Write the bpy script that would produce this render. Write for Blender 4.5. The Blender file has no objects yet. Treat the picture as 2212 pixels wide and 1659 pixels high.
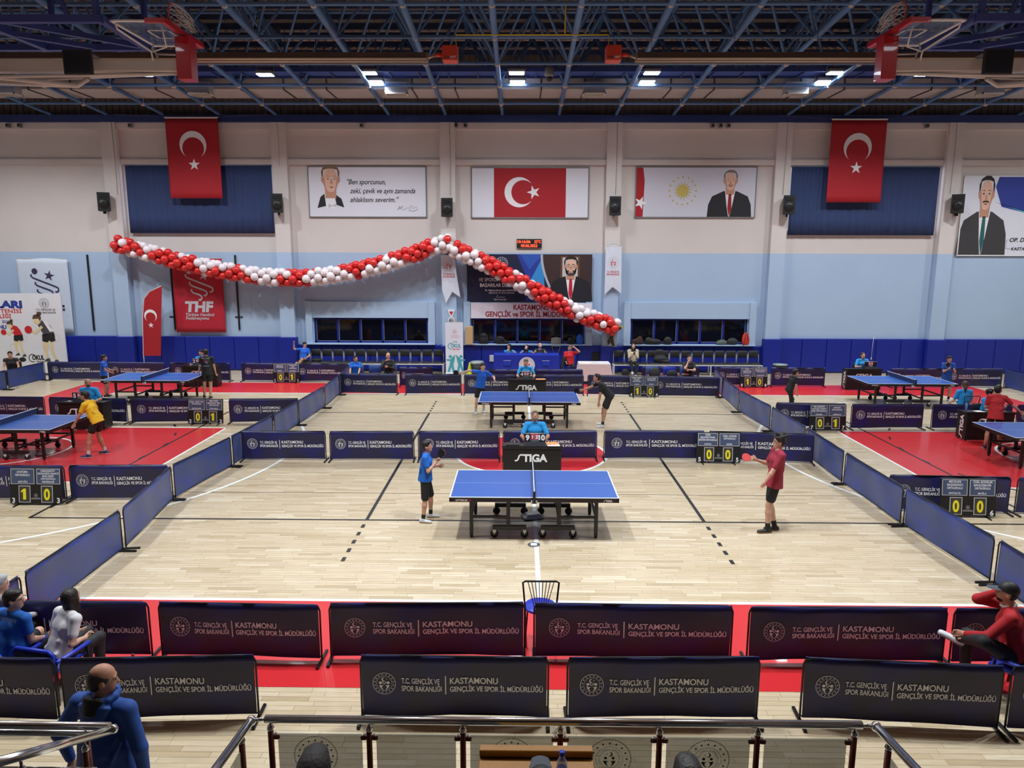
import bpy, bmesh, math, random
import numpy as np
from mathutils import Matrix, Vector

scene = bpy.context.scene
COL = scene.collection
R = math.radians
random.seed(7)

# ------------------------------------------------------------------ camera
cam_d = bpy.data.cameras.new('camera')
cam_d.sensor_width = 36.0
cam_d.lens = 1574.80 / 2212 * 36.0
cam_d.clip_end = 200
cam = bpy.data.objects.new('camera', cam_d)
COL.objects.link(cam)
def cam_axes(pitch, yaw, roll):
    cy, sy, cp, sp = math.cos(yaw), math.sin(yaw), math.cos(pitch), math.sin(pitch)
    f = Vector((sy*cp, cy*cp, -sp)); r = Vector((cy, -sy, 0)); u = r.cross(f)
    c, s = math.cos(roll), math.sin(roll)
    return c*r + s*u, -s*r + c*u, f
_r, _u, _f = cam_axes(0.173261, -0.011664, 0.002627)
cam.matrix_world = Matrix(((_r.x, _u.x, -_f.x, -0.270), (_r.y, _u.y, -_f.y, -16.721), (_r.z, _u.z, -_f.z, 4.595), (0, 0, 0, 1)))
scene.camera = cam

# ------------------------------------------------------------------ world, lamps, exposure
world = bpy.data.worlds.new('hall_air'); scene.world = world
world.use_nodes = True
world.node_tree.nodes['Background'].inputs[0].default_value = (0.75, 0.82, 1.0, 1)
world.node_tree.nodes['Background'].inputs[1].default_value = 0.02
vs = scene.view_settings
vs.view_transform = 'Standard'; vs.look = 'None'; vs.gamma = 1; vs.use_curve_mapping = False
vs.exposure = 0.48
scene.cycles.max_bounces = 7; scene.cycles.diffuse_bounces = 4; scene.cycles.glossy_bounces = 3; scene.cycles.transmission_bounces = 4; scene.cycles.transparent_max_bounces = 8
LAMP_POWER = {'far': 165.0, 'pair': 120.0, 'near': 190.0}   # watts of one floodlight head
LAMP_COLOR = (0.92, 0.965, 1.0)

# ------------------------------------------------------------------ helpers
def lin(c):
    out = []
    for v in c[:3]:
        v = v/255.0
        out.append(v/12.92 if v <= 0.04045 else ((v+0.055)/1.055)**2.4)
    return tuple(out)

MATS = {}
def mat(name, rgb, rough=0.5, metal=0.0, var=0.06, scale=8.0, bump=0.0, bscale=60.0, coat=0.0, spec=0.5, emit=0.0, alpha=1.0, sheen=0.0, trans=0.0):
    if name in MATS: return MATS[name]
    m = bpy.data.materials.new(name); m.use_nodes = True
    nt = m.node_tree; b = nt.nodes['Principled BSDF']
    c = lin(rgb)
    tc = nt.nodes.new('ShaderNodeTexCoord')
    if var > 0:
        n = nt.nodes.new('ShaderNodeTexNoise'); n.inputs['Scale'].default_value = scale; n.inputs['Detail'].default_value = 3
        nt.links.new(tc.outputs['Object'], n.inputs['Vector'])
        mx = nt.nodes.new('ShaderNodeMix'); mx.data_type = 'RGBA'
        nt.links.new(n.outputs['Fac'], mx.inputs['Factor'])
        mx.inputs['A'].default_value = tuple(v*(1-var) for v in c)+(1,)
        mx.inputs['B'].default_value = tuple(min(1, v*(1+var)) for v in c)+(1,)
        nt.links.new(mx.outputs['Result'], b.inputs['Base Color'])
    else:
        b.inputs['Base Color'].default_value = c+(1,)
    b.inputs['Roughness'].default_value = rough
    b.inputs['Metallic'].default_value = metal
    b.inputs['Coat Weight'].default_value = coat
    b.inputs['Specular IOR Level'].default_value = spec
    b.inputs['Alpha'].default_value = alpha
    b.inputs['Sheen Weight'].default_value = sheen
    b.inputs['Transmission Weight'].default_value = trans
    if emit > 0:
        b.inputs['Emission Color'].default_value = c+(1,)
        b.inputs['Emission Strength'].default_value = emit
    if bump > 0:
        n2 = nt.nodes.new('ShaderNodeTexNoise'); n2.inputs['Scale'].default_value = bscale
        nt.links.new(tc.outputs['Object'], n2.inputs['Vector'])
        bp = nt.nodes.new('ShaderNodeBump'); bp.inputs['Strength'].default_value = bump; bp.inputs['Distance'].default_value = 0.01
        nt.links.new(n2.outputs['Fac'], bp.inputs['Height']); nt.links.new(bp.outputs['Normal'], b.inputs['Normal'])
    MATS[name] = m
    return m

def frame_of(d):
    d = Vector(d).normalized()
    a = Vector((0, 0, 1)) if abs(d.z) < 0.95 else Vector((1, 0, 0))
    u = d.cross(a).normalized(); v = d.cross(u).normalized()
    return u, v, d

class MB:
    """collects simple shapes; build() links them as one mesh object"""
    def __init__(s): s.v = []; s.f = []; s.m = []; s.sm = []
    def add(s, vs_, fs, mi=0, smooth=False):
        o = len(s.v); s.v += [tuple(p) for p in vs_]
        for f in fs: s.f.append([i+o for i in f]); s.m.append(mi); s.sm.append(smooth)
        return s
    def box(s, lo, hi, mi=0):
        x0, y0, z0 = lo; x1, y1, z1 = hi
        v = [(x0,y0,z0),(x1,y0,z0),(x1,y1,z0),(x0,y1,z0),(x0,y0,z1),(x1,y0,z1),(x1,y1,z1),(x0,y1,z1)]
        return s.add(v, [(0,3,2,1),(4,5,6,7),(0,1,5,4),(1,2,6,5),(2,3,7,6),(3,0,4,7)], mi)
    def cbox(s, c, sz, mi=0, rot=None):
        h = [a/2 for a in sz]
        t = MB().box((-h[0],-h[1],-h[2]), tuple(h))
        v = [Vector(p) for p in t.v]
        if rot is not None: v = [rot @ p for p in v]
        return s.add([p+Vector(c) for p in v], t.f, mi)
    def rbox(s, lo, hi, b=0.01, mi=0, smooth=False):
        b = min(b, *(0.49*(hi[i]-lo[i]) for i in range(3)))
        v = []; idx = {}
        for cx in (0,1):
            for cy in (0,1):
                for cz in (0,1):
                    base = [hi[0] if cx else lo[0], hi[1] if cy else lo[1], hi[2] if cz else lo[2]]
                    sg = [-1 if cx else 1, -1 if cy else 1, -1 if cz else 1]
                    for a in range(3):
                        p = [base[i]+(0 if i == a else sg[i]*b) for i in range(3)]
                        idx[(cx,cy,cz,a)] = len(v); v.append(p)
        F = []
        for a in range(3):
            o = [i for i in range(3) if i != a]
            for sd in (0,1):
                q = []
                for (p, r) in ((0,0),(1,0),(1,1),(0,1)):
                    c = [0,0,0]; c[a] = sd; c[o[0]] = p; c[o[1]] = r
                    q.append(idx[(*c, a)])
                F.append(q)
            for (p, r) in ((0,0),(1,0),(1,1),(0,1)):     # edges parallel to axis a
                c0 = [0,0,0]; c0[o[0]] = p; c0[o[1]] = r; c1 = list(c0); c1[a] = 1
                F.append([idx[(*c0,o[0])], idx[(*c1,o[0])], idx[(*c1,o[1])], idx[(*c0,o[1])]])
        for cx in (0,1):
            for cy in (0,1):
                for cz in (0,1): F.append([idx[(cx,cy,cz,a)] for a in range(3)])
        ctr = Vector([(lo[i]+hi[i])/2 for i in range(3)])
        out = []
        for f in F:
            ps = [Vector(v[i]) for i in f]
            nrm = (ps[1]-ps[0]).cross(ps[2]-ps[0])
            mid = sum(ps, Vector())/len(ps)
            out.append(f if nrm.dot(mid-ctr) > 0 else f[::-1])
        return s.add(v, out, mi, smooth)
    def tube(s, a, b, r0, r1=None, n=8, mi=0, caps=True, smooth=True):
        r1 = r0 if r1 is None else r1
        a, b = Vector(a), Vector(b); u, w, d = frame_of(b-a)
        v = []
        for p, r in ((a, r0), (b, r1)):
            for i in range(n):
                t = 2*math.pi*i/n; v.append(p+u*(r*math.cos(t))+w*(r*math.sin(t)))
        o = len(s.v)
        s.add(v, [(i, (i+1) % n, n+(i+1) % n, n+i) for i in range(n)], mi, smooth)
        if caps:
            s.f.append([o+i for i in range(n)][::-1]); s.m.append(mi); s.sm.append(False)
            s.f.append([o+n+i for i in range(n)]); s.m.append(mi); s.sm.append(False)
        return s
    def path(s, pts, r, n=8, mi=0, closed=False):
        pts = [Vector(p) for p in pts]; N = len(pts); rings = []
        for i, p in enumerate(pts):
            if closed: d = pts[(i+1) % N]-pts[i-1]
            else: d = pts[min(i+1, N-1)]-pts[max(i-1, 0)]
            rings.append((p, d.normalized()))
        u = frame_of(rings[0][1])[0]; v = []
        for p, d in rings:
            u = (u-d*u.dot(d)).normalized(); w = d.cross(u)
            for k in range(n):
                t = 2*math.pi*k/n; v.append(p+u*(r*math.cos(t))+w*(r*math.sin(t)))
        F = []
        for i in range(N if closed else N-1):
            j = (i+1) % N
            for k in range(n): F.append((i*n+k, i*n+(k+1) % n, j*n+(k+1) % n, j*n+k))
        if not closed: F.append(list(range(n))[::-1]); F.append([(N-1)*n+k for k in range(n)])
        return s.add(v, F, mi, True)
    def lathe(s, prof, n=16, c=(0,0,0), mi=0, axis='z', smooth=True):
        v = []
        for r, z in prof:
            for i in range(n):
                t = 2*math.pi*i/n
                p = (r*math.cos(t), r*math.sin(t), z)
                if axis == 'y': p = (p[0], p[2], -p[1])
                if axis == 'x': p = (p[2], p[0], p[1])
                v.append((p[0]+c[0], p[1]+c[1], p[2]+c[2]))
        F = []
        for j in range(len(prof)-1):
            for i in range(n): F.append((j*n+i, j*n+(i+1) % n, (j+1)*n+(i+1) % n, (j+1)*n+i))
        if prof[0][0] > 1e-6: F.append(list(range(n))[::-1])
        if prof[-1][0] > 1e-6: F.append([(len(prof)-1)*n+i for i in range(n)])
        return s.add(v, F, mi, smooth)
    def prism(s, poly, y0, y1, mi=0):
        """poly in the XZ plane, counter-clockwise seen from -Y, extruded from y0 to y1"""
        n = len(poly)
        v = [(x, y0, z) for x, z in poly]+[(x, y1, z) for x, z in poly]
        F = [list(range(n)), [n+i for i in range(n)][::-1]]+[(i, n+i, n+(i+1) % n, (i+1) % n) for i in range(n)]
        return s.add(v, F, mi)
    def slab(s, poly, z0, z1, mi=0):
        n = len(poly)
        v = [(x, y, z0) for x, y in poly]+[(x, y, z1) for x, y in poly]
        F = [list(range(n))[::-1], [n+i for i in range(n)]]+[(i, (i+1) % n, n+(i+1) % n, n+i) for i in range(n)]
        return s.add(v, F, mi)
    def mesh(s, name, mats):
        me = bpy.data.meshes.new(name)
        me.from_pydata(s.v, [], s.f)
        for m in (mats if isinstance(mats, (list, tuple)) else [mats]): me.materials.append(m)
        me.polygons.foreach_set('material_index', s.m); me.polygons.foreach_set('use_smooth', s.sm)
        me.update()
        return me
    def build(s, name, mats, parent=None, loc=(0,0,0), rot=(0,0,0)):
        return link(name, s.mesh(name, mats), parent, loc, rot)

def link(name, data, parent=None, loc=(0,0,0), rot=(0,0,0), scale=None):
    o = bpy.data.objects.new(name, data); COL.objects.link(o)
    o.location = loc; o.rotation_euler = rot
    if scale is not None: o.scale = scale
    if parent is not None: o.parent = parent
    return o
def tag(o, label=None, cat=None, group=None, kind=None):
    if label: o['label'] = label
    if cat: o['category'] = cat
    if group: o['group'] = group
    if kind: o['kind'] = kind
    return o
def thing(name, label, cat, loc=(0,0,0), rz=0.0, group=None):
    return tag(link(name, None, None, loc, (0,0,rz)), label, cat, group)
KIDS = {}
def kids(o): return [c for c in bpy.data.objects if c.parent == o]
def copy_tree(o, loc, rz, label=None, group=None):
    r = o.copy(); COL.objects.link(r); r.location = loc; r.rotation_euler = (0,0,rz)
    if label: r['label'] = label
    if group: r['group'] = group
    for ch in kids(o):
        c = ch.copy(); COL.objects.link(c); c.parent = r
        for g in kids(ch):
            d = g.copy(); COL.objects.link(d); d.parent = c
    return r

# ---- flat print: polygons in the XZ plane (facing -Y), in layers a millimetre or two apart
_TX = {}
def text_geo(s_, bold=0.0, shear=0.0):
    key = (s_, bold, shear)
    if key in _TX: return _TX[key]
    cu = bpy.data.curves.new('lettering', 'FONT'); cu.body = s_; cu.size = 1.0
    cu.offset = bold; cu.shear = shear; cu.resolution_u = 4; cu.dimensions = '2D'; cu.fill_mode = 'FRONT'
    ob = bpy.data.objects.new('lettering', cu)
    me = bpy.data.meshes.new_from_object(ob)
    v = np.zeros(len(me.vertices)*3); me.vertices.foreach_get('co', v); v = v.reshape(-1, 3)[:, :2].copy()
    f = [list(p.vertices) for p in me.polygons]
    bpy.data.objects.remove(ob); bpy.data.curves.remove(cu); bpy.data.meshes.remove(me)
    if len(v) == 0: v = np.zeros((1, 2)); f = []
    _TX[key] = (v, f)
    return _TX[key]
def circ(cx, cz, r, n=24, a0=0, a1=2*math.pi, rz=None):
    full = abs(a1-a0-2*math.pi) < 1e-6
    k = n if full else n+1
    rz = r if rz is None else rz
    return [(cx+r*math.cos(a0+(a1-a0)*i/n), cz+rz*math.sin(a0+(a1-a0)*i/n)) for i in range(k)]
def star(cx, cz, r, rot=math.pi/2, inner=0.382, n=5):
    return [(cx+(r if i % 2 == 0 else r*inner)*math.cos(rot+math.pi*i/n), cz+(r if i % 2 == 0 else r*inner)*math.sin(rot+math.pi*i/n)) for i in range(2*n)]
def crescent(cx, cz, ro, ri, off, rot=0.0, n=28):
    """crescent opening towards angle rot"""
    d = off; x = (d*d+ro*ro-ri*ri)/(2*d); h = math.sqrt(max(0, ro*ro-x*x)); a = math.atan2(h, x); b = math.atan2(h, x-d)
    out = [(ro*math.cos(a+(2*math.pi-2*a)*i/n), ro*math.sin(a+(2*math.pi-2*a)*i/n)) for i in range(n+1)]
    inn = [(d+ri*math.cos(b+(2*math.pi-2*b)*i/n), ri*math.sin(b+(2*math.pi-2*b)*i/n)) for i in range(n+1)]
    p = out+inn[::-1]
    c, s = math.cos(rot), math.sin(rot)
    return [(cx+x*c-z*s, cz+x*s+z*c) for x, z in p]
class Print:
    def __init__(s): s.v = []; s.f = []; s.m = []; s.l = []; s.mats = []
    def mi(s, m):
        if m not in s.mats: s.mats.append(m)
        return s.mats.index(m)
    def raw(s, pts, faces, m, layer):
        o = len(s.v); s.v += [(x, z) for x, z in pts]; s.l += [layer]*len(pts); k = s.mi(m)
        for f in faces: s.f.append([i+o for i in f]); s.m.append(k)
    def poly(s, pts, m, layer=1):
        a = sum(pts[i][0]*pts[(i+1) % len(pts)][1]-pts[(i+1) % len(pts)][0]*pts[i][1] for i in range(len(pts)))
        if a < 0: pts = pts[::-1]
        s.raw(pts, [list(range(len(pts)))], m, layer)
    def rect(s, x0, z0, x1, z1, m, layer=1): s.poly([(x0,z0),(x1,z0),(x1,z1),(x0,z1)], m, layer)
    def ring(s, cx, cz, r0, r1, m, layer=1, n=40, a0=0, a1=2*math.pi):
        p = circ(cx, cz, r0, n, a0, a1); q = circ(cx, cz, r1, n, a0, a1); k = len(p)
        full = abs(a1-a0-2*math.pi) < 1e-6
        s.raw(p+q, [(i, k+i, k+(i+1) % k, (i+1) % k) for i in range(k if full else k-1)], m, layer)
    def stroke(s, pts, w, m, layer=1):
        L = []; Rr = []
        for i, (x, z) in enumerate(pts):
            a = pts[max(0, i-1)]; b = pts[min(len(pts)-1, i+1)]
            dx, dz = b[0]-a[0], b[1]-a[1]; l = math.hypot(dx, dz) or 1
            ww = w[i] if isinstance(w, (list, tuple)) else w
            L.append((x-dz/l*ww/2, z+dx/l*ww/2)); Rr.append((x+dz/l*ww/2, z-dx/l*ww/2))
        n = len(pts)
        s.raw(Rr+L, [(i, i+1, n+i+1, n+i) for i in range(n-1)], m, layer)
    def text(s, t, x, z, size, m, layer=1, align='l', bold=0.0, shear=0.0, width=None, rot=0.0):
        if t in ('1', '10') and bold > 0.03:
            h_ = 0.72*size; w1 = 0.2*size; x1 = x-(0.5*w1 if t == '1' else 0.42*size)
            s.poly([(x1, z), (x1+w1, z), (x1+w1, z+h_), (x1+0.3*w1, z+h_), (x1-0.6*w1, z+0.8*h_), (x1-0.6*w1, z+0.64*h_), (x1, z+0.74*h_)], m, layer)
            if t == '10': s.text('0', x+0.16*size, z, size, m, layer, 'c', bold)
            return
        v, f = text_geo(t, bold, shear)
        v = v.copy(); x0, x1 = v[:, 0].min(), v[:, 0].max(); w = x1-x0
        sx = size if width is None else width/max(w, 1e-6)
        X = (v[:, 0]-x0)*sx; Z = v[:, 1]*size; W = w*sx
        X = X-(0 if align == 'l' else W/2 if align == 'c' else W)
        if rot: X, Z = X*math.cos(rot)-Z*math.sin(rot), X*math.sin(rot)+Z*math.cos(rot)
        s.raw(list(zip(X+x, Z+z)), f, m, layer)
    def stiga(s, x, z, h, m, layer=1, w=None):
        """slanted maker's wordmark, h = cap height"""
        k = h; t = 0.21*k
        pts = [(x, z+t/2), (x+0.25*k, z+t/2), (x+0.42*k, z+0.25*k), (x+0.62*k, z+0.8*k), (x+0.78*k, z+k-t/2), (x+1.05*k, z+k-t/2)]
        s.stroke(pts, t, m, layer)
        s.text('TIGA', x+1.05*k, z, h*1.37, m, layer, 'l', bold=0.045, width=3.3*k)
    def emblem(s, cx, cz, r, m, layer=1, m2=None, rope=False):
        m2 = m2 or m
        s.ring(cx, cz, r*0.955, r, m, layer, 48); s.ring(cx, cz, r*0.665, r*0.69, m, layer, 40)
        for i in range(16):
            a = 2*math.pi*i/16+math.pi/16; s.poly(star(cx+0.82*r*math.cos(a), cz+0.82*r*math.sin(a), 0.085*r, a), m, layer)
        s.poly(crescent(cx-0.03*r, cz+0.37*r, 0.2*r, 0.16*r, 0.075*r, 0.25, 16), m2, layer); s.poly(star(cx+0.19*r, cz+0.41*r, 0.075*r), m2, layer)
        for q in (-1, 1):
            s.poly(circ(cx+q*0.33*r, cz+0.06*r, 0.135*r, 14), m2, layer)
            s.poly([(cx+q*a*r, cz+b*r) for a, b in ((0.05,-0.12),(0.2,-0.18),(0.44,-0.13),(0.42,-0.28),(0.3,-0.45),(0.15,-0.6),(0.05,-0.66),(0.2,-0.42),(0.2,-0.28))], m2, layer)
        s.stroke([(cx-0.14*r,cz+0.16*r),(cx-0.1*r,cz+0.02*r),(cx,cz-0.04*r),(cx+0.1*r,cz+0.02*r),(cx+0.14*r,cz+0.16*r)], 0.07*r, m2, layer)
    def build(s, name, parent=None, loc=(0,0,0), rot=(0,0,0), dy=None, step=0.0015, flip=False, base=0.0):
        V = []
        for (x, z), l in zip(s.v, s.l):
            y = -base-l*step
            if dy is not None: y += dy(x, z)
            V.append((x, y, z))
        me = bpy.data.meshes.new(name); me.from_pydata(V, [], s.f)
        for m in s.mats: me.materials.append(m)
        me.polygons.foreach_set('material_index', s.m); me.update()
        return link(name, me, parent, loc, rot)

# ------------------------------------------------------------------ materials
M_STEEL = mat('roof_steel_blue', (74, 112, 160), 0.4, 0.0, 0.1, 3)
M_STEELD = mat('purlin_dark_blue', (46, 64, 106), 0.5)
M_NODE = mat('node_grey', (176, 164, 152), 0.5)
M_BLACK = mat('black_paint', (20, 20, 22), 0.45)
M_BLKPL = mat('black_plastic', (24, 25, 28), 0.55)
M_WHITE = mat('white_paint', (232, 232, 232), 0.5)
M_PRW = mat('print_white', (235, 235, 240), 0.6, var=0.02)
M_PRK = mat('print_black', (18, 18, 22), 0.6, var=0.02)
M_PRR = mat('print_red', (196, 26, 40), 0.6, var=0.03)
M_RED = mat('flag_red', (168, 22, 36), 0.7, var=0.05, scale=3)
M_YEL = mat('digit_yellow', (240, 228, 40), 0.5, var=0.02)
M_CHROME = mat('chrome', (205, 208, 212), 0.18, 1.0, 0.03)
M_GREYP = mat('grey_paint', (120, 122, 126), 0.5)
# ================================================================== FLOOR
def wood_nodes(name, brick):
    m = bpy.data.materials.new(name); m.use_nodes = True
    nt = m.node_tree; b = nt.nodes['Principled BSDF']; L = nt.links.new
    tc = nt.nodes.new('ShaderNodeTexCoord'); geo = nt.nodes.new('ShaderNodeNewGeometry')
    ramp = nt.nodes.new('ShaderNodeValToRGB'); e = ramp.color_ramp.elements
    e[0].position = 0; e[0].color = lin((182, 164, 132))+(1,); e[1].position = 1; e[1].color = lin((216, 204, 178))+(1,)
    for pos, c in ((0.15, (197, 180, 148)), (0.6, (206, 191, 162)), (0.8, (200, 182, 154))):
        q = e.new(pos); q.color = lin(c)+(1,)
    if brick:
        br = nt.nodes.new('ShaderNodeTexBrick'); L(geo.outputs['Position'], br.inputs['Vector'])
        br.inputs['Color1'].default_value = (0, 0, 0, 1); br.inputs['Color2'].default_value = (1, 1, 1, 1); br.inputs['Mortar'].default_value = (0.0, 0.0, 0.0, 1)
        br.inputs['Scale'].default_value = 1.0; br.inputs['Mortar Size'].default_value = 0.0012; br.inputs['Brick Width'].default_value = 0.62; br.inputs['Row Height'].default_value = 0.08
        br.offset = 0.37; br.inputs['Bias'].default_value = 0.0
        L(br.outputs['Color'], ramp.inputs['Fac'])
    else:
        oi = nt.nodes.new('ShaderNodeObjectInfo'); ad = nt.nodes.new('ShaderNodeMath'); ad.operation = 'ADD'
        fr = nt.nodes.new('ShaderNodeMath'); fr.operation = 'FRACT'
        L(oi.outputs['Random'], ad.inputs[0]); L(geo.outputs['Random Per Island'], ad.inputs[1]); L(ad.outputs[0], fr.inputs[0]); L(fr.outputs[0], ramp.inputs['Fac'])
    mp = nt.nodes.new('ShaderNodeMapping'); mp.inputs['Scale'].default_value = (2.0, 26.0, 1.0); L(geo.outputs['Position'], mp.inputs['Vector'])
    gr = nt.nodes.new('ShaderNodeTexNoise'); gr.inputs['Scale'].default_value = 1.6; gr.inputs['Detail'].default_value = 5; L(mp.outputs['Vector'], gr.inputs['Vector'])
    gm = nt.nodes.new('ShaderNodeMapRange'); gm.inputs['From Min'].default_value = 0.3; gm.inputs['From Max'].default_value = 0.7; gm.inputs['To Min'].default_value = 0.86; gm.inputs['To Max'].default_value = 1.07
    L(gr.outputs['Fac'], gm.inputs['Value'])
    mx = nt.nodes.new('ShaderNodeMix'); mx.data_type = 'RGBA'; mx.blend_type = 'MULTIPLY'; mx.inputs['Factor'].default_value = 1.0
    L(ramp.outputs['Color'], mx.inputs['A']); L(gm.outputs['Result'], mx.inputs['B']); L(mx.outputs['Result'], b.inputs['Base Color'])
    b.inputs['Roughness'].default_value = 0.32; b.inputs['Coat Weight'].default_value = 0.25; b.inputs['Coat Roughness'].default_value = 0.12
    return m
M_WOODFAR = wood_nodes('parquet_far', True)
M_WOOD = wood_nodes('parquet_plank', False)
M_JOINT = mat('parquet_joint', (104, 88, 66), 0.7)
M_PRED = mat('court_red', (200, 42, 48), 0.34, var=0.06, scale=1.5, coat=0.12, spec=0.35)
M_PWHITE = mat('court_line_white', (236, 240, 240), 0.35, var=0.02)
M_PBLACK = mat('court_line_black', (24, 25, 32), 0.35)

PX0, PX1, PY0, PY1 = -9.6, 9.6, -12.6, -2.98         # where planks are built one by one
fl = MB().box((-23, -20, -0.2), (23, 12.7, -0.006), 1)
for lo, hi in (((-23, -20), (23, PY0)), ((-23, PY1), (23, 12.7)), ((-23, PY0), (PX0, PY1)), ((PX1, PY0), (23, PY1))):
    fl.add([(lo[0], lo[1], 0), (hi[0], lo[1], 0), (hi[0], hi[1], 0), (lo[0], hi[1], 0)], [(0, 1, 2, 3)], 0)
floor = tag(fl.build('floor', [M_WOODFAR, M_JOINT]), kind='structure')
rp = random.Random(3)
planks = []
rows = int((PY1-PY0)/0.08)
for i in range(rows):
    y = PY0+i*0.08; x = PX0-rp.uniform(0, 0.6)
    while x < PX1:
        w = rp.choice((0.42, 0.5, 0.58, 0.66, 0.8))*rp.uniform(0.95, 1.05)
        a, bx_ = max(x, PX0), min(x+w, PX1)
        if bx_-a > 0.03: planks.append((y, a, bx_))
        x += w
seen = [q for q in planks if -10.75 < q[0] < -9.0 and abs(q[1]+0.27) < 5.4 and not (-9.55 > q[0] > 0)]
seen.sort(key=lambda q: (round(q[0], 3), abs(q[1])))
single = set(seen[:300])
pm = {}
st = MB(); rp2 = random.Random(5)
for q in planks:
    y, a, c = q; dz = -rp2.uniform(0, 0.0008); g = 0.0012
    if q in single:
        key = round((c-a)/0.02)
        w = c-a
        t = MB().rbox((-w/2+g, -0.04+g, -0.006), (w/2-g, 0.04-g, 0), 0.0012)
        link('plank', t.mesh('plank', M_WOOD), floor, ((a+c)/2, y+0.04, dz))
    else:
        st.add([(a+g, y+g, dz), (c-g, y+g, dz), (c-g, y+0.08-g, dz), (a+g, y+0.08-g, dz)], [(0, 1, 2, 3)])
tag(st.build('parquet_planks', M_WOOD, floor), kind='stuff')

PZ = 0.0022
def paint(name, m, poly, z=PZ): 
    t = MB(); n = len(poly); t.add([(x, y, z) for x, y in poly], [list(range(n))]); return t.build(name, m, floor)
def rectp(name, m, x0, y0, x1, y1, z=PZ): return paint(name, m, [(x0, y0), (x1, y0), (x1, y1), (x0, y1)], z)
def arcp(name, m, cx, cy, r0, r1, a0, a1, n=48, z=PZ):
    t = MB(); v = []
    for i in range(n+1):
        a = a0+(a1-a0)*i/n; v += [(cx+r0*math.cos(a), cy+r0*math.sin(a), z), (cx+r1*math.cos(a), cy+r1*math.sin(a), z)]
    t.add(v, [(2*i, 2*i+1, 2*i+3, 2*i+2) for i in range(n)]); return t.build(name, m, floor)
# red run-off around the basketball court, red keys and centre circle
for s in (-1, 1):
    rectp('painted_border', M_PRED, -16.0, min(s*7.55, s*9.55), 16.0, max(s*7.55, s*9.55))
    rectp('painted_border', M_PRED, min(s*14.05, s*16), -7.55, max(s*14.05, s*16), 7.55)
    rectp('painted_key', M_PRED, min(s*8.25, s*14), -2.40, max(s*8.25, s*14), 2.40)
    rectp('court_line', M_PWHITE, -14.05, s*7.525-0.025-0.01, 14.05, s*7.525+0.025+0.01, PZ+0.001)
    rectp('court_line', M_PWHITE, s*14.025-0.03, -7.5, s*14.025+0.03, 7.5, PZ+0.001)
    rectp('court_line', M_PWHITE, s*8.225-0.03, -2.45, s*8.225+0.03, 2.45, PZ+0.001)
    for q in (-1, 1): rectp('court_line', M_PWHITE, min(s*8.2, s*14), q*2.425-0.03, max(s*8.2, s*14), q*2.425+0.03, PZ+0.001)
    arcp('court_line', M_PWHITE, s*8.2, 0, 1.75, 1.80, math.pi/2 if s > 0 else -math.pi/2, 3*math.pi/2 if s > 0 else math.pi/2)
    arcp('court_line', M_PWHITE, s*12.425, 0, 1.25, 1.31, math.pi/2 if s > 0 else -math.pi/2, 3*math.pi/2 if s > 0 else math.pi/2, z=PZ+0.001)
    a = math.asin(6.6/6.75)
    arcp('court_line', M_PWHITE, s*12.425, 0, 6.70, 6.77, (math.pi-a) if s > 0 else -a, (math.pi+a) if s > 0 else a, 80)
    for q in (-1, 1): rectp('court_line', M_PWHITE, min(s*11.0, s*14), q*6.6-0.03, max(s*11.0, s*14), q*6.6+0.03)
    # volleyball lines
    rectp('court_line', M_PBLACK, -9, s*4.475-0.025, 9, s*4.475+0.025, PZ+0.002)
    rectp('court_line', M_PBLACK, s*8.975-0.025, -4.5, s*8.975+0.025, 4.5, PZ+0.002)
    rectp('court_line', M_PBLACK, s*2.975-0.03, -4.45, s*2.975+0.03, 4.45, PZ+0.002)
    for q in (-1, 1):
        for i in range(5):
            y0 = q*(4.5+0.2+i*0.35); y1 = y0+q*0.15
            rectp('court_line', M_PBLACK, s*2.975-0.03, min(y0, y1), s*2.975+0.03, max(y0, y1), PZ+0.002)
    for i in range(14):
        a0 = math.pi/2+0.22*i+0.1
        if s < 0: a0 = math.pi-a0
        arcp('court_line', M_PBLACK, s*14.0, 0, 5.0, 5.05, a0, a0+(0.06 if s > 0 else -0.06), 3, PZ+0.003)
arcp('painted_circle', M_PRED, 0, 0, 0.0, 1.75, 0, 2*math.pi, 64)
arcp('court_line', M_PWHITE, 0, 0, 1.73, 1.80, 0, 2*math.pi, 64, PZ+0.001)
rectp('court_line', M_PWHITE, -0.035, -7.5, 0.035, 7.5, PZ+0.0015)

# ================================================================== BACK WALL
M_CREAM = mat('wall_cream', (212, 205, 202), 0.75, var=0.05, scale=0.8, bump=0.12, bscale=25)
M_LBLUE = mat('wall_light_blue', (170, 194, 222), 0.7, var=0.05, scale=0.7, bump=0.12, bscale=25)
M_PAD = mat('pad_blue', (12, 34, 142), 0.5, var=0.06, scale=2)
M_TRIMB = mat('beam_blue', (34, 52, 112), 0.5)
M_CLAD = mat('cladding_grey', (116, 110, 108), 0.6, 0.0, 0.08, 2)
ZS = 4.73
wb = MB()
def wbox(x0, x1, y0, y1, z0, z1):
    if z0 < ZS < z1: wb.box((x0, y0, z0), (x1, y1, ZS), 1); wb.box((x0, y0, ZS), (x1, y1, z1), 0)
    else: wb.box((x0, y0, z0), (x1, y1, z1), 1 if z1 <= ZS else 0)
PIL = [-16.1, -9.56, -3.1, 3.28, 9.71, 16.18]
edges = [-23]+PIL+[23]
WIN = {2: (-8.58, -4.0), 3: (-2.25, 2.29), 4: (4.14, 8.79)}
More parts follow.
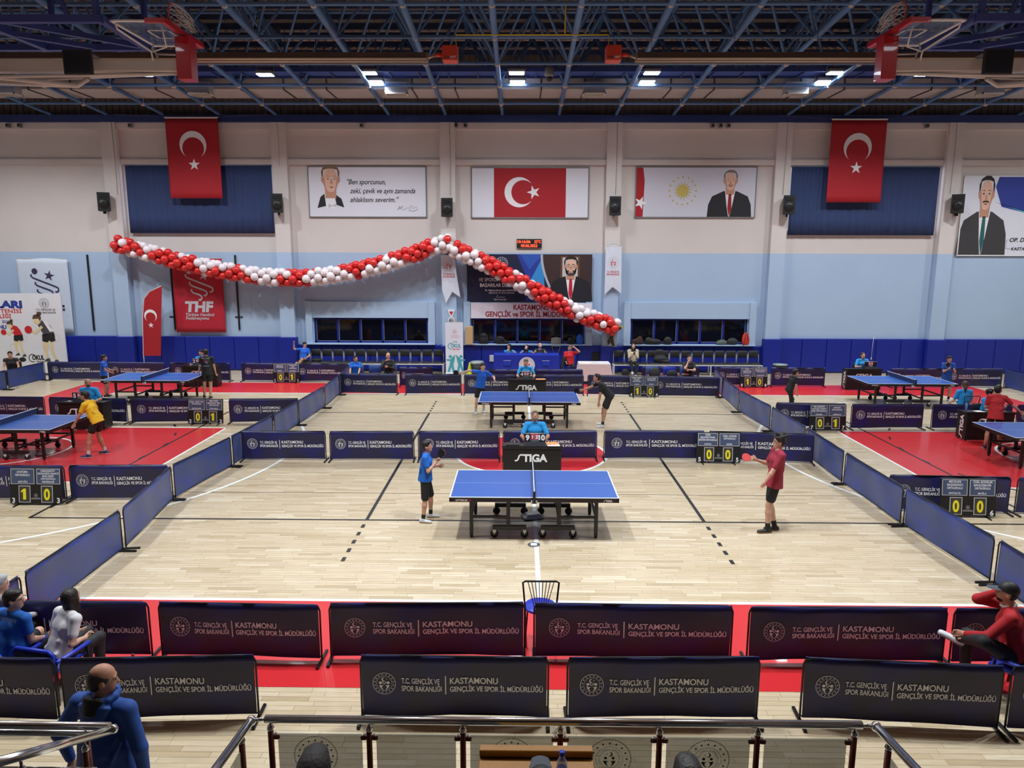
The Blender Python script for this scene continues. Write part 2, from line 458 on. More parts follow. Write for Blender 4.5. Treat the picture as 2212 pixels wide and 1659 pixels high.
for i in range(len(edges)-1):
    x0, x1 = edges[i], edges[i+1]
    if i in WIN:
        a, c = WIN[i]
        wbox(x0, a, 12.5, 12.75, 0, 9.6); wbox(c, x1, 12.5, 12.75, 0, 9.6); wbox(a, c, 12.5, 12.75, 0, 1.14); wbox(a, c, 12.5, 12.75, 2.15, 9.6)
        for u, v in ((a-0.30, a-0.04), (c+0.04, c+0.30)): wbox(u, v, 12.36, 12.5, 1.09, 2.82)
        wbox(a-0.04, c+0.04, 12.40, 12.5, 2.16, 2.80)
        wb.box((a-0.3, 12.28, 1.09), (c+0.3, 12.5, 1.13), 1)
    else: wbox(x0, x1, 12.5, 12.75, 0, 9.6)
    wbox(x0, x1, 12.28, 12.5, 9.36, 9.6); wbox(x0, x1, 12.38, 12.5, 8.07, 8.27); wbox(x0, x1, 12.46, 12.5, 8.27, 9.36)
for x in PIL: wbox(x-0.29, x+0.29, 12.2, 12.5, 0, 9.6)
wall = tag(wb.build('wall_back', [M_CREAM, M_LBLUE]), kind='structure')
tag(MB().box((-23, 12.12, 9.6), (23, 12.6, 9.86)).build('trim_1', M_TRIMB), kind='structure')
cl = MB()
x = -23.0
while x < 23: cl.box((x, 12.62, 9.86), (x+0.2, 12.68, 13.2)); cl.box((x+0.2, 12.66, 9.86), (x+0.25, 12.70, 13.2)); x += 0.25
cl.build('cladding', M_CLAD, wall)
# padding, panel by panel
def pad(x0, x1, y0, y1, z0, z1): MB().rbox((x0+0.006, y0, z0), (x1-0.006, y1, z1), 0.025, 0).build('wall_pad', M_PAD, wall)
for i in range(len(edges)-1):
    x0, x1 = edges[i]+(0.29 if i else 0), edges[i+1]-(0.29 if i < len(edges)-2 else 0)
    n = 6; zt = 1.08 if i in WIN else 1.39
    if i in (0, 6): n = 6
    w = (x1-x0)/n
    for k in range(n): pad(x0+k*w, x0+(k+1)*w, 12.38, 12.5, 0.04, zt)
for i, x in enumerate(PIL):
    zt = 1.08 if i in (2, 3) else 1.40
    pad(x-0.36, x+0.36, 12.1, 12.2, 0.04, zt); pad(x-0.36, x-0.29, 12.2, 12.38, 0.04, zt); pad(x+0.29, x+0.36, 12.2, 12.38, 0.04, zt)
# low windows: blue frames, dark night panes
M_WFRAME = mat('window_frame_blue', (18, 40, 130), 0.4)
M_NIGHT = mat('night_glass', (9, 9, 12), 0.06, var=0.3, scale=1.5, spec=0.6)
M_SILVER = mat('window_edge_silver', (190, 194, 200), 0.35, 0.6)
for n_, (i, (a, c)) in enumerate(WIN.items()):
    w = MB(); z0, z1 = 1.14, 2.15; st_ = (c-a-0.06)/5
    w.box((a, 12.52, z0), (c, 12.62, z0+0.07)); w.box((a, 12.52, z1-0.06), (c, 12.62, z1))
    for k in range(6): w.box((a+k*st_, 12.52, z0), (a+k*st_+0.075 if k < 5 else c, 12.62, z1))
    wo = tag(w.build('window_%d' % (n_+1), M_WFRAME), kind='structure')
    for k in range(5):
        xa, xb = a+k*st_+0.075, a+(k+1)*st_
        p = MB().box((xa, 12.585, z0+0.07), (xb, 12.60, z1-0.06)).build('pane', M_NIGHT, wo)
        q = MB(); q.box((xa, 12.56, z0+0.07), (xb, 12.575, z0+0.085))
        q.box((xa if i != 4 else xb-0.02, 12.56, z0+0.07), (xa+0.02 if i != 4 else xb, 12.575, z1-0.06))
        q.build('pane_edge', M_SILVER, p)
# high windows behind the curtains: daylight shows above the cloth
M_DAY = mat('daylight_pane', (240, 244, 255), 0.4, emit=1.1, var=0)
for n_, (a, c) in enumerate(((-15.62, -9.98), (10.12, 15.80))):
    w = MB().box((a, 12.44, 5.5), (c, 12.5, 5.6)).box((a, 12.44, 7.98), (c, 12.5, 8.07))
    wo = tag(w.build('window_%d' % (4+n_), M_WHITE), kind='structure')
    for k in range(4):
        d = (c-a)/4; MB().box((a+k*d+0.03, 12.47, 5.6), (a+(k+1)*d-0.03, 12.49, 7.98)).build('pane', M_DAY, wo)
# the other walls of the hall, outside the picture
M_FRONT = mat('wall_dull', (48, 46, 46), 0.8)
tag(MB().box((-23.2, -22, 0), (-23, 12.75, 13)).build('wall_left', M_CREAM), kind='structure')
tag(MB().box((23, -22, 0), (23.2, 12.75, 13)).build('wall_right', M_CREAM), kind='structure')
tag(MB().box((-23, -22.2, 0), (23, -22, 13)).build('wall_front', M_FRONT), kind='structure')

# ================================================================== CEILING
M_DECK = mat('roof_deck', (222, 204, 186), 0.6, 0.0, 0.06, 1.0)
SL = -0.068
def zb(y): return 10.57+SL*(y-2.08)
def zt_(y): return 12.40+SL*(y-2.08)
dk = MB(); x = -23.0
ya, yb = -22.0, 12.75
while x < 23:
    def zz(y): return 13.0+SL*(y-2.08) if y > -5 else 13.48
    for x0, x1, dz in ((x, x+0.23, 0.0), (x+0.23, x+0.30, -0.045)):
        for y0, y1 in ((ya, -5), (-5, yb)):
            za, zc = zz(y0)+dz, zz(y1)+dz
            dk.add([(x0, y0, za), (x1, y0, za), (x1, y1, zc), (x0, y1, zc), (x0, y0, za+0.08), (x1, y0, za+0.08), (x1, y1, zc+0.08), (x0, y1, zc+0.08)],
                   [(0, 3, 2, 1), (4, 5, 6, 7), (0, 4, 7, 3), (1, 2, 6, 5)])
    x += 0.30
ceiling = tag(dk.build('ceiling', M_DECK), kind='structure')
UN = {}
def unit_tube(n, m):
    k = (n, m.name)
    if k not in UN: UN[k] = MB().tube((0, 0, 0), (0, 0, 1), 1, n=n).mesh('tube', m)
    return UN[k]
def member(name, a, b, r, m, n=8, parent=None):
    a, b = Vector(a), Vector(b); d = b-a
    o = bpy.data.objects.new(name, unit_tube(n, m)); COL.objects.link(o)
    o.parent = parent or ceiling
    o.matrix_local = Matrix.Translation(a) @ d.to_track_quat('Z', 'Y').to_matrix().to_4x4() @ Matrix.Diagonal((r, r, d.length, 1))
    return o
S = 2.15
BX = [-1.0+S*n for n in range(-10, 12)]
BY = [2.08+S*n for n in range(-2, 5)]
TX = [x+S/2 for x in BX[:-1]]
TY = [y+S/2 for y in BY[:-1]]
rest = MB(); webs = []; nodeb = MB().lathe([(0.001, -0.105), (0.06, -0.085), (0.105, 0), (0.06, 0.085), (0.001, 0.105)], 10).mesh('node_ball', M_NODE)
def tri(p, q, rr): rest.tube(p, q, rr, n=5, caps=False)
for i, x in enumerate(BX):
    for j, y in enumerate(BY):
        far = abs(x) > 16.5 or y < 0
        p = (x, y, zb(y))
        if not far: link('node_ball', nodeb, ceiling, p)
        if j < len(BY)-1:
            q = (x, BY[j+1], zb(BY[j+1]))
            big = 0.095 if y < 4 else 0.075 if y < 8 else 0.062
            (tri(p, q, big) if far else member('chord_tube', p, q, big, M_STEEL))
        else:
            member('chord_tube', p, (x, 12.12, zb(12.12)), 0.06, M_STEEL)
        if i < len(BX)-1:
            q = (BX[i+1], y, zb(y))
            (tri(p, q, 0.05) if far else member('chord_tube', p, q, 0.052, M_STEEL))
for i, x in enumerate(TX):
    for j, y in enumerate(TY):
        p = (x, y, zt_(y)); far = abs(x) > 15 or y < 2
        if j < len(TY)-1: tri(p, (x, TY[j+1], zt_(TY[j+1])), 0.09)
        if i < len(TX)-1: tri(p, (TX[i+1], y, zt_(y)), 0.055)
        for a in (0, 1):
            for b_ in (0, 1):
                q = (BX[i+a], BY[j+b_], zb(BY[j+b_])); webs.append((abs(x)+(12-y)*0.6, p, q))
        rest.tube((x, y, zt_(y)-0.1), (x, y, zt_(y)+0.35), 0.07, n=6)
webs = [w for w in webs if w[1][1] > 0.5]
webs.sort(key=lambda w: w[0])
for k, (d_, p, q) in enumerate(webs):
    r_ = 0.036 if (k % 4) < 2 else 0.043
    if k < 300: member('web_strut', p, q, r_, M_STEEL, 6)
    else: tri(p, q, r_)
tag(rest.build('outer_struts', M_STEEL, ceiling), kind='stuff')
y = -0.6
while y < 12.4:
    z = 12.72+SL*(y-2.08)
    MB().box((-22.5, y-0.05, z), (22.5, y+0.05, z+0.18)).build('purlin', M_STEELD, ceiling)
    y += 0.86
# ================================================================== THINGS UNDER THE ROOF
M_LENS = mat('lamp_lens', (235, 245, 255), 0.3, emit=14.0, var=0)
M_GALV = mat('galvanised_sheet', (168, 162, 158), 0.5, 0.0, 0.12, 1.2)
M_GALVD = mat('duct_lining_dark', (70, 68, 68), 0.6, 0.2)
def floodlight(x, y, z, label, group, pw='far'):
    t = thing('floodlight', label, 'floodlight', (x, y, z), 0, group)
    MB().rbox((-0.26, -0.19, 0.02), (0.26, 0.19, 0.11), 0.02).build('housing', M_GREYP, t)
    MB().rbox((-0.235, -0.165, -0.005), (0.235, 0.165, 0.02), 0.008).build('lens', M_LENS, t)
    f = MB()
    for k in range(7): f.box((-0.2+k*0.06, -0.15, 0.11), (-0.185+k*0.06, 0.15, 0.15))
    f.build('cooling_fins', M_GREYP, t)
    MB().path([(-0.28, 0, 0.06), (-0.28, 0, 0.26), (0.28, 0, 0.26), (0.28, 0, 0.06)], 0.014, 6).build('bracket', M_GREYP, t)
    ld = bpy.data.lights.new('flood_beam', 'AREA'); ld.shape = 'RECTANGLE'; ld.size = 0.46; ld.size_y = 0.32
    ld.energy = LAMP_POWER[pw]; ld.color = LAMP_COLOR; ld.spread = R(140)
    lo = link('beam', ld, t, (0, 0, -0.03))
    return t
names = ['leftmost', 'second from left', 'third from left', 'middle', 'third from right', 'second from right', 'rightmost']
for i, x in enumerate((-12.22, -8.36, -5.08, -0.43, 3.8, 9.53, 12.17)):
    if i in (0, 1, 6): floodlight(x, 7.5, 10.2, 'single lit floodlight under the roof, %s of the row' % names[i], 'floodlights')
    else:
        floodlight(x, 7.5, 10.25, 'lit floodlight, front of the pair %s in the far row' % names[i], 'floodlights', 'pair')
        floodlight(x+0.02, 8.45, 10.2, 'lit floodlight, rear of the pair %s in the far row' % names[i], 'floodlights', 'pair')
for x, sd in ((-16.6, 'left'), (-20.4, 'outer left'), (16.6, 'right'), (20.4, 'outer right')): floodlight(x, 7.5, 10.1, 'extra unseen floodlight beyond the %s edge, added to brighten the wall' % sd, 'floodlights')  # extra lamps out of view, added to even out the wall's brightness
for x in (-10.9, -2.75, 2.6, 10.8):
    floodlight(x, -6.3, 10.8, 'floodlight of the row above the near side of the court', 'near row floodlights', 'near')
    floodlight(x, -7.2, 10.8, 'floodlight of the row above the near side of the court', 'near row floodlights', 'near')

# air duct with outlets
t = thing('air_duct', 'long grey rectangular air duct under the roof by the far wall', 'duct', (0, 9.9, 10.14))
x = -22.8; k = 0
while x < 22.6:
    MB().rbox((x, -0.72, 0.0), (x+1.42, 0.72, 0.40), 0.012).build('duct_section', M_GALV, t)
    MB().box((x+1.42, -0.75, -0.03), (x+1.45, 0.75, 0.43)).build('flange', M_GALVD, t)
    x += 1.45
for x in (-17.6, -11.06, -4.46, 2.14, 8.84, 15.27):
    o = MB(); o.add([(x-0.36, -1.15, -0.20), (x+0.36, -1.15, -0.20), (x+0.36, -0.72, -0.20), (x-0.36, -0.72, -0.20), (x-0.36, -1.1, 0.16), (x+0.36, -1.1, 0.16), (x+0.36, -0.7, 0.16), (x-0.36, -0.7, 0.16)],
                    [(4, 5, 6, 7), (0, 1, 5, 4), (1, 2, 6, 5), (2, 3, 7, 6), (3, 0, 4, 7)])
    p = o.build('outlet', mat('outlet_metal', (176, 178, 182), 0.35, 0.3), t)
    f = MB().box((x-0.38, -1.17, -0.23), (x+0.38, -1.13, -0.19)).box((x-0.38, -0.74, -0.23), (x+0.38, -0.70, -0.19)).box((x-0.38, -1.17, -0.23), (x-0.34, -0.7, -0.19)).box((x+0.34, -1.17, -0.23), (x+0.38, -0.7, -0.19))
    for q in range(4): f.box((x-0.36, -1.06+q*0.08, -0.22), (x+0.36, -1.045+q*0.08, -0.195))
    f.build('grille', mat('grille_white', (205, 198, 188), 0.5), p)

# maintenance walkway
t = thing('walkway', 'blue steel maintenance walkway running above the floodlights', 'walkway', (0, 8.25, 10.42))
M_WALK = mat('walkway_blue', (56, 84, 160), 0.5, 0.1, 0.12, 30)
x = -22.6
while x < 22.4:
    MB().box((x+0.02, -0.42, 0.02), (x+0.92, 0.42, 0.05)).build('floor_grid', M_WALK, t); MB().box((x-0.03, -0.44, -0.03), (x+0.02, 0.44, 0.02)).build('joist', M_STEELD, t); x += 0.95
for s in (-1, 1):
    MB().box((-22.6, s*0.44-0.03, -0.04), (22.6, s*0.44+0.03, 0.10)).build('side_beam', M_TRIMB, t)
    r_ = MB().tube((-22.6, s*0.46, 0.95), (22.6, s*0.46, 0.95), 0.02, n=6); x = -22
    while x < 22: r_.tube((x, s*0.46, 0.05), (x, s*0.46, 0.95), 0.016, n=5); x += 1.9
    r_.build('handrail', M_STEELD, t)

# gas tube heaters
M_HEAT = mat('heater_sheet', (104, 88, 78), 0.45, 0.5, 0.15, 2)
M_TUBE = mat('heater_tube', (168, 152, 136), 0.4, 0.6, 0.1, 3)
M_BURN = mat('burner_red', (202, 62, 36), 0.45)
for s, xb, x1, x0, side in ((-1, -2.15, -2.75, -15.5, 'left'), (1, 2.12, 2.72, 15.5, 'right')):
    t = thing('tube_heater', 'long gas tube heater with red burner box, %s of the middle' % side, 'heater', (0, 3.6, 9.6), 0, 'gas heaters')
    MB().rbox((xb-0.2, -0.2, 0.02), (xb+0.2, 0.2, 0.40), 0.02).build('burner_box', M_BURN, t)
    P = Print(); P.text('SUN', xb-0.15, 0.07, 0.09, mat('burner_print', (40, 30, 70), 0.6), 1, bold=0.02); P.text('RAY', xb+0.0, 0.07, 0.09, M_PRW, 1, bold=0.02); P.build('lettering', t, base=0.2)
    MB().tube((xb+s*0.2, 0, 0.2), (xb+s*0.4, 0, 0.2), 0.055, n=8).build('burner_neck', M_BURN, t)
    a, b_ = (x1, x0)
    MB().tube((a, -0.1, 0.1), (b_, -0.1, 0.1), 0.05, n=8).tube((a, 0.16, 0.1), (b_, 0.16, 0.1), 0.05, n=8).tube((xb+s*0.4, 0, 0.2), (a, -0.1, 0.1), 0.04, n=8).build('heat_tube', M_TUBE, t)
    h = MB(); pr = [(-0.30, 0.06), (-0.22, 0.20), (0.0, 0.26), (0.22, 0.20), (0.30, 0.06)]
    lo_, hi_ = min(a, b_), max(a, b_)
    v = [(xx, yy, zz_) for xx in (lo_, hi_) for yy, zz_ in pr]+[(xx, yy, zz_+0.012) for xx in (lo_, hi_) for yy, zz_ in pr]
    h.add(v, [(i, i+1, 6+i, 5+i) for i in range(4)]+[(10+i, 15+i, 16+i, 11+i) for i in range(4)])
    h.build('reflector', M_HEAT, t)
    hg = MB(); x = lo_+0.4
    while x < hi_: hg.tube((x, 0, 0.25), (x, 0, zb(3.6)-9.62), 0.008, n=5); x += 2.15
    hg.tube((xb, 0, 0.4), (xb, 0, zb(3.6)-9.62), 0.008, n=5); hg.build('hanger', M_STEELD, t)
tag(MB().path([(-2.0, 3.62, 10.0), (-2.0, 3.62, 10.30), (1.0, 3.62, 10.30), (2.0, 3.62, 10.30), (2.0, 3.62, 10.0)], 0.02, 6).path([(0.85, 3.62, 10.30), (0.87, 3.62, 11.5)], 0.02, 6).build('gas_pipe', mat('gas_yellow', (205, 180, 40), 0.45)), 'thin yellow gas pipe between the two heaters', 'pipe')
t = thing('dome_camera', 'grey dome camera hanging below the blue walkway', 'camera', (0.6, 7.7, 10.05))
MB().lathe([(0.001, 0.42), (0.14, 0.42), (0.15, 0.2), (0.12, 0.14), (0.001, 0.14)], 16).build('housing', M_GREYP, t)
MB().lathe([(0.001, 0.0), (0.06, 0.02), (0.10, 0.08), (0.11, 0.15), (0.001, 0.15)], 16).build('dome', M_BLKPL, t)

# folded-up basketball goals
M_BOOM = mat('boom_white', (205, 200, 196), 0.5, var=0.1, scale=2)
M_GPAD = mat('goal_pad_red', (176, 18, 34), 0.3, var=0.05, coat=0.3)
M_GLASSB = mat('backboard_glass', (120, 140, 175), 0.08, var=0, alpha=0.3)
M_RIM = mat('rim_orange', (200, 84, 44), 0.45)
M_FRB = mat('goal_frame_blue', (42, 58, 132), 0.5)
for s, side in ((-1, 'left'), (1, 'right')):
    t = thing('basketball_goal', 'basketball goal folded up under the roof on the %s' % side, 'basketball goal', (s*8.13, 0, 8.3), 0, 'basketball goals')
    X = lambda v: -s*v                                    # local x towards the middle of the hall
    def bx(lo, hi, name, m, par=t):
        x0, x1 = sorted((X(lo[0]), X(hi[0]))); return MB().rbox((x0, lo[1], lo[2]), (x1, hi[1], hi[2]), 0.012).build(name, m, par)
    bd = bx((-0.52, -0.9, 1.0), (0.52, 0.9, 1.012), 'backboard', M_GLASSB)
    for lo, hi in (((-0.53, -0.92, 0.985), (0.53, -0.87, 1.03)), ((-0.53, 0.87, 0.985), (0.53, 0.92, 1.03)), ((-0.55, -0.92, 0.985), (-0.49, 0.92, 1.03)), ((0.49, -0.92, 0.985), (0.55, 0.92, 1.03))):
        bx(lo, hi, 'board_frame', M_WHITE, bd)
    bx((0.18, -0.945, 0.96), (0.58, -0.875, 1.06), 'edge_pad', M_GPAD, bd); bx((0.18, 0.875, 0.96), (0.58, 0.945, 1.06), 'edge_pad', M_GPAD, bd); bx((0.50, -0.94, 0.95), (0.60, 0.94, 1.07), 'edge_pad', M_GPAD, bd)
    sq = MB()
    for lo, hi in (((-0.12, -0.3), (-0.08, 0.3)), ((0.33, -0.3), (0.37, 0.3)), ((-0.12, -0.3), (0.37, -0.26)), ((-0.12, 0.26), (0.37, 0.3))):
        x0, x1 = sorted((X(lo[0]), X(hi[0]))); sq.box((x0, lo[1], 1.013), (x1, hi[1], 1.016)); sq.box((x0, lo[1], 0.995), (x1, hi[1], 0.999))
    sq.build('target_square', M_WHITE, bd)
    rm = MB().path([(X(0.36), 0.225*math.cos(a), 1.40+0.225*math.sin(a)) for a in np.linspace(0, 2*math.pi, 25)[:-1]], 0.016, 8, closed=True)
    x0, x1 = sorted((X(0.33), X(0.39))); rm.box((x0, -0.06, 1.01), (x1, 0.06, 1.18)); rim = rm.build('rim', M_RIM, t)
    nt_ = MB(); rings = []
    for k in range(5):
        f = k/4; r = 0.225*(1-0.45*f); cx = 0.36+0.42*f; cz = 1.40-0.12*f*f*2.2
        rings.append([Vector((X(cx+0.03*math.cos(i*1.7+k)), r*math.cos(2*math.pi*(i+0.5*k)/12), cz+r*math.sin(2*math.pi*(i+0.5*k)/12))) for i in range(12)])
    for k in range(4):
        for i in range(12):
            nt_.tube(rings[k][i], rings[k+1][i], 0.007, n=4, caps=False); nt_.tube(rings[k][(i+1) % 12], rings[k+1][i], 0.007, n=4, caps=False)
    nt_.build('net', M_WHITE, rim)
    bx((0.42, -0.17, 0.05), (0.74, 0.17, 0.92), 'bottom_pad', M_GPAD)
    bm_ = bx((-4.6, -0.12, 0.22), (0.45, 0.12, 0.46), 'boom', M_BOOM)
    MB().tube((X(0.4), 0, 0.2), (X(-5.2), 0.25, 0.05), 0.035, n=8).tube((X(0.4), 0, 0.2), (X(-5.2), -0.25, 0.05), 0.035, n=8).build('lower_brace', M_BOOM, t)
    ar = MB()
    for q in (-1, 1): ar.path([(X(-0.1), q*0.1, 0.42), (X(-0.12), q*0.12, 0.62), (X(-0.5), q*0.72, 0.9), (X(-0.5), q*0.8, 1.0)], 0.022, 8).path([(X(-0.1), q*0.1, 0.62), (X(0.3), q*0.3, 0.66), (X(0.32), q*0.5, 1.0)], 0.018, 8)
    ar.build('board_bracket', M_WHITE, t)
    MB().path([(X(-1.6), 0, 0.1), (X(-1.85), 0, -0.05), (X(-4.4), 0.2, 0.08)], 0.05, 8).path([(X(-1.6), 0, 0.1), (X(-1.85), 0, -0.05), (X(-4.4), -0.2, 0.16)], 0.045, 8).build('folding_arm', M_BOOM, t)
    ck = bx((-1.86, -0.46, 0.08), (-1.25, -0.38, 0.58), 'shot_clock', M_BLKPL)
    bx((-1.84, -0.38, 0.48), (-1.28, -0.05, 0.53), 'clock_bracket', M_GREYP, ck)
    P = Print(); P.rect(-s*-1.55-0.27, 0.12, -s*-1.55+0.27, 0.54, mat('clock_face', (26, 32, 44), 0.25)); P.build('clock_face', ck, base=0.46)
    # blue carrying frame fixed to the roof
    fr = thing('carrying_frame', 'blue steel frame carrying the folded goal on the %s' % side, 'frame', (s*8.13, 0, 9.3), 0, 'goal carrying frames')
    def beam(name, a, b_, w=0.07):
        a = (X(a[0]), a[1], a[2]); b_ = (X(b_[0]), b_[1], b_[2]); d = Vector(b_)-Vector(a); q = d.to_track_quat('Z', 'Y').to_matrix()
        MB().cbox((Vector(a)+Vector(b_))/2, (2*w, 2*w, d.length), rot=q).build(name, M_FRB, fr)
    beam('long_beam', (-6.5, -1.2, -0.05), (-0.55, -1.2, -0.05)); beam('long_beam', (-6.5, 1.2, 0.05), (-0.8, 1.2, 0.05))
    beam('cross_beam', (-0.6, -1.2, -0.02), (-0.85, 1.2, 0.05)); beam('cross_beam', (-3.2, -1.2, 0), (-3.2, 1.2, 0.05))
    beam('diagonal', (-4.4, -1.2, 0.0), (-2.0, 1.2, 0.05), 0.055); beam('diagonal', (-3.0, -1.2, 0), (-0.8, 1.2, 0.05), 0.055)
    for px_, py_ in ((-0.65, -1.2), (-2.75, -1.2), (-4.7, -1.2), (-0.85, 1.2), (-3.0, 1.2), (-5.2, 1.2)): beam('post', (px_, py_, 0), (px_, py_, 1.35 if py_ < 0 else 1.15), 0.05)
    for px_ in (-1.2, -3.6): beam('brace', (px_, -1.2, 0), (px_-0.6, -1.2, 1.3), 0.04)
# ================================================================== THINGS ON THE BACK WALL
def wave_sheet(w, h, dy, nx=24, nz=16, th=0.006):
    """cloth sheet hanging from z=0 down to -h, x from 0 to w, with both faces"""
    t = MB(); v = []
    for off in (0, th):
        for j in range(nz+1):
            for i in range(nx+1):
                x, z = w*i/nx, -h*j/nz; v.append((x, dy(x, z)+off, z))
    N = (nx+1)*(nz+1); F = []
    for j in range(nz):
        for i in range(nx):
            a = j*(nx+1)+i; b_ = a+1; c = a+nx+2; d = a+nx+1
            F.append((a, d, c, b_)); F.append((N+a, N+b_, N+c, N+d))
    for i in range(nx): F.append((i, i+1, N+i+1, N+i)); k = nz*(nx+1)+i; F.append((k, N+k, N+k+1, k+1))
    for j in range(nz): a = j*(nx+1); F.append((a, N+a, N+a+nx+1, a+nx+1)); k = a+nx; F.append((k, k+nx+1, N+k+nx+1, N+k))
    return t.add(v, F, 0, True)
# curtains
M_CURT = mat('curtain_blue', (44, 62, 106), 0.8, var=0.08, scale=4)
for x0, x1, z1, h, lab in ((-15.63, -9.94, 8.02, 2.56, 'navy blue curtain over the high window left of the wall'), (10.1, 15.75, 8.0, 2.56, 'navy blue curtain over the high window right of the wall')):
    t = thing('curtain', lab, 'curtain', (x0, 12.36, z1), 0, 'curtains')
    wave_sheet(x1-x0, h, lambda x, z: 0.016*math.sin(x*17+0.6*math.sin(x*3))*(0.4-0.25*z)*0.9+0.008*math.sin(x*41), 220, 4).build('cloth', M_CURT, t)
    MB().tube((-0.05, 0.05, 0.03), (x1-x0+0.05, 0.05, 0.03), 0.012, n=6).build('rod', M_GREYP, t)

# hanging national flags
for x0, x1, z1, h, lab in ((-13.77, -11.76, 9.75, 2.98, 'tall red crescent flag hanging over the left curtain'), (11.36, 13.42, 9.70, 3.04, 'tall red crescent flag hanging over the right curtain')):
    w = x1-x0; t = thing('hanging_flag', lab, 'flag', (x0, 12.02, z1), 0, 'hanging flags')
    dy = lambda x, z: 0.012*math.sin(x*5)*(-z/3)
    wave_sheet(w, h, dy, 30, 12).build('cloth', M_RED, t)
    P = Print(); cx = w/2; cz = -h*0.34
    P.poly(crescent(cx, cz, w*0.255, w*0.205, w*0.065, -math.pi/2, 40), M_PRW, 1); P.poly(star(cx, cz-w*0.36, w*0.115, math.pi/2), M_PRW, 1)
    P.rect(0, -0.05, w, 0, M_PRW, 1); P.build('crescent_and_star', t, dy=dy, base=0.014)
    MB().tube((-0.03, 0, 0.0), (w+0.03, 0, 0.0), 0.012, n=6).build('rod', M_WHITE, t)
    MB().tube((-0.02, 0, 0), (-2.0, 0.05, 0.12), 0.004, n=4).tube((w+0.02, 0, 0), (w+1.9, 0.05, 0.12), 0.004, n=4).build('cord', M_GREYP, t)

SKIN_P = mat('print_skin', (222, 180, 158), 0.6, var=0.06, scale=20); SKIN_S = mat('print_skin_shade', (192, 142, 120), 0.6, var=0.05, scale=20)
M_PNAVY = mat('print_navy', (22, 28, 62), 0.6, var=0.04); M_PGREY = mat('print_grey', (196, 196, 204), 0.6, var=0.04, scale=2)
def board(name, label, cat, x0, x1, z0, z1, y, base_m, th=0.03, group=None, frame=None):
    t = thing(name, label, cat, ((x0+x1)/2, y, z0), 0, group)
    w = (x1-x0)/2; h = z1-z0
    MB().box((-w, -th, 0), (w, 0, h)).build('panel', base_m, t)
    if frame:
        MB().box((-w-0.02, -th-0.01, -0.02), (w+0.02, 0, 0.02)).box((-w-0.02, -th-0.01, h-0.02), (w+0.02, 0, h+0.02)).box((-w-0.02, -th-0.01, 0), (-w+0.02, 0, h)).box((w-0.02, -th-0.01, 0), (w+0.02, 0, h)).build('edge_frame', frame, t)
    return t, w, h, Print()
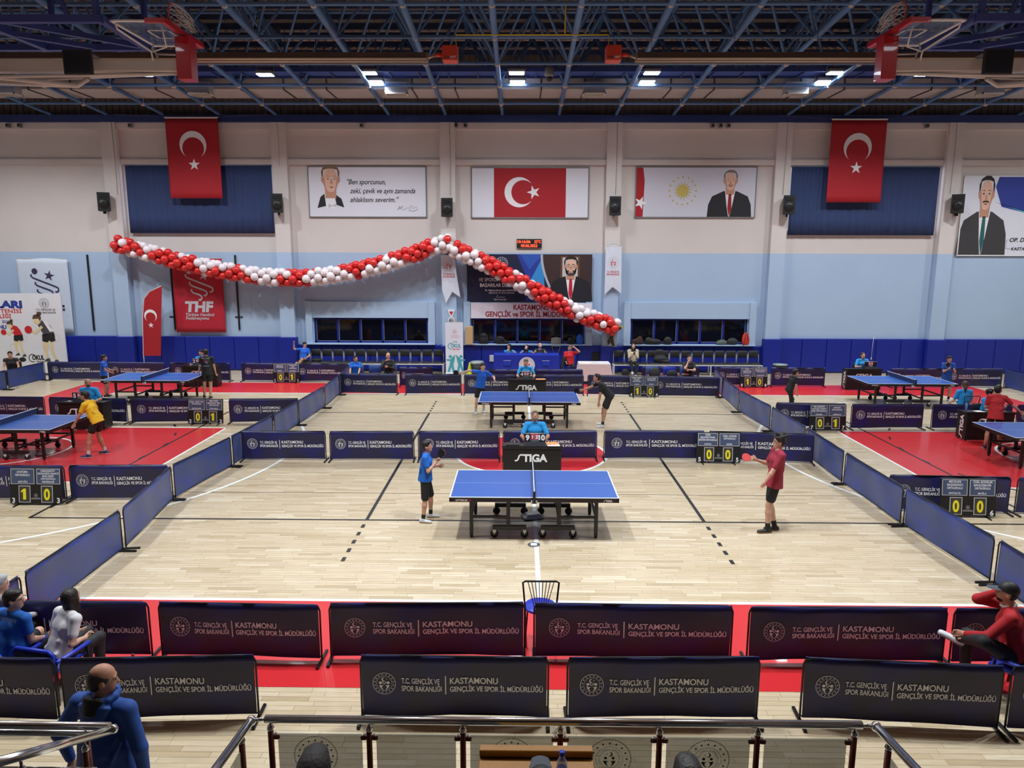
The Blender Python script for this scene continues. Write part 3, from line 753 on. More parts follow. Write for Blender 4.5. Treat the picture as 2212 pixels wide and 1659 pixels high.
def bust(P, cx, z0, s, suit, tie, hair, grey=False, beard=None, moust=None, hairline=0.2, shirt=None, L=2, turn=0.0, glasses=False, bow=False, w=1.0):
    """printed head-and-shoulders portrait; s = head height"""
    sh = shirt or M_PRW
    q = lambda pts: [(cx+x*s*w, z0+z*s) for x, z in pts]
    hz = 1.42 if not bow else 0.62                                           # chin height above z0
    if not bow:
        P.poly(q([(-1.15, 0), (-1.1, 0.65), (-0.92, 1.08), (-0.35, 1.35), (0.35, 1.35), (0.92, 1.08), (1.1, 0.65), (1.15, 0)]), suit, L)
        P.poly(q([(-0.26, 1.34), (0.26, 1.34), (0.12, 0.5), (0.02, 0.02), (-0.04, 0.02), (-0.14, 0.5)]), sh, L+1)
        P.poly(q([(-0.07, 1.2), (0.07, 1.2), (0.11, 0.45), (0.0, 0.0), (-0.11, 0.45)]), tie, L+2)
    else:
        P.poly(q([(-0.55, 0.0), (-0.42, 0.42), (-0.25, 0.55), (0.2, 0.5), (0.4, 0.35), (0.5, 0.02), (0.2, 0.12), (-0.2, 0.08)]), suit, L)
        P.poly(q([(-0.26, 0.55), (0.14, 0.45), (0.22, 0.0), (-0.2, -0.02)]), sh, L+1)
        P.poly(q([(-0.12, 0.16), (0.05, 0.1), (0.2, 0.2), (0.19, 0.03), (0.04, 0.08), (-0.12, 0.0)]), M_PGREY, L+2)
    P.poly(q([(-0.22, hz-0.25), (0.2, hz-0.25), (0.22, hz+0.25), (-0.24, hz+0.25)]), SKIN_S, L+2)
    face = [(0.30*math.sin(a)*(1.0 if math.cos(a) > -0.2 else 0.93), hz+0.44-0.46*math.cos(a)) for a in np.linspace(0, 2*math.pi, 26)[:-1]]
    P.poly(q(face), SKIN_P, L+3)
    for e in (-1, 1): P.poly(q([(e*0.29, hz+0.5), (e*0.37, hz+0.55), (e*0.36, hz+0.38), (e*0.29, hz+0.3)]), SKIN_S, L+2)
    top = hz+0.95
    hr = [(-0.34, hz+0.5), (-0.36, hz+0.75), (-0.28, top-0.02), (-0.1, top+0.08), (0.12, top+0.08), (0.28, top-0.02), (0.36, hz+0.75), (0.34, hz+0.5), (0.29, hz+0.62), (0.27, top-hairline), (0.1, top-hairline+0.05), (-0.12, top-hairline+0.05), (-0.27, top-hairline), (-0.29, hz+0.62)]
    P.poly(q(hr), hair, L+4)
    for e in (-1, 1): P.poly(q([(e*0.30, hz+0.62), (e*0.285, hz+0.30), (e*0.20, hz+0.06), (e*0.14, hz+0.02), (e*0.20, hz+0.22), (e*0.23, hz+0.5)]), SKIN_S, L+4)
    for e in (-1, 1):
        ex = e*0.13+turn
        P.poly(q([(ex-0.07, hz+0.47), (ex, hz+0.51), (ex+0.07, hz+0.47), (ex, hz+0.455)]), M_PRW, L+4); P.poly(circ(cx+ex*s*w, z0+(hz+0.48)*s, 0.028*s, 10), M_PRK, L+5)
        P.poly(q([(ex-0.09, hz+0.565), (ex, hz+0.60), (ex+0.09, hz+0.565), (ex, hz+0.575)]), hair, L+5)
        if glasses: P.ring(cx+ex*s*w, z0+(hz+0.48)*s, 0.085*s, 0.1*s, M_PRK, L+6, 16)
    P.poly(q([(turn-0.03, hz+0.46), (turn+0.03, hz+0.46), (turn+0.06, hz+0.29), (turn-0.06, hz+0.29)]), SKIN_S, L+4)
    P.poly(q([(turn-0.1, hz+0.17), (turn, hz+0.14), (turn+0.1, hz+0.17), (turn, hz+0.195)]), mat('print_lip', (150, 74, 70), 0.6), L+5)
    if moust: P.poly(q([(turn-0.16, hz+0.2), (turn-0.12, hz+0.26), (turn, hz+0.275), (turn+0.12, hz+0.26), (turn+0.16, hz+0.2), (turn, hz+0.225)]), moust, L+6)
    if beard:
        P.poly(q([(-0.3, hz+0.42), (-0.26, hz+0.1), (-0.12, hz-0.04), (0.12, hz-0.04), (0.26, hz+0.1), (0.3, hz+0.42), (0.2, hz+0.26), (0.08, hz+0.27), (0.12, hz+0.12), (-0.12, hz+0.12), (-0.08, hz+0.27), (-0.2, hz+0.26)]), beard, L+4)

M_SUIT = mat('print_suit', (26, 26, 34), 0.6); M_HAIRP = mat('print_hair', (40, 28, 24), 0.6, var=0.15, scale=30)
M_HAIRF = mat('print_hair_fair', (128, 92, 60), 0.6, var=0.2, scale=30); M_HAIRG = mat('print_hair_grey', (120, 112, 108), 0.6, var=0.15, scale=30)
M_SHEET = mat('poster_white', (222, 224, 236), 0.5, var=0.02, scale=1)
# portrait and quotation
t, w, h, P = board('poster', 'white poster with a portrait and a handwritten style quotation', 'poster', -8.55, -3.97, 6.1, 8.0, 12.48, M_SHEET, group='long wall posters', frame=M_GREYP)
bust(P, -1.42, 0.34, 1.0, M_SUIT, M_PRW, M_HAIRF, hairline=0.13, turn=0.03, bow=True)
for i, (tx, x, wd) in enumerate((("''Ben sporcunun,", -0.78, 1.5), ('zeki, çevik ve aynı zamanda', -0.68, 2.55), ("ahlaklısını severim.''", -0.68, 1.9))):
    P.text(tx, x, 1.24-i*0.335, 0.27, M_PRK, 2, shear=0.32, bold=0.012, width=wd)
P.stroke([(1.15, 0.25), (1.25, 0.42), (1.22, 0.3), (1.38, 0.43), (1.28, 0.32), (1.42, 0.26), (1.46, 0.36), (1.5, 0.28), (1.56, 0.38), (1.6, 0.3), (1.68, 0.46), (1.66, 0.3), (1.76, 0.44), (1.76, 0.32), (1.9, 0.38), (1.95, 0.3), (1.8, 0.22), (1.6, 0.26)], 0.014, M_PRK, 2)
P.build('print', t, base=0.03)
# flag poster
t, w, h, P = board('poster', 'white poster with a wide red crescent flag in the middle', 'poster', -2.2, 2.34, 6.08, 7.97, 12.48, M_SHEET, group='long wall posters', frame=M_GREYP)
P.rect(-1.40, 0.01, 1.39, h-0.02, M_RED, 1); P.poly(crescent(-0.42, 0.97, 0.57, 0.455, 0.15, 0, 40), M_PRW, 2); P.poly(star(0.14, 0.97, 0.27, math.pi), M_PRW, 2)
P.build('print', t, base=0.03)
# portrait with sun emblem
t, w, h, P = board('poster', 'pale grey poster with a golden sun emblem and a man in a suit', 'poster', 4.16, 8.8, 6.11, 8.0, 12.48, mat('poster_grey', (205, 206, 220), 0.5, var=0.03, scale=1), group='long wall posters', frame=M_GREYP)
P.poly([(-w+0.01, 0.02), (-2.02, 0.02), (-1.98, h-0.5), (-2.05, h-0.02), (-w+0.01, h-0.02)], M_RED, 1); P.poly(star(-2.12, 0.55, 0.26, 1.2), M_PRW, 2)
M_GOLD = mat('print_gold', (196, 178, 96), 0.5)
P.poly(star(-0.5, 1.0, 0.36, 0.2, 0.55, 16), M_GOLD, 2)
for i in range(16): a = 2*math.pi*i/16; P.poly(star(-0.5+0.52*math.cos(a), 1.0+0.52*math.sin(a), 0.062, a), M_GOLD, 2)
bust(P, 1.33, 0.02, 0.72, M_SUIT, mat('print_tie_red', (150, 24, 34), 0.6), M_HAIRG, hairline=0.1, moust=M_HAIRG, L=2, w=1.04)
P.build('print', t, base=0.03)
# large portrait poster at the right edge
t, w, h, P = board('poster', 'large poster at the right edge with a moustached man in a green tie', 'poster', 16.77, 21.2, 4.68, 7.67, 12.46, M_SHEET, frame=M_WHITE)
P.poly([(-0.9, h-0.02), (0.5, h-0.02), (w, 1.7), (w, 1.15), (-0.7, 1.85), (-1.0, 2.6)], mat('print_blue', (36, 56, 150), 0.6), 1)
P.poly([(-0.95, 2.02), (-0.6, 1.9), (w, 1.15), (w, 0.95)], mat('print_cyan', (84, 170, 206), 0.6), 2)
bust(P, -1.33, 0.02, 1.22, mat('print_suit_grey', (58, 56, 60), 0.6), mat('print_tie_green', (34, 96, 100), 0.6), M_HAIRP, hairline=0.1, moust=M_HAIRP, L=3, w=0.68)
P.text('OP. DR. R', -0.24, 0.52, 0.22, M_PRK, 3, bold=0.03, shear=0.2, width=0.95); P.text('KASTAMO', -0.15, 0.2, 0.16, M_PRK, 3, bold=0.03, shear=0.2, width=0.8)
P.stroke([(-0.27, 0.6), (-0.36, 0.6), (-0.36, 0.26), (-0.18, 0.26)], 0.014, M_PRK, 3)
P.build('print', t, base=0.03)
# dark blue banner above the middle window
t, w, h, P = board('banner', 'dark blue banner above the middle window with a bearded man in a suit', 'banner', -2.4, 2.53, 2.84, 4.68, 12.40, M_PNAVY)
P.poly([(-0.5, h), (0.55, h), (0.5, 0), (-0.15, 0), (0.0, 0.7)], mat('print_blue', (36, 56, 150), 0.6), 1)
P.poly([(-0.35, h-0.02), (0.0, 1.25), (0.5, h-0.02)], mat('print_blue2', (40, 86, 178), 0.6), 2); P.poly([(0.0, 0.75), (0.52, h-0.1), (0.62, 0.4)], mat('print_sky', (52, 140, 206), 0.6), 2)
M_ROOM = mat('print_room', (58, 40, 40), 0.6, var=0.25, scale=6)
pts = [(2.44, h-0.01)]+[(2.44-1.93+0.0+0.62*(1-math.cos(a)), h-0.01-h*0.99*a/1.55) for a in np.linspace(0, 1.55, 14)]+[(2.44, 0.01)]
P.poly(pts, M_ROOM, 3)
P.stroke([(2.44-1.96+0.62*(1-math.cos(a)), h-0.01-h*0.99*a/1.55) for a in np.linspace(0, 1.55, 14)], 0.09, mat('print_silver', (176, 182, 196), 0.5), 4)
P.rect(1.22, 0.85, 1.98, h-0.06, mat('print_wood', (96, 62, 40), 0.6), 4); P.rect(1.30, 0.95, 1.9, h-0.12, M_PGREY, 5)
bust(P, 1.63, 0.01, 0.72, M_SUIT, mat('print_tie_crimson', (190, 30, 50), 0.6), M_HAIRP, hairline=0.14, beard=mat('print_beard', (70, 62, 60), 0.6), L=6, glasses=True, w=1.05)
P.emblem(-1.1, h-0.36, 0.25, M_PRW, 3)
P.text('MİNÖR', -1.35, 0.98, 0.2, M_PRW, 3, width=0.85); P.text('VE SPORDA YILDIZLARA', -2.0, 0.78, 0.2, M_PRW, 3, width=1.75); P.text('BAŞARILAR DİLERİZ', -1.95, 0.57, 0.19, M_PRW, 3, bold=0.025, width=1.5)
P.text('Dr. Mehmet Muharrem KASAPOĞLU', -1.75, 0.40, 0.09, M_PRW, 3, bold=0.02, width=1.3); P.text('GENÇLİK VE SPOR BAKANI', -1.6, 0.30, 0.09, M_PRW, 3, width=1.0); P.text('@kasapoglu', -1.4, 0.05, 0.08, M_PRW, 3, width=0.5)
P.stroke([(-1.3, 0.15), (-1.25, 0.26), (-1.24, 0.14), (-1.1, 0.17), (-1.0, 0.15), (-0.98, 0.18)], 0.012, M_PRW, 3)
P.build('print', t, base=0.03)
t, w, h, P = board('sign', 'white sign with red lettering directly above the middle window', 'sign', -2.25, 2.55, 2.16, 2.77, 12.38, mat('sign_white', (226, 218, 230), 0.5))
M_MAR = mat('print_maroon', (150, 24, 44), 0.6)
P.text('KASTAMONU', 0.0, 0.345, 0.29, M_MAR, 2, 'c', bold=0.03, width=1.42); P.text('GENÇLİK ve SPOR İL MÜDÜRLÜĞÜ', 0.05, 0.07, 0.29, M_MAR, 2, 'c', bold=0.03, width=3.75)
P.build('lettering', t, base=0.03)
# red digital clock
t = thing('digital_clock', 'black digital clock with red lit figures above the banner', 'clock', (0.05, 12.5, 4.93))
MB().rbox((-0.49, -0.09, 0), (0.49, 0, 0.34), 0.01).build('case', M_BLKPL, t)
M_LED = mat('led_red', (255, 70, 40), 0.5, emit=2.2, var=0)
P = Print(); P.text('10:16:06', -0.47, 0.185, 0.15, M_LED, 1, bold=0.015, width=0.52); P.text('22°C', 0.2, 0.185, 0.15, M_LED, 1, bold=0.015, width=0.26); P.text('09.06.2023', 0, 0.03, 0.15, M_LED, 1, 'c', bold=0.015, width=0.64); P.build('figures', t, base=0.09)
# club banners at the left
def club(P, cx, z, k, m):
    """ball, star and three hooked strokes"""
    P.poly(circ(cx-0.36*k, z+0.55*k, 0.13*k, 20), m, 2); P.poly(star(cx+0.28*k, z+0.36*k, 0.24*k, 1.35), m, 2)
    for a, b_, ln in ((-0.52, 0.32, 1.15), (-0.36, -0.02, 0.72), (-0.3, -0.34, 0.42)):
        x0, z0 = cx+a*k, z+b_*k; x1, z1 = x0+ln*k, z0-ln*0.42*k
        P.stroke([(x0, z0+0.1*k), (x0-0.02*k, z0+0.02*k), (x0+0.06*k, z0-0.06*k), (x1-0.1*k, z1+0.04*k), (x1, z1-0.02*k), (x1+0.02*k, z1-0.12*k), (x1-0.06*k, z1-0.2*k), (x1-0.14*k, z1-0.18*k)], 0.07*k, m, 2)
for x0, x1, z1, h, cm, pm_, lab, txt in ((-14.1, -12.1, 4.49, 2.93, mat('banner_crimson', (178, 26, 48), 0.7), M_PGREY, 'crimson handball federation banner hanging on the left wall', True), (-20.3, -18.26, 4.47, 2.94, mat('banner_pale', (206, 216, 230), 0.7), mat('print_plum', (58, 44, 82), 0.6), 'pale hanging banner with plum strokes behind the event board', False)):
    w = x1-x0; t = thing('hanging_banner', lab, 'banner', (x0, 12.36, z1), 0, 'club banners')
    dy = lambda x, z: 0.01*math.sin(x*4+z)
    wave_sheet(w, h, dy, 20, 14).build('cloth', cm, t)
    P = Print(); club(P, w*0.5, -1.0, 0.9, pm_)
    if txt:
        P.text('THF', w*0.5, -2.1, 0.56, pm_, 2, 'c', bold=0.05, shear=0.12, width=1.15); P.text('Türkiye Hentbol', 0.42, -2.28, 0.17, pm_, 2, bold=0.02, shear=0.15, width=1.15); P.text('Federasyonu', 0.42, -2.42, 0.17, pm_, 2, bold=0.02, shear=0.15, width=0.93)
    else: P.text('THF', w*0.55, -2.2, 0.5, pm_, 2, 'c', bold=0.05, width=1.3)
    P.build('print', t, dy=dy, base=0.008)
    MB().tube((0, 0, 0.0), (w, 0, 0.0), 0.012, n=6).build('rod', M_WHITE, t)
# thin black poles on the wall
for x, z0, z1, side in ((-17.5, 1.6, 4.62, 'between the pale banner and the first pillar'), (-14.2, 1.65, 4.55, 'left of the crimson banner'), (-11.6, 1.65, 4.62, 'right of the crimson banner')):
    o = MB().box((-0.03, -0.05, 0), (0.03, 0, z1-z0))
    if x > -15: o.box((-0.2 if x < -12 else -0.15, -0.03, 0.5), (0.15 if x > -12 else 0.2, 0, 0.54))
    tag(o.build('wall_pole', M_BLACK, None, (x, 12.5, z0), (0, 0, 0)), 'thin black pole fixed to the wall %s' % side, 'pole', 'black wall poles')
# feather flag on a stand
t = thing('feather_flag', 'narrow red feather flag with crescent standing before the blue pads', 'flag', (-14.85, 11.9, 0))
w_ = 0.78
out = [(-0.46, 0.66), (0.26, 0.66), (0.40, 2.2), (0.52, 3.42), (0.3, 3.36), (0.02, 3.2), (-0.22, 2.92), (-0.30, 2.62), (-0.38, 1.8)]
MB().prism(out, -0.006, 0.006).build('cloth', M_RED, t)
P = Print(); P.poly(crescent(-0.02, 2.25, 0.25, 0.2, 0.065, -math.pi/2, 30), M_PRW, 1); P.poly(star(-0.03, 1.88, 0.115, math.pi/2), M_PRW, 1); P.build('crescent_and_star', t, base=0.008)
MB().path([(-0.42, 0, 0.02), (-0.44, 0, 0.7), (-0.34, 0, 2.2), (-0.22, 0, 2.92), (0.02, 0, 3.2), (0.5, 0, 3.42)], 0.012, 6).build('pole', M_WHITE, t)
MB().cbox((-0.42, 0, 0.012), (0.5, 0.06, 0.024)).cbox((-0.42, 0, 0.012), (0.06, 0.5, 0.024)).build('foot', M_BLACK, t)
# big event board at the left edge
t = thing('event_board', 'big white printed event board at the left edge with cartoon players', 'board', (-19.6, 10.98, 0))
MB().box((-2.6, -0.03, 0.1), (1.82, 0.03, 3.16)).build('panel', mat('board_white', (222, 224, 232), 0.5, var=0.03, scale=3), t)
MB().box((-2.2, 0.03, 0), (-2.14, 0.6, 0.04)).box((-2.2, 0.03, 0), (-2.14, 0.08, 2.6)).box((1.3, 0.03, 0), (1.36, 0.6, 0.04)).box((1.3, 0.03, 0), (1.36, 0.08, 2.6)).build('support', M_GREYP, t)
P = Print(); MB_ = mat('print_royal', (30, 56, 150), 0.6); MS = mat('print_cream_skin', (226, 206, 160), 0.6); MK = M_PRK; MD = mat('print_dark_grey', (70, 66, 72), 0.6)
P.text('SPORLARI', 0.32, 2.62, 0.36, MB_, 2, 'r', bold=0.06, width=2.3); P.text('MASA TENİSİ', 0.28, 2.42, 0.2, M_PRR, 2, 'r', bold=0.02, width=1.55); P.text('BİRİNCİLİĞİ', -0.15, 2.22, 0.19, M_PRR, 2, 'r', bold=0.03, width=1.3)
P.text('2023', -0.24, 2.03, 0.15, MB_, 2, 'r', bold=0.02); P.text('KASTAMONU', -0.38, 1.81, 0.2, MB_, 2, 'r', bold=0.05)
P.emblem(1.17, 2.79, 0.19, MD, 2); P.text('T.C. GENÇLİK VE', 1.2, 2.51, 0.1, MD, 2, 'c', bold=0.02, width=0.74); P.text('SPOR BAKANLIĞI', 1.2, 2.40, 0.1, MD, 2, 'c', bold=0.02, width=0.76)
def toon(P, ox, oz, k, shirt, red, flip=1):
    q = lambda pts: [(ox+flip*x*k, oz+z*k) for x, z in pts]
    P.poly(q([(0.02, 1.0), (0.2, 1.06), (0.3, 0.9), (0.18, 0.5), (0.24, 0.12), (0.14, 0.1), (0.02, 0.5)]), MS, 3)
    P.poly(q([(0.34, 1.06), (0.5, 0.95), (0.48, 0.55), (0.62, 0.08), (0.52, 0.05), (0.34, 0.5), (0.34, 0.85)]), MS, 3)
    P.poly(q([(0.02, 1.28), (0.6, 1.34), (0.62, 0.98), (0.4, 0.92), (0.34, 1.0), (0.22, 0.9), (0.0, 0.96)]), MK, 4)
    P.poly(q([(-0.15, 1.75), (0.1, 1.95), (0.45, 1.7), (0.6, 1.34), (0.1, 1.24), (0.02, 1.4)]), shirt, 4)
    P.poly(q([(0.1, 1.95), (0.32, 1.86), (0.58, 1.42), (0.4, 1.4)]), M_PRW if not red else shirt, 5)
    P.poly(q([(-0.3, 1.85), (-0.12, 1.72), (0.02, 1.86), (-0.06, 2.1), (-0.32, 2.08)]), MS, 5); P.poly(q([(-0.36, 2.0), (-0.3, 2.18), (-0.1, 2.24), (0.06, 2.08), (0.0, 1.88), (-0.08, 2.02)]), mat('print_brown', (84, 58, 50), 0.6), 6)
    P.poly(circ(ox+flip*-0.02*k, oz+2.24*k, 0.1*k, 12), mat('print_brown', (84, 58, 50), 0.6), 6)
    P.poly(q([(0.1, 1.6), (-0.28, 1.28), (-0.5, 1.44), (-0.44, 1.52), (-0.28, 1.42), (0.02, 1.7)]), MS, 5); P.poly(circ(ox+flip*-0.6*k, oz+1.5*k, 0.18*k, 18), M_PRR, 6)
    P.poly(q([(-0.02, 0.0), (0.3, 0.02), (0.26, 0.16), (0.12, 0.14)]), MD, 5); P.poly(q([(0.42, -0.1), (0.72, -0.04), (0.64, 0.1), (0.5, 0.06)]), MD, 5)
toon(P, 0.95, 0.55, 0.82, MD, False); toon(P, -0.15, 0.78, 0.6, M_PRR, True)
P.text('OKUL', 0.72, 0.62, 0.24, M_PRK, 2, 'c', bold=0.05, width=0.48); P.ring(0.50, 0.68, 0.13, 0.16, M_PRK, 2, 18, 0.8, 5.2); P.text('Sporları', 0.8, 0.52, 0.1, M_PRK, 2, 'c', bold=0.02)
for i in range(5): P.ring(-0.2+i*0.42, 1.1+0.35*(i % 3), 0.12, 0.135, M_PGREY, 1, 20); 
P.poly(circ(0.1, 0.62, 0.14, 18, rz=0.09), MK, 2); P.build('print', t, base=0.03)
# pennants
for x, y, z1, tw, lab in ((-3.1, 12.1, 4.62, 0.16, 'white swallow-tailed pennant twisting below the balloon peak'), (3.32, 12.08, 4.98, 0.0, 'white swallow-tailed pennant hanging straight on the pillar')):
    t = thing('pennant', lab, 'pennant', (x, y, z1), 0, 'pennants')
    pl = [(-0.31, 0), (-0.31+0.0, -1.85), (0.0, -1.55), (0.34, -1.8), (0.31, 0)] if tw == 0 else [(-0.3, 0), (-0.26, -1.3), (-0.12, -1.86), (0.14, -1.4), (0.45, -1.62), (0.3, -0.6), (0.26, 0)]
    MB().prism(pl[::1], -0.004, 0.004).build('cloth', mat('pennant_white', (212, 218, 232), 0.7), t)
    P = Print(); P.emblem(0, -0.62 if tw == 0 else -0.4, 0.22, M_PGREY, 1, M_PRR); P.text('T.C. GENÇLİK VE', 0, -1.0 if tw == 0 else -0.75, 0.1, M_PRR, 1, 'c', bold=0.02, width=0.46); P.text('SPOR BAKANLIĞI', 0, -1.1 if tw == 0 else -0.85, 0.1, M_PRR, 1, 'c', bold=0.02, width=0.48); P.build('print', t, base=0.006)
    MB().tube((-0.32, 0, 0.01), (0.32, 0, 0.01), 0.012, n=6).build('rod', M_WHITE, t); MB().tube((-0.3, 0, 0.01), (0, 0.06, 0.12), 0.004, n=4).tube((0.3, 0, 0.01), (0, 0.06, 0.12), 0.004, n=4).build('cord', M_GREYP, t)
# medal-shaped plate on the pillar and player cut-out
t = thing('medal_plate', 'medal-shaped plate fixed to the pillar above the roll-up banner', 'plate', (-3.02, 12.2, 2.08))
MB().lathe([(0.001, -0.03), (0.17, -0.03), (0.17, 0.0), (0.001, 0.0)], 24, axis='y').build('disc', mat('medal_grey', (150, 156, 160), 0.5), t)
P = Print(); P.ring(0, 0, 0.11, 0.15, M_PRW, 1, 24); P.poly(crescent(0, 0, 0.07, 0.055, 0.02, 0.5), MD, 1); P.poly([(-0.14, 0.42), (-0.05, 0.16), (0.05, 0.16), (0.14, 0.42)], M_PRW, 1); P.poly([(-0.08, 0.36), (0, 0.2), (0.08, 0.36)], M_PRR, 2); P.build('print', t, base=0.03)
MB().prism([(-0.15, 0.43), (-0.05, 0.15), (0.05, 0.15), (0.15, 0.43)], -0.029, 0).build('ribbon', M_PRW, t)
t = thing('player_cutout', 'cut-out picture of a jumping handball player on the pillar', 'cut-out', (3.3, 12.08, 1.36))
q = [(-0.1, -0.22), (0.0, -0.12), (0.08, -0.28), (0.16, -0.25), (0.1, 0.05), (0.14, 0.3), (0.3, 0.36), (0.42, 0.42), (0.4, 0.5), (0.16, 0.5), (0.1, 0.6), (0.0, 0.58), (-0.02, 0.46), (-0.22, 0.44), (-0.38, 0.58), (-0.42, 0.52), (-0.3, 0.36), (-0.02, 0.34), (-0.04, 0.1), (-0.14, -0.06)]
MB().prism(q[::1], -0.012, 0).build('panel', mat('cutout_print', (54, 48, 40), 0.6, var=0.5, scale=14), t)
MB().prism([(x*1.12, z*1.08) for x, z in q], 0, 0.012).build('outline', mat('cutout_yellow', (200, 180, 40), 0.6), t)
# loudspeakers on the pillars
for i, (x, z, rz, lab) in enumerate(((-16.33, 6.62, 0.5, 'first'), (-9.62, 6.58, 0.15, 'second'), (-3.1, 6.43, 0.0, 'third'), (3.3, 6.5, 0.0, 'fourth'), (9.9, 6.55, -0.15, 'fifth'), (16.3, 6.6, -0.5, 'sixth'))):
    t = thing('loudspeaker', 'black wall loudspeaker on the %s pillar from the left' % lab, 'loudspeaker', (x, 11.93, z-0.35), rz, 'wall loudspeakers')
    MB().add([(-0.22, -0.18, 0), (0.22, -0.18, 0), (0.15, 0.16, 0), (-0.15, 0.16, 0), (-0.22, -0.18, 0.7), (0.22, -0.18, 0.7), (0.15, 0.16, 0.68), (-0.15, 0.16, 0.68)], [(0, 3, 2, 1), (4, 5, 6, 7), (0, 1, 5, 4), (1, 2, 6, 5), (2, 3, 7, 6), (3, 0, 4, 7)]).build('cabinet', M_BLKPL, t)
    MB().lathe([(0.001, -0.2), (0.07, -0.195), (0.17, -0.2), (0.175, -0.18), (0.001, -0.18)], 20, (0, 0, 0.27), axis='y').build('woofer', M_BLACK, t)
    MB().rbox((-0.15, -0.195, 0.5), (0.15, -0.18, 0.62), 0.01).build('horn', M_BLACK, t)
    MB().box((-0.03, 0.14, 0.0), (0.03, 0.34, 0.06)).box((-0.06, 0.2 if abs(rz) > 0.3 else 0.27, -0.08), (0.06, 0.34 if abs(rz) > 0.3 else 0.29, 0.12)).build('wall_bracket', M_BLACK, t)
# small cameras on the top beam
for x, n_, lab in ((-19.9, 1, 'far left'), (-19.45, 1, 'second at the far left'), (-15.2, 1, 'left of the left flag'), (-6.35, 1, 'above the quotation poster'), (-2.75, 1, 'left one beside the third pillar'), (-2.4, 1, 'right one beside the third pillar'), (6.95, 1, 'left of three above the sun poster'), (7.25, 1, 'middle of three above the sun poster'), (7.55, 1, 'right of three above the sun poster'), (15.0, 1, 'right of the right flag')):
    t = thing('small_camera', 'tiny grey camera on the top beam, %s' % lab, 'spotlight', (x, 12.28, 9.40), 0, 'small cameras')
    MB().rbox((-0.06, -0.16, 0.0), (0.06, 0.0, 0.14), 0.015).build('head', M_GREYP, t); MB().lathe([(0.001, -0.175), (0.045, -0.175), (0.045, -0.16), (0.001, -0.16)], 12, (0, 0, 0.07), axis='y').build('glass', M_BLKPL, t)
# balloon garlands
M_BR = mat('balloon_red', (214, 44, 42), 0.25, var=0.03, coat=0.2); M_BW = mat('balloon_white', (236, 226, 230), 0.25, var=0.03, coat=0.2)
bp = [(k_*1.2, z_*1.2) for k_, z_ in [(0.001, -0.165), (0.02, -0.16), (0.012, -0.15), (0.055, -0.115), (0.11, -0.045), (0.132, 0.02), (0.125, 0.075), (0.09, 0.12), (0.045, 0.142), (0.001, 0.148)]]
bal = {c: MB().lathe(bp, 12).mesh('balloon', m) for c, m in (('r', M_BR), ('w', M_BW))}
def garland(label, pts, y, ph):
    pts = [Vector((x, y, z)) for x, z in pts]; rr = random.Random(11)
    seg = [(b_-a).length for a, b_ in zip(pts[:-1], pts[1:])]; tot = sum(seg)
    t = thing('balloon_garland', label, 'garland', pts[0], 0, 'balloon garlands')
    MB().path([p-pts[0] for p in pts], 0.01, 5).build('string', M_WHITE, t)
    n = int(tot/0.245)
    for i in range(n+1):
        d = tot*i/n; k = 0
        while k < len(seg)-1 and d > seg[k]: d -= seg[k]; k += 1
        p = pts[k].lerp(pts[k+1], d/seg[k]); tg = (pts[k+1]-pts[k]).normalized(); u = Vector((0, 1, 0)); v = tg.cross(u)
        for j in range(4):
            a = j*math.pi/2+i*math.pi/4+0.2; dr = (u*math.cos(a)+v*math.sin(a))
            c = 'r' if ((j*0.5+i*0.42+ph) % 4) < 2.05 else 'w'
            if rr.random() < 0.05: c = 'w' if c == 'r' else 'r'
            o = link('balloon', bal[c], t, p-pts[0]+dr*0.195+tg*rr.uniform(-0.03, 0.03)); o.rotation_euler = dr.to_track_quat('Z', 'Y').to_euler(); s_ = rr.uniform(0.93, 1.08); o.scale = (s_,)*3
garland('long sagging swag of red and white balloons on the left', [(-15.9, 5.02), (-14.8, 4.72), (-13.5, 4.36), (-12.2, 4.08), (-11.0, 3.88), (-9.9, 3.77), (-8.8, 3.74), (-7.7, 3.85), (-6.6, 4.05), (-5.5, 4.32), (-4.4, 4.68), (-3.6, 4.98), (-3.05, 5.12)], 11.85, 0.3)
garland('shorter swag of red and white balloons falling to the right', [(-2.8, 4.86), (-2.0, 4.5), (-1.2, 4.10), (-0.4, 3.66), (0.4, 3.22), (1.2, 2.78), (2.0, 2.40), (2.8, 2.10), (3.4, 1.88)], 11.8, 1.2)
# ================================================================== COURT FURNITURE
# ---- surround barriers
def painted_satin(name, rgb, rgb2, rough=0.42):  # brighter blue streaks put the cloth's satin reflections into its colour
    m = mat(name, rgb, rough, var=0, sheen=0.15)
    nt = m.node_tree; b = nt.nodes['Principled BSDF']; L = nt.links.new
    tc = nt.nodes.new('ShaderNodeTexCoord'); mp = nt.nodes.new('ShaderNodeMapping'); mp.inputs['Scale'].default_value = (1.0, 1.0, 2.2); mp.inputs['Rotation'].default_value = (0, 0.5, 0)
    n = nt.nodes.new('ShaderNodeTexNoise'); n.inputs['Scale'].default_value = 2.2; n.inputs['Detail'].default_value = 2; n.inputs['Distortion'].default_value = 0.6
    cr = nt.nodes.new('ShaderNodeValToRGB'); cr.color_ramp.elements[0].position = 0.42; cr.color_ramp.elements[0].color = lin(rgb)+(1,); cr.color_ramp.elements[1].position = 0.72; cr.color_ramp.elements[1].color = lin(rgb2)+(1,)
    L(tc.outputs['Object'], mp.inputs['Vector']); L(mp.outputs['Vector'], n.inputs['Vector']); L(n.outputs['Fac'], cr.inputs['Fac']); L(cr.outputs['Color'], b.inputs['Base Color'])
    return m
M_FABF = painted_satin('barrier_print_navy', (28, 26, 64), (20, 22, 98)); M_FABB = painted_satin('barrier_back_blue', (42, 62, 118), (28, 54, 146))
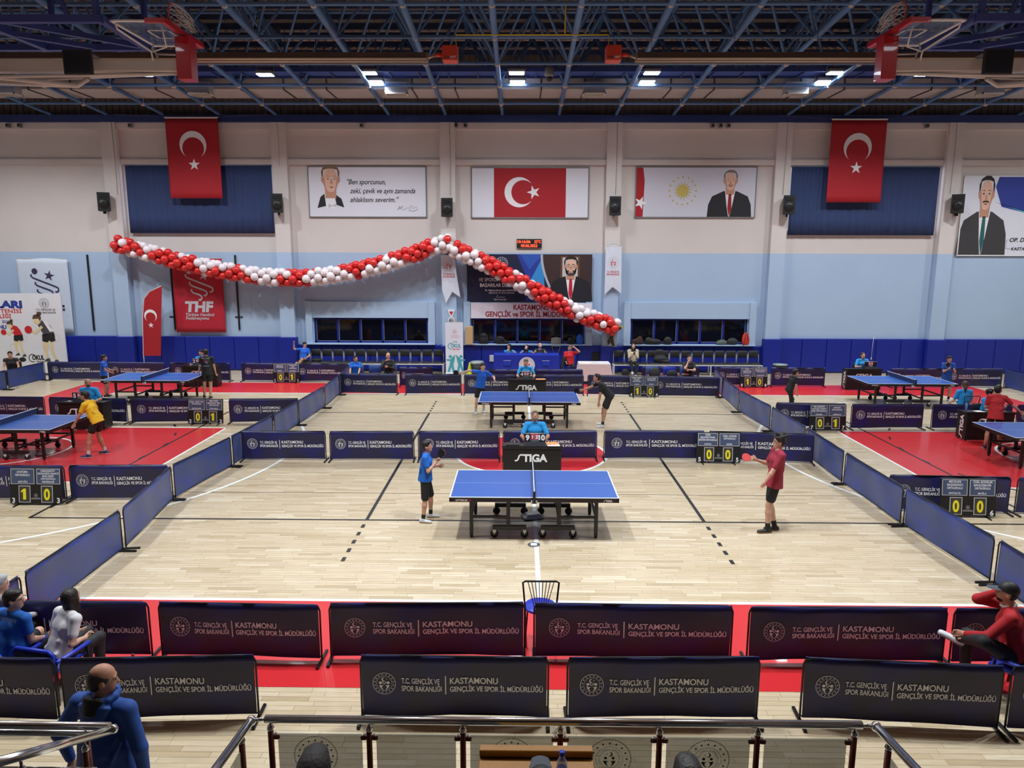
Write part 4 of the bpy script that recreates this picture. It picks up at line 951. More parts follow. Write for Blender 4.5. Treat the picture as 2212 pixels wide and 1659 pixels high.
M_FRAME = mat('barrier_frame_black', (22, 22, 26), 0.4, 0.3)
def barrier_meshes(Ln, seed):
    rr = random.Random(seed); a = [rr.uniform(-1, 1) for _ in range(8)]; w = Ln-0.07
    def dy(x, z):
        u = x/Ln+0.5; t = (0.69-z)/0.64
        d = 0.010*math.sin(7*u+3*a[0]+2.2*t)*t+0.006*math.sin(19*u*(1-0.3*t)+5*a[1]+4*t)*(1-0.4*t)+0.008*math.sin(5*a[2]+6*(u-0.5)*(t+0.3))
        return d+0.012*a[3]*math.exp(-((u-0.25-0.2*a[4]+0.3*t)*7)**2)
    sag = 0.012+0.012*abs(a[5])
    nx, nz = 30, 8; t = MB(); v = []
    def zt(u): return 0.703-0.6*sag*4*u*(1-u)
    for off in (0, 0.005):
        for j in range(nz+1):
            for i in range(nx+1):
                u = i/nx; x = (u-0.5)*w; z = zt(u)+(0.045+0.012*math.sin(3*u+a[6])-zt(u))*j/nz
                v.append((x, dy(x, z)+off, z))
    N = (nx+1)*(nz+1)
    for j in range(nz):
        for i in range(nx):
            p = j*(nx+1)+i; t.f.append((p, p+nx+1, p+nx+2, p+1)); t.m.append(0); t.sm.append(True)
            t.f.append((N+p, N+p+1, N+p+nx+2, N+p+nx+1)); t.m.append(1); t.sm.append(True)
    for i in range(nx): t.f.append((i, i+1, N+i+1, N+i)); t.m.append(1); t.sm.append(False)
    t.v = v
    fab = t.mesh('fabric', [M_FABF, M_FABB])
    f = MB(); h = Ln/2-0.02; y = 0.012
    f.path([(-h, y, 0.03), (-h, y, 0.62), (-h+0.02, y, 0.67), (-h+0.07, y, 0.69), (h-0.07, y, 0.69), (h-0.02, y, 0.67), (h, y, 0.62), (h, y, 0.03)], 0.011, 6)
    f.tube((-h, y, 0.06), (h, y, 0.06), 0.008, n=5)
    frame = f.mesh('frame', M_FRAME)
    foot = MB().rbox((-0.017, -0.19, 0.0), (0.017, 0.21, 0.03), 0.006).mesh('foot', M_FRAME)
    P = Print(); k = Ln/2.0
    P.emblem(-0.73*k, 0.40, 0.118, M_PRW, 1)
    P.text('T.C. GENÇLİK VE', -0.55*k, 0.405, 0.078, M_PRW, 1, bold=0.02, width=0.40*k); P.text('SPOR BAKANLIĞI', -0.55*k, 0.325, 0.078, M_PRW, 1, bold=0.02, width=0.42*k)
    P.rect(-0.095*k, 0.29, -0.083*k, 0.49, M_PRW, 1)
    P.text('KASTAMONU', -0.045*k, 0.405, 0.092, M_PRW, 1, bold=0.02, width=0.50*k); P.text('GENÇLİK VE SPOR İL MÜDÜRLÜĞÜ', -0.045*k, 0.32, 0.078, M_PRW, 1, bold=0.025, width=0.97*k)
    o = P.build('lettering', dy=dy, base=0.006); let = o.data; bpy.data.objects.remove(o)
    return fab, frame, foot, let
BV = {}
for Ln in (1.96, 2.3):
    for s_ in range(4): BV[(Ln, s_)] = barrier_meshes(Ln, int(Ln*10)+s_*7)
bcount = 0
def barrier(x0, y0, x1, y1, label, group, plain=False):
    """runs from (x0,y0) to (x1,y1); the printed face looks to the right of that direction"""
    global bcount
    d = math.hypot(x1-x0, y1-y0); Ln = 1.96 if d < 2.13 else 2.3
    t = thing('barrier', label, 'barrier', ((x0+x1)/2, (y0+y1)/2, 0), math.atan2(y1-y0, x1-x0), group)
    fab, frame, foot, let = BV[(Ln, bcount % 4)]; bcount += 1
    sx = d/Ln
    link('fabric', fab, t, scale=(sx, 1, 1)); link('frame', frame, t, scale=(sx, 1, 1))
    for q in (-1, 1): link('foot', foot, t, (q*(d/2-0.02), 0.012, 0))
    link('lettering', let, t, scale=(sx, 1, 1))
    return t
def run(pts, lab, group):
    for i, (a, b_) in enumerate(zip(pts[:-1], pts[1:])):
        barrier(a[0], a[1], b_[0], b_[1], lab[i], group)
ordn = ['first', 'second', 'third', 'fourth', 'fifth', 'sixth', 'seventh', 'eighth']
g = 'front row of printed barriers'
for i, (a, b_) in enumerate((((-6.75, -9.0), (-4.5, -9.0)), ((-4.42, -9.0), (-2.52, -9.04)), ((-2.46, -9.0), (-0.19, -8.94)), ((-0.12, -8.95), (2.18, -8.98)), ((2.32, -9.0), (4.6, -8.98)), ((4.63, -9.0), (6.6, -9.0)))):
    barrier(*a, *b_, 'dark printed barrier on the red strip in front, %s from left' % ordn[i], g)
g = 'nearest row of printed barriers'
for i, (a, b_) in enumerate((((-6.78, -10.18), (-4.83, -10.2)), ((-4.8, -10.2), (-2.87, -10.1)), ((-1.87, -10.08), (0.04, -10.1)), ((0.19, -10.1), (2.14, -10.05)), ((2.53, -10.06), (4.46, -10.18)), ((4.5, -10.18), (6.45, -10.2)))):
    barrier(*a, *b_, 'dark printed barrier of the nearest row behind the railing, %s from left' % ordn[i], g)
g = 'barriers between the two middle tables'
for i, (a, b_) in enumerate((((-6.6, -0.74), (-4.66, -0.73)), ((-4.6, -0.74), (-2.66, -0.68)), ((-2.6, -0.69), (-0.72, -0.61)), ((-0.68, -0.6), (1.5, -0.52)), ((1.63, -0.5), (3.95, -0.5)), ((4.0, -0.52), (6.34, -0.76)))):
    barrier(*a, *b_, 'navy printed barrier between the two middle tables, %s from left' % ordn[i], g)
g = 'barriers behind the far middle table'
for i, (a, b_) in enumerate((((-6.36, 7.48), (-4.39, 7.37)), ((-4.15, 7.37), (-2.23, 7.42)), ((-2.18, 7.36), (-0.12, 7.40)), ((-0.08, 7.40), (1.87, 7.42)), ((1.96, 7.38), (3.98, 7.22)), ((4.05, 7.22), (6.33, 7.09)))):
    barrier(*a, *b_, 'navy printed barrier behind the far middle table, %s from left' % ordn[i], g)
barrier(-4.6, 8.95, -3.4, 9.0, 'partly hidden printed barrier behind the seated coach in black', 'half hidden barriers')
barrier(-1.7, 8.5, 0.1, 8.55, 'partly hidden printed barrier behind the far umpire, left one', 'half hidden barriers')
barrier(0.13, 8.55, 1.94, 8.62, 'partly hidden printed barrier behind the far umpire, right one', 'half hidden barriers')
barrier(4.1, 9.35, 6.2, 9.35, 'partly hidden printed barrier behind the blue plastic chairs', 'half hidden barriers')
g = 'plain blue barriers left of the middle lane'
LD = [(-6.42, -10.05), (-6.46, -8.28), (-6.52, -5.9), (-6.86, -3.5), (-6.62, -1.25), (-6.45, 1.0), (-6.36, 2.75), (-6.26, 5.05), (-6.33, 7.2), (-6.5, 9.6)]
for i in range(len(LD)-1): barrier(LD[i+1][0], LD[i+1][1]-0.03, LD[i][0], LD[i][1]+0.03, 'plain blue side barrier left of the middle lane, %s from the front' % (ordn+['ninth'])[i], g)
g = 'plain blue barriers right of the middle lane'
RD = [(6.45, -9.0), (6.48, -6.88), (6.37, -4.59), (6.36, -2.25), (6.42, -0.05), (6.42, 2.33), (6.28, 4.75), (6.43, 7.1), (6.7, 9.3)]
for i in range(len(RD)-1): barrier(RD[i][0], RD[i][1]+0.03, RD[i+1][0], RD[i+1][1]-0.03, 'plain blue side barrier right of the middle lane, %s from the front' % ordn[i], g)
g = 'barriers of the left courts'
for a, b_, lab in (((-15.6, 3.15), (-13.57, 3.12), 'printed barrier at the left edge between the left tables'), ((-13.46, 3.1), (-11.15, 2.92), 'printed barrier behind the bald umpire on the left'), ((-11.07, 2.92), (-8.83, 3.0), 'printed barrier behind scoreboard two'), ((-8.36, 2.98), (-6.42, 3.08), 'printed barrier right of scoreboard two'),
                   ((-10.9, -3.6), (-8.85, -3.57), 'printed barrier behind scoreboard three'), ((-8.8, -3.56), (-6.92, -3.48), 'printed barrier right of scoreboard three'),
                   ((-17.9, 9.92), (-15.65, 9.87), 'printed barrier behind the left far table, first from left'), ((-15.6, 9.87), (-13.42, 9.82), 'printed barrier behind the boy in blue at the left far table'), ((-13.25, 9.8), (-10.97, 9.76), 'printed barrier behind the left far umpire desk'),
                   ((-10.6, 9.8), (-8.65, 9.76), 'printed barrier behind scoreboard one'), ((-8.6, 9.76), (-6.55, 9.7), 'printed barrier right of scoreboard one')):
    barrier(*a, *b_, lab, g)
barrier(-17.95, 9.85, -18.0, 7.9, 'plain blue barrier at the far left edge, farther one', g); barrier(-18.0, 7.85, -18.1, 5.7, 'plain blue barrier at the far left edge, nearer one', g)
g = 'barriers of the right courts'
for a, b_, lab in (((6.72, 9.28), (8.62, 9.28), 'printed barrier behind scoreboard eight'), ((8.72, 9.26), (10.66, 9.2), 'printed barrier behind the walking boy in black'), ((12.95, 9.15), (14.9, 9.2), 'printed barrier behind the right far table'), ((14.95, 9.2), (17.0, 9.25), 'printed barrier behind the boy in blue on the right'),
                   ((6.68, 2.82), (8.56, 2.72), 'printed barrier behind scoreboard seven'), ((8.66, 2.66), (10.65, 2.7), 'printed barrier between scoreboard seven and the right umpires'), ((10.85, 2.7), (13.0, 2.66), 'printed barrier behind the right umpire desk'), ((13.1, 2.66), (15.0, 2.66), 'printed barrier at the right edge beyond the player in red'),
                   ((6.45, -3.84), (8.62, -3.95), 'printed barrier behind scoreboard six'), ((8.7, -3.96), (10.7, -4.0), 'printed barrier at the right edge beside scoreboard six')):
    barrier(*a, *b_, lab, g)
barrier(17.05, 7.1, 17.0, 9.15, 'plain blue barrier at the right edge behind the far table', g)

# ---- table tennis tables
M_TTOP = mat('table_blue', (44, 88, 168), 0.35, var=0.03, scale=3); M_TLINE = mat('table_line', (216, 228, 238), 0.4, var=0.02); M_NET = mat('net_navy', (34, 52, 100), 0.7, alpha=0.82)
M_TBLK = mat('table_black', (24, 24, 27), 0.4); M_RUBBER = mat('wheel_rubber', (26, 26, 28), 0.5); M_RIMW = mat('wheel_lever_white', (220, 220, 215), 0.5)
def make_table():
    t = thing('table_tennis_table', 'x', 'table')
    for s in (-1, 1):
        x0, x1 = sorted((s*0.004, s*1.37))
        MB().rbox((x0, -0.7625, 0.735), (x1, 0.7625, 0.76), 0.002).build('tabletop', M_TTOP, t)
        ln = MB(); z0, z1 = 0.7595, 0.7612
        ln.box((x0, -0.7625, z0), (x1, -0.742, z1)).box((x0, 0.742, z0), (x1, 0.7625, z1)); e = sorted((s*1.35, s*1.37)); ln.box((e[0], -0.742, z0), (e[1], 0.742, z1)); ln.box((x0+0.05*(s > 0), -0.0015, z0), (x1-0.05*(s < 0), 0.0015, z1)); ln.box((x0, -0.764, 0.752), (x1, -0.7625, 0.7605)); ln.build('court_lines', M_TLINE, t)
        ap = MB(); a, c = sorted((s*0.02, s*1.372))
        ap.box((a, -0.764, 0.68), (c, -0.735, 0.752)).box((a, 0.735, 0.68), (c, 0.764, 0.752)); e = sorted((s*1.345, s*1.372)); ap.box((e[0], -0.764, 0.68), (e[1], 0.764, 0.752)); ap.build('apron', M_TBLK, t)
        for q in (-1, 1):
            MB().rbox((s*1.03-0.03, q*0.55-0.03, 0.04), (s*1.03+0.03, q*0.55+0.03, 0.735), 0.006).tube((s*1.03, q*0.55, 0), (s*1.03, q*0.55, 0.05), 0.026, n=10).build('leg', M_TBLK, t)
            MB().rbox((s*0.42-0.03, q*0.55-0.03, 0.20), (s*0.42+0.03, q*0.55+0.03, 0.735), 0.006).build('inner_post', M_TBLK, t)
            MB().rbox((s*0.72-0.32, q*0.55-0.018, 0.335), (s*0.72+0.32, q*0.55+0.018, 0.375), 0.005).build('side_rail', M_TBLK, t)
            x0, x1 = sorted((s*0.12, s*0.68))
            b_ = MB().rbox((x0, q*0.55-0.035, 0.14), (x1, q*0.55+0.035, 0.21), 0.006).build('wheel_beam', M_TBLK, t)
            for xx in (x0+0.03, x1-0.03):
                w = MB().lathe([(0.02, -0.02), (0.062, -0.02), (0.066, -0.012), (0.066, 0.012), (0.062, 0.02), (0.02, 0.02)], 16, (xx, q*0.55, 0.066), axis='y').build('wheel', M_RUBBER, t)
                MB().rbox((xx-0.03, q*0.55-0.03, 0.09), (xx+0.03, q*0.55+0.03, 0.145), 0.004).add([(xx-0.03, q*0.55-0.031, 0.14), (xx+0.0, q*0.55-0.031, 0.05), (xx+0.035, q*0.55-0.031, 0.13)], [(0, 1, 2)]).build('brake_lever', M_RIMW if q < 0 else M_RUBBER, w)
            MB().tube((s*1.0, q*0.55, 0.60), (s*0.88, q*0.55, 0.72), 0.009, n=6).build('stay', M_SILVER, t)
        MB().rbox((s*1.03-0.02, -0.55, 0.335), (s*1.03+0.02, 0.55, 0.375), 0.005).rbox((s*0.42-0.02, -0.55, 0.24), (s*0.42+0.02, 0.55, 0.28), 0.005).build('cross_rail', M_TBLK, t)
    n = MB().box((-0.003, -0.9, 0.765), (0.003, 0.9, 0.898)).build('net', M_NET, t)
    MB().box((-0.006, -0.9, 0.898), (0.006, 0.9, 0.9125)).build('net_tape', M_TLINE, n)
    for q in (-1, 1):
        MB().rbox((-0.02, q*0.905-0.015, 0.72), (0.02, q*0.905+0.015, 0.9125), 0.005).rbox((-0.035, min(q*0.70, q*0.92), 0.715), (0.035, max(q*0.7, q*0.92), 0.735), 0.004).build('net_post', M_TBLK, t)
        MB().rbox((-0.05, q*0.78-0.02, 0.66), (0.05, q*0.78+0.02, 0.715), 0.006).build('net_clamp', M_TLINE, t)
    P = Print(); P.text('OPTIMUM', -1.27, 0.695, 0.045, M_PRW, 1, bold=0.02, width=0.19); P.text('30', -1.06, 0.695, 0.045, M_PRR, 1, bold=0.02); P.stiga(1.12, 0.695, 0.033, M_PRW, 1); P.build('lettering', t, base=0.765)
    return t
TB = make_table()
spots = [((-0.04, -4.68), 'nearest blue table tennis table in the middle of the hall'), ((-0.03, 3.15), 'blue table tennis table in the middle lane near the far wall'), ((-12.13, -0.24), 'blue table tennis table cut off by the left edge'), ((-11.98, 6.28), 'blue table tennis table on the left near the far wall'), ((11.83, 6.3), 'blue table tennis table on the right near the far wall'), ((11.8, -0.5), 'blue table tennis table cut off by the right edge')]
for i, ((x, y), lab) in enumerate(spots):
    if i == 0: TB.location = (x, y, 0); TB['label'] = lab; TB['group'] = 'table tennis tables'
    else: copy_tree(TB, (x, y, 0), 0, lab)

# ---- umpire desks
def make_desk():
    t = thing('umpire_desk', 'x', 'desk')
    MB().rbox((-0.6, -0.2, 0.03), (0.6, -0.175, 0.70), 0.006).build('front_panel', M_TBLK, t)
    for s in (-1, 1): MB().rbox((s*0.59-0.012, -0.175, 0.03), (s*0.59+0.012, 0.2, 0.70), 0.004).build('side_panel', M_TBLK, t)
    MB().rbox((-0.62, -0.22, 0.70), (0.62, 0.22, 0.722), 0.005).build('desktop', M_TBLK, t)
    MB().box((-0.62, -0.22, 0.722), (0.62, -0.205, 0.76)).box((-0.62, -0.22, 0.722), (-0.605, 0.22, 0.745)).box((0.605, -0.22, 0.722), (0.62, 0.22, 0.745)).build('rim', M_TBLK, t)
    P = Print(); P.stiga(-0.36, 0.43, 0.155, M_PRW, 1); P.build('lettering', t, base=0.201)
    P = Print(); P.stiga(-0.32, -0.075, 0.14, M_PRW, 1); a = P.build('side_lettering', t, (-0.603, 0, 0.37), (0, 0, 0)); a.rotation_euler = (R(90), R(-90), R(-90)); a.rotation_euler = Matrix(((0, 1, 0), (0, 0, 1), (1, 0, 0))).to_euler()
    a.matrix_local = Matrix(((0, 1, 0, -0.603), (0, 0, 1, 0.0), (1, 0, 0, 0.37), (0, 0, 0, 1)))
    for s in (-1, 1): MB().tube((s*0.55, 0.15, 0), (s*0.55, 0.15, 0.03), 0.02, n=8).tube((s*0.55, -0.16, 0), (s*0.55, -0.16, 0.03), 0.02, n=8).build('foot', M_RUBBER, t)
    return t
DK = make_desk()
desks = [((-0.02, -1.98), 'black umpire desk behind the nearest table'), ((-0.06, 6.22), 'black umpire desk behind the far middle table'), ((-11.95, 2.30), 'black umpire desk of the bald umpire on the left'), ((-11.6, 8.78), 'black umpire desk behind the left far table'), ((11.75, 8.78), 'black umpire desk behind the right far table'), ((11.62, 1.62), 'black umpire desk before the woman in a black headscarf')]
for i, ((x, y), lab) in enumerate(desks):
    if i == 0: DK.location = (x, y, 0); DK['label'] = lab; DK['group'] = 'umpire desks'
    else: copy_tree(DK, (x, y, 0), 0, lab)
# ---- flip score counters on the desks
M_CNT = mat('counter_dark', (40, 44, 52), 0.5); M_CARDR = mat('card_red', (196, 34, 40), 0.5)
def counter(x, y, l, a, b_, r_, label, rz=0.0):
    t = thing('flip_counter', label, 'score counter', (x, y, 0.722), rz, 'flip score counters')
    MB().add([(-0.21, -0.09, 0), (0.21, -0.09, 0), (0.21, 0.1, 0), (-0.21, 0.1, 0), (-0.21, -0.05, 0.11), (0.21, -0.05, 0.11), (0.21, 0.05, 0.11), (-0.21, 0.05, 0.11)], [(0, 3, 2, 1), (4, 5, 6, 7), (0, 1, 5, 4), (1, 2, 6, 5), (2, 3, 7, 6), (3, 0, 4, 7)]).build('base', M_CNT, t)
    MB().rbox((-0.21, -0.055, 0.105), (-0.085, -0.04, 0.27), 0.004).build('score_card', M_BLACK, t); MB().rbox((0.085, -0.055, 0.105), (0.21, -0.04, 0.27), 0.004).build('score_card', M_BLACK, t)
    MB().rbox((-0.08, -0.055, 0.14), (-0.005, -0.04, 0.265), 0.004).build('set_card', M_CARDR, t); MB().rbox((0.005, -0.055, 0.14), (0.08, -0.04, 0.265), 0.004).build('set_card', M_CARDR, t)
    MB().tube((-0.215, -0.04, 0.272), (0.215, -0.04, 0.272), 0.008, n=6).build('ring_bar', M_SILVER, t)
    P = Print()
    for tx, cx, z, sz in ((l, -0.147, 0.135, 0.155), (a, -0.042, 0.165, 0.105), (b_, 0.042, 0.165, 0.105), (r_, 0.147, 0.135, 0.155)): P.text(tx, cx, z, sz, M_PRW, 1, 'c', bold=0.05)
    P.emblem(0, 0.08, 0.02, M_PGREY, 1); P.build('figures', t, base=0.056)
counter(0.03, -2.02, '9', '1', '2', '10', 'flip counter showing nine and ten on the nearest umpire desk')
counter(-0.08, 6.2, '4', '0', '0', '2', 'flip counter showing four and two on the far middle desk')
counter(-12.0, 2.28, '5', '0', '0', '0', 'flip counter showing five on the bald umpire\'s desk', 0.05)
counter(-11.68, 8.76, '2', '0', '0', '0', 'flip counter on the left far umpire desk')
counter(12.0, 8.76, '', '0', '0', '', 'flip counter on the right far umpire desk')
# small things lying on the desks
M_PAPER = mat('paper', (228, 228, 220), 0.7); M_ORANGE = mat('paper_orange', (232, 150, 90), 0.7)
def slab(name, label, cat, x, y, z, sx, sy, sz, m, rz=0.0, group=None):
    o = MB().rbox((-sx/2, -sy/2, 0), (sx/2, sy/2, sz), min(0.003, sz/3)).build(name, m, None, (x, y, z), (0, 0, rz)); return tag(o, label, cat, group)
slab('paper_stack', 'white score sheets on the nearest umpire desk', 'papers', 0.42, -1.98, 0.722, 0.26, 0.3, 0.012, M_PAPER, 0.1)
slab('folder', 'orange folder lying behind the score sheets', 'folder', 0.40, -1.87, 0.734, 0.24, 0.2, 0.008, M_ORANGE, 0.2)
slab('paper_stack', 'orange papers on the far middle umpire desk', 'papers', 0.38, 6.24, 0.722, 0.3, 0.28, 0.014, M_ORANGE, 0.1)
slab('tray', 'flat black tray on the nearest umpire desk', 'tray', -0.42, -1.98, 0.722, 0.28, 0.2, 0.035, M_BLACK)
slab('paper_stack', 'white papers on the right umpire desk beside the headscarf', 'papers', 11.45, 1.6, 0.722, 0.2, 0.26, 0.01, M_PAPER, 0.3)
tag(MB().lathe([(0.001, 0), (0.02, 0.006), (0.02, 0.034), (0.001, 0.04)], 12).build('ball', M_PRW, None, (-12.35, 2.3, 0.722)), 'white ball lying on the bald umpire\'s desk', 'ball')

# ---- scoreboards (A-boards)
M_PLATE = mat('plate_slate', (70, 84, 116), 0.45, var=0.04); M_PLATEP = mat('plate_plum', (62, 46, 96), 0.45, var=0.04); M_DCARD = mat('digit_card', (62, 60, 54), 0.5)
def scoreboard(x, y, no, la, lb, a, b_, label, rz=0.0):
    t = thing('scoreboard', label, 'scoreboard', (x, y, 0), rz, 'standing scoreboards')
    th = R(7); Rx = Matrix.Rotation(-th, 4, 'X')
    fr = link('board', MB().rbox((-0.49, -0.02, 0.03), (0.49, 0.0, 0.71), 0.006).mesh('board', M_TBLK), t); fr.rotation_euler = (-th, 0, 0)
    P = Print()
    for s, lines, dg in ((-1, la, a), (1, lb, b_)):
        cx = s*0.24
        P.rect(cx-0.222, 0.40, cx+0.222, 0.69, M_PGREY, 1); P.rect(cx-0.21, 0.412, cx+0.21, 0.678, M_PLATE, 2)
        n = len(lines)-1; sz = 0.052 if n < 4 else 0.044
        for i, L_ in enumerate(lines[:-1]): P.text(L_, cx, 0.62-i*(sz+0.005)-(0.01 if n < 3 else -0.012), sz*1.05, M_PRW, 3, 'c', bold=0.02, width=min(0.40, 0.030*len(L_)))
        P.text(lines[-1], cx, 0.428, 0.045, M_PRW, 3, 'c', bold=0.02, width=min(0.36, 0.03*len(lines[-1])))
        P.rect(cx-0.11-0.03*s, 0.055, cx+0.11-0.03*s, 0.37, M_PGREY, 1); P.rect(cx-0.097-0.03*s, 0.068, cx+0.097-0.03*s, 0.357, M_DCARD, 2)
        P.text(dg, cx-0.03*s, 0.11, 0.285, M_YEL, 3, 'c', bold=0.035, width=0.115 if dg != '1' else None)
        P.text(no, s*0.42, 0.05, 0.13, M_PRW, 1, 'c', bold=0.03)
    P.emblem(0, 0.19, 0.035, M_PGREY, 1); P.rect(-0.09, 0.118, 0.09, 0.124, M_PGREY, 1); P.text('KASTAMONU', 0, 0.13, 0.025, M_PGREY, 1, 'c')
    po = P.build('plates_and_figures', t, base=0.02); po.rotation_euler = (-th, 0, 0)
    for s in (-1, 1): MB().rbox((s*0.35-0.012, -0.14, 0.0), (s*0.35+0.012, 0.2, 0.022), 0.004).tube((s*0.35, 0.19, 0.02), (s*0.35, 0.075, 0.6), 0.01, n=6).build('stand_leg', M_FRAME, t)
scoreboard(-8.85, 9.55, '1', ('MENDERES', 'ORTAOKULU', 'İZMİR'), ('KOZYATAĞI', 'ÖZEL', 'ORTAOKULU', 'İSTANBUL'), '0', '1', 'black scoreboard number one showing zero and one')
scoreboard(-8.95, 2.82, '2', ('ÖZEL YENİ YOL', 'ORTAOKULU', 'ESKİŞEHİR'), ('FMV ÖZEL', 'ERENKÖY IŞIK', 'ORTAOKULU', 'İSTANBUL'), '0', '1', 'black scoreboard number two showing zero and one')
scoreboard(-9.28, -3.82, '3', ('ATATÜRK', 'ORTAOKULU', 'ARTVİN'), ('ÇERKEZKÖY', 'ORGANİZE SANAYİ', 'BÖLGESİ', 'ORTAOKULU', 'TEKİRDAĞ'), '1', '0', 'black scoreboard number three showing one and zero')
scoreboard(3.82, 7.05, '4', ('ÖZEL PINAR', 'KOLEJİ', 'ORTAOKULU', 'ÇORUM'), ('YUNUS EMRE', 'ORTAOKULU', 'SİNOP'), '1', '0', 'black scoreboard number four showing one and zero')
scoreboard(4.2, -0.76, '5', ('ÖZEL', 'PROFESYONEL', 'EĞİTİM ORTAOKULU', 'KONYA'), ('ÖZEL ÇÖZÜM', 'ORTAOKULU', 'RİZE'), '0', '0', 'black scoreboard number five showing two zeros', -0.03)
scoreboard(7.75, -4.15, '6', ('MECDUDE', 'BAŞAKINCI', 'ORTAOKULU', 'ANTALYA'), ('ÖZEL BODRUM', 'BAHÇEŞEHİR', 'ORTAOKULU', 'MUĞLA'), '0', '0', 'black scoreboard number six showing two zeros', -0.04)
scoreboard(7.98, 2.46, '7', ('TED ANKARA', 'KOLEJİ VAKFI', 'ÖZEL ORTAOKULU', 'ANKARA'), ('KANUNİ', 'ORTAOKULU', 'GİRESUN'), '0', '1', 'black scoreboard number seven showing zero and one')
scoreboard(8.05, 9.0, '8', ('ÖZEL', 'HÜMA HATUN', 'ORTAOKULU', 'ANKARA'), ('BİLGAY KÖLAN', 'ORTAOKULU', 'GAZİANTEP'), '1', '0', 'black scoreboard number eight showing one and zero')

# ---- chairs by the wall
M_CUSH = mat('chair_vinyl_black', (36, 37, 40), 0.45, var=0.05); M_CHF = mat('chair_frame_white', (206, 206, 204), 0.4, 0.2)
def make_chair():
    t = thing('padded_chair', 'x', 'chair')
    MB().rbox((-0.2, -0.19, 0.44), (0.2, 0.2, 0.49), 0.022, smooth=True).build('seat', M_CUSH, t)
    v = MB().rbox((-0.2, 0.2, 0.68), (0.2, 0.245, 0.95), 0.022, smooth=True).build('backrest', M_CUSH, t)
    for s in (-1, 1): MB().path([(s*0.205, 0.2, 0.44), (s*0.205, 0.22, 0.66), (s*0.19, 0.235, 0.9)], 0.011, 6).build('back_post', M_CHF, t)
    MB().box((-0.19, -0.17, 0.425), (0.19, 0.19, 0.44)).build('seat_frame', M_CHF, t)
    return t
CH = make_chair(); first = True
for row, x0, n, side in ((0, -8.85, 13, 'left'), (1, 3.62, 13, 'right')):
    for i in range(n):
        lab = 'black padded chair of the %s wall row, %s from left' % (side, (ordn+['ninth', 'tenth', 'eleventh', 'twelfth', 'thirteenth'])[i])
        x = x0+i*0.443
        if first: CH.location = (x, 11.75, 0); CH['label'] = lab; CH['group'] = 'padded chairs by the wall'; first = False
        else: copy_tree(CH, (x, 11.75, 0), 0, lab)
    t = thing('chair_beam', 'long white beam carrying the %s row of padded chairs' % side, 'bench frame', (x0+6*0.443, 11.75, 0), 0, 'chair beams')
    MB().rbox((-2.92, -0.2, 0.39), (2.92, -0.15, 0.425), 0.006).rbox((-2.92, 0.15, 0.39), (2.92, 0.2, 0.425), 0.006).build('rail', M_CHF, t)
    for q in (-2.88, -0.9, 0.9, 2.88): MB().rbox((q-0.02, -0.2, 0), (q+0.02, -0.16, 0.39), 0.005).rbox((q-0.02, 0.16, 0), (q+0.02, 0.2, 0.39), 0.005).rbox((q-0.02, -0.16, 0.06), (q+0.02, 0.16, 0.09), 0.005).build('leg_frame', M_CHF, t)
# ---- blue plastic shell chairs
M_SHELL = mat('shell_chair_blue', (60, 92, 156), 0.4); M_SHELL2 = mat('shell_chair_royal', (28, 52, 178), 0.4)
def shell_chair(x, y, rz, m, label, group='plastic shell chairs', s=1.0):
    t = thing('shell_chair', label, 'chair', (x, y, 0), rz, group)
    MB().rbox((-0.21, -0.2, 0.42), (0.21, 0.2, 0.45), 0.014, smooth=True).build('seat', m, t)
    bk = MB().rbox((-0.22, -0.26, 0.52), (0.22, -0.23, 0.80), 0.014, smooth=True).build('backrest', m, t)
    for q in (-1, 1):
        MB().path([(q*0.19, 0.2, 0), (q*0.18, 0.17, 0.42)], 0.011, 6).build('leg', M_BLACK, t); MB().path([(q*0.19, -0.25, 0), (q*0.18, -0.2, 0.42), (q*0.18, -0.25, 0.7)], 0.011, 6).build('leg', M_BLACK, t)
    return t
shell_chair(-6.03, 8.45, math.pi, M_SHELL, 'blue shell chair under the boy beside the far barriers'); shell_chair(-5.42, 8.5, math.pi, M_SHELL, 'empty blue shell chair beside the seated boy'); shell_chair(-4.9, 8.75, math.pi, M_SHELL, 'blue shell chair under the man in black')
shell_chair(4.35, 8.4, math.pi, M_SHELL, 'pale blue shell chair carrying a dark bag'); shell_chair(4.95, 8.35, math.pi, M_SHELL2, 'royal blue shell chair carrying a dark jacket'); shell_chair(5.55, 8.4, math.pi, M_SHELL, 'blue shell chair under the young man in black')
shell_chair(0.03, -1.15, math.pi, M_BLACK, 'black chair of the nearest umpire'); shell_chair(-0.09, 6.85, math.pi, M_BLACK, 'black chair of the far middle umpire'); shell_chair(-12.0, 2.62, math.pi, M_BLACK, 'black chair of the bald umpire')
shell_chair(-11.75, 9.2, math.pi, M_BLACK, 'black chair of the left far umpire'); shell_chair(12.05, 9.45, math.pi, M_BLACK, 'black chair of the right far umpire'); shell_chair(11.9, 2.08, math.pi, M_BLACK, 'black chair of the woman in a headscarf')
shell_chair(-18.65, 9.1, math.pi*0.8, M_BLACK, 'black chair of the man in a vest'); shell_chair(1.63, 11.1, math.pi, M_SHELL2, 'blue chair of the man in the red shirt')
for x, n_ in ((-0.7, 'left'), (0.0, 'middle'), (0.45, 'right')): shell_chair(x, 11.4, math.pi, M_BLACK, 'black chair behind the blue official table, %s one' % n_)
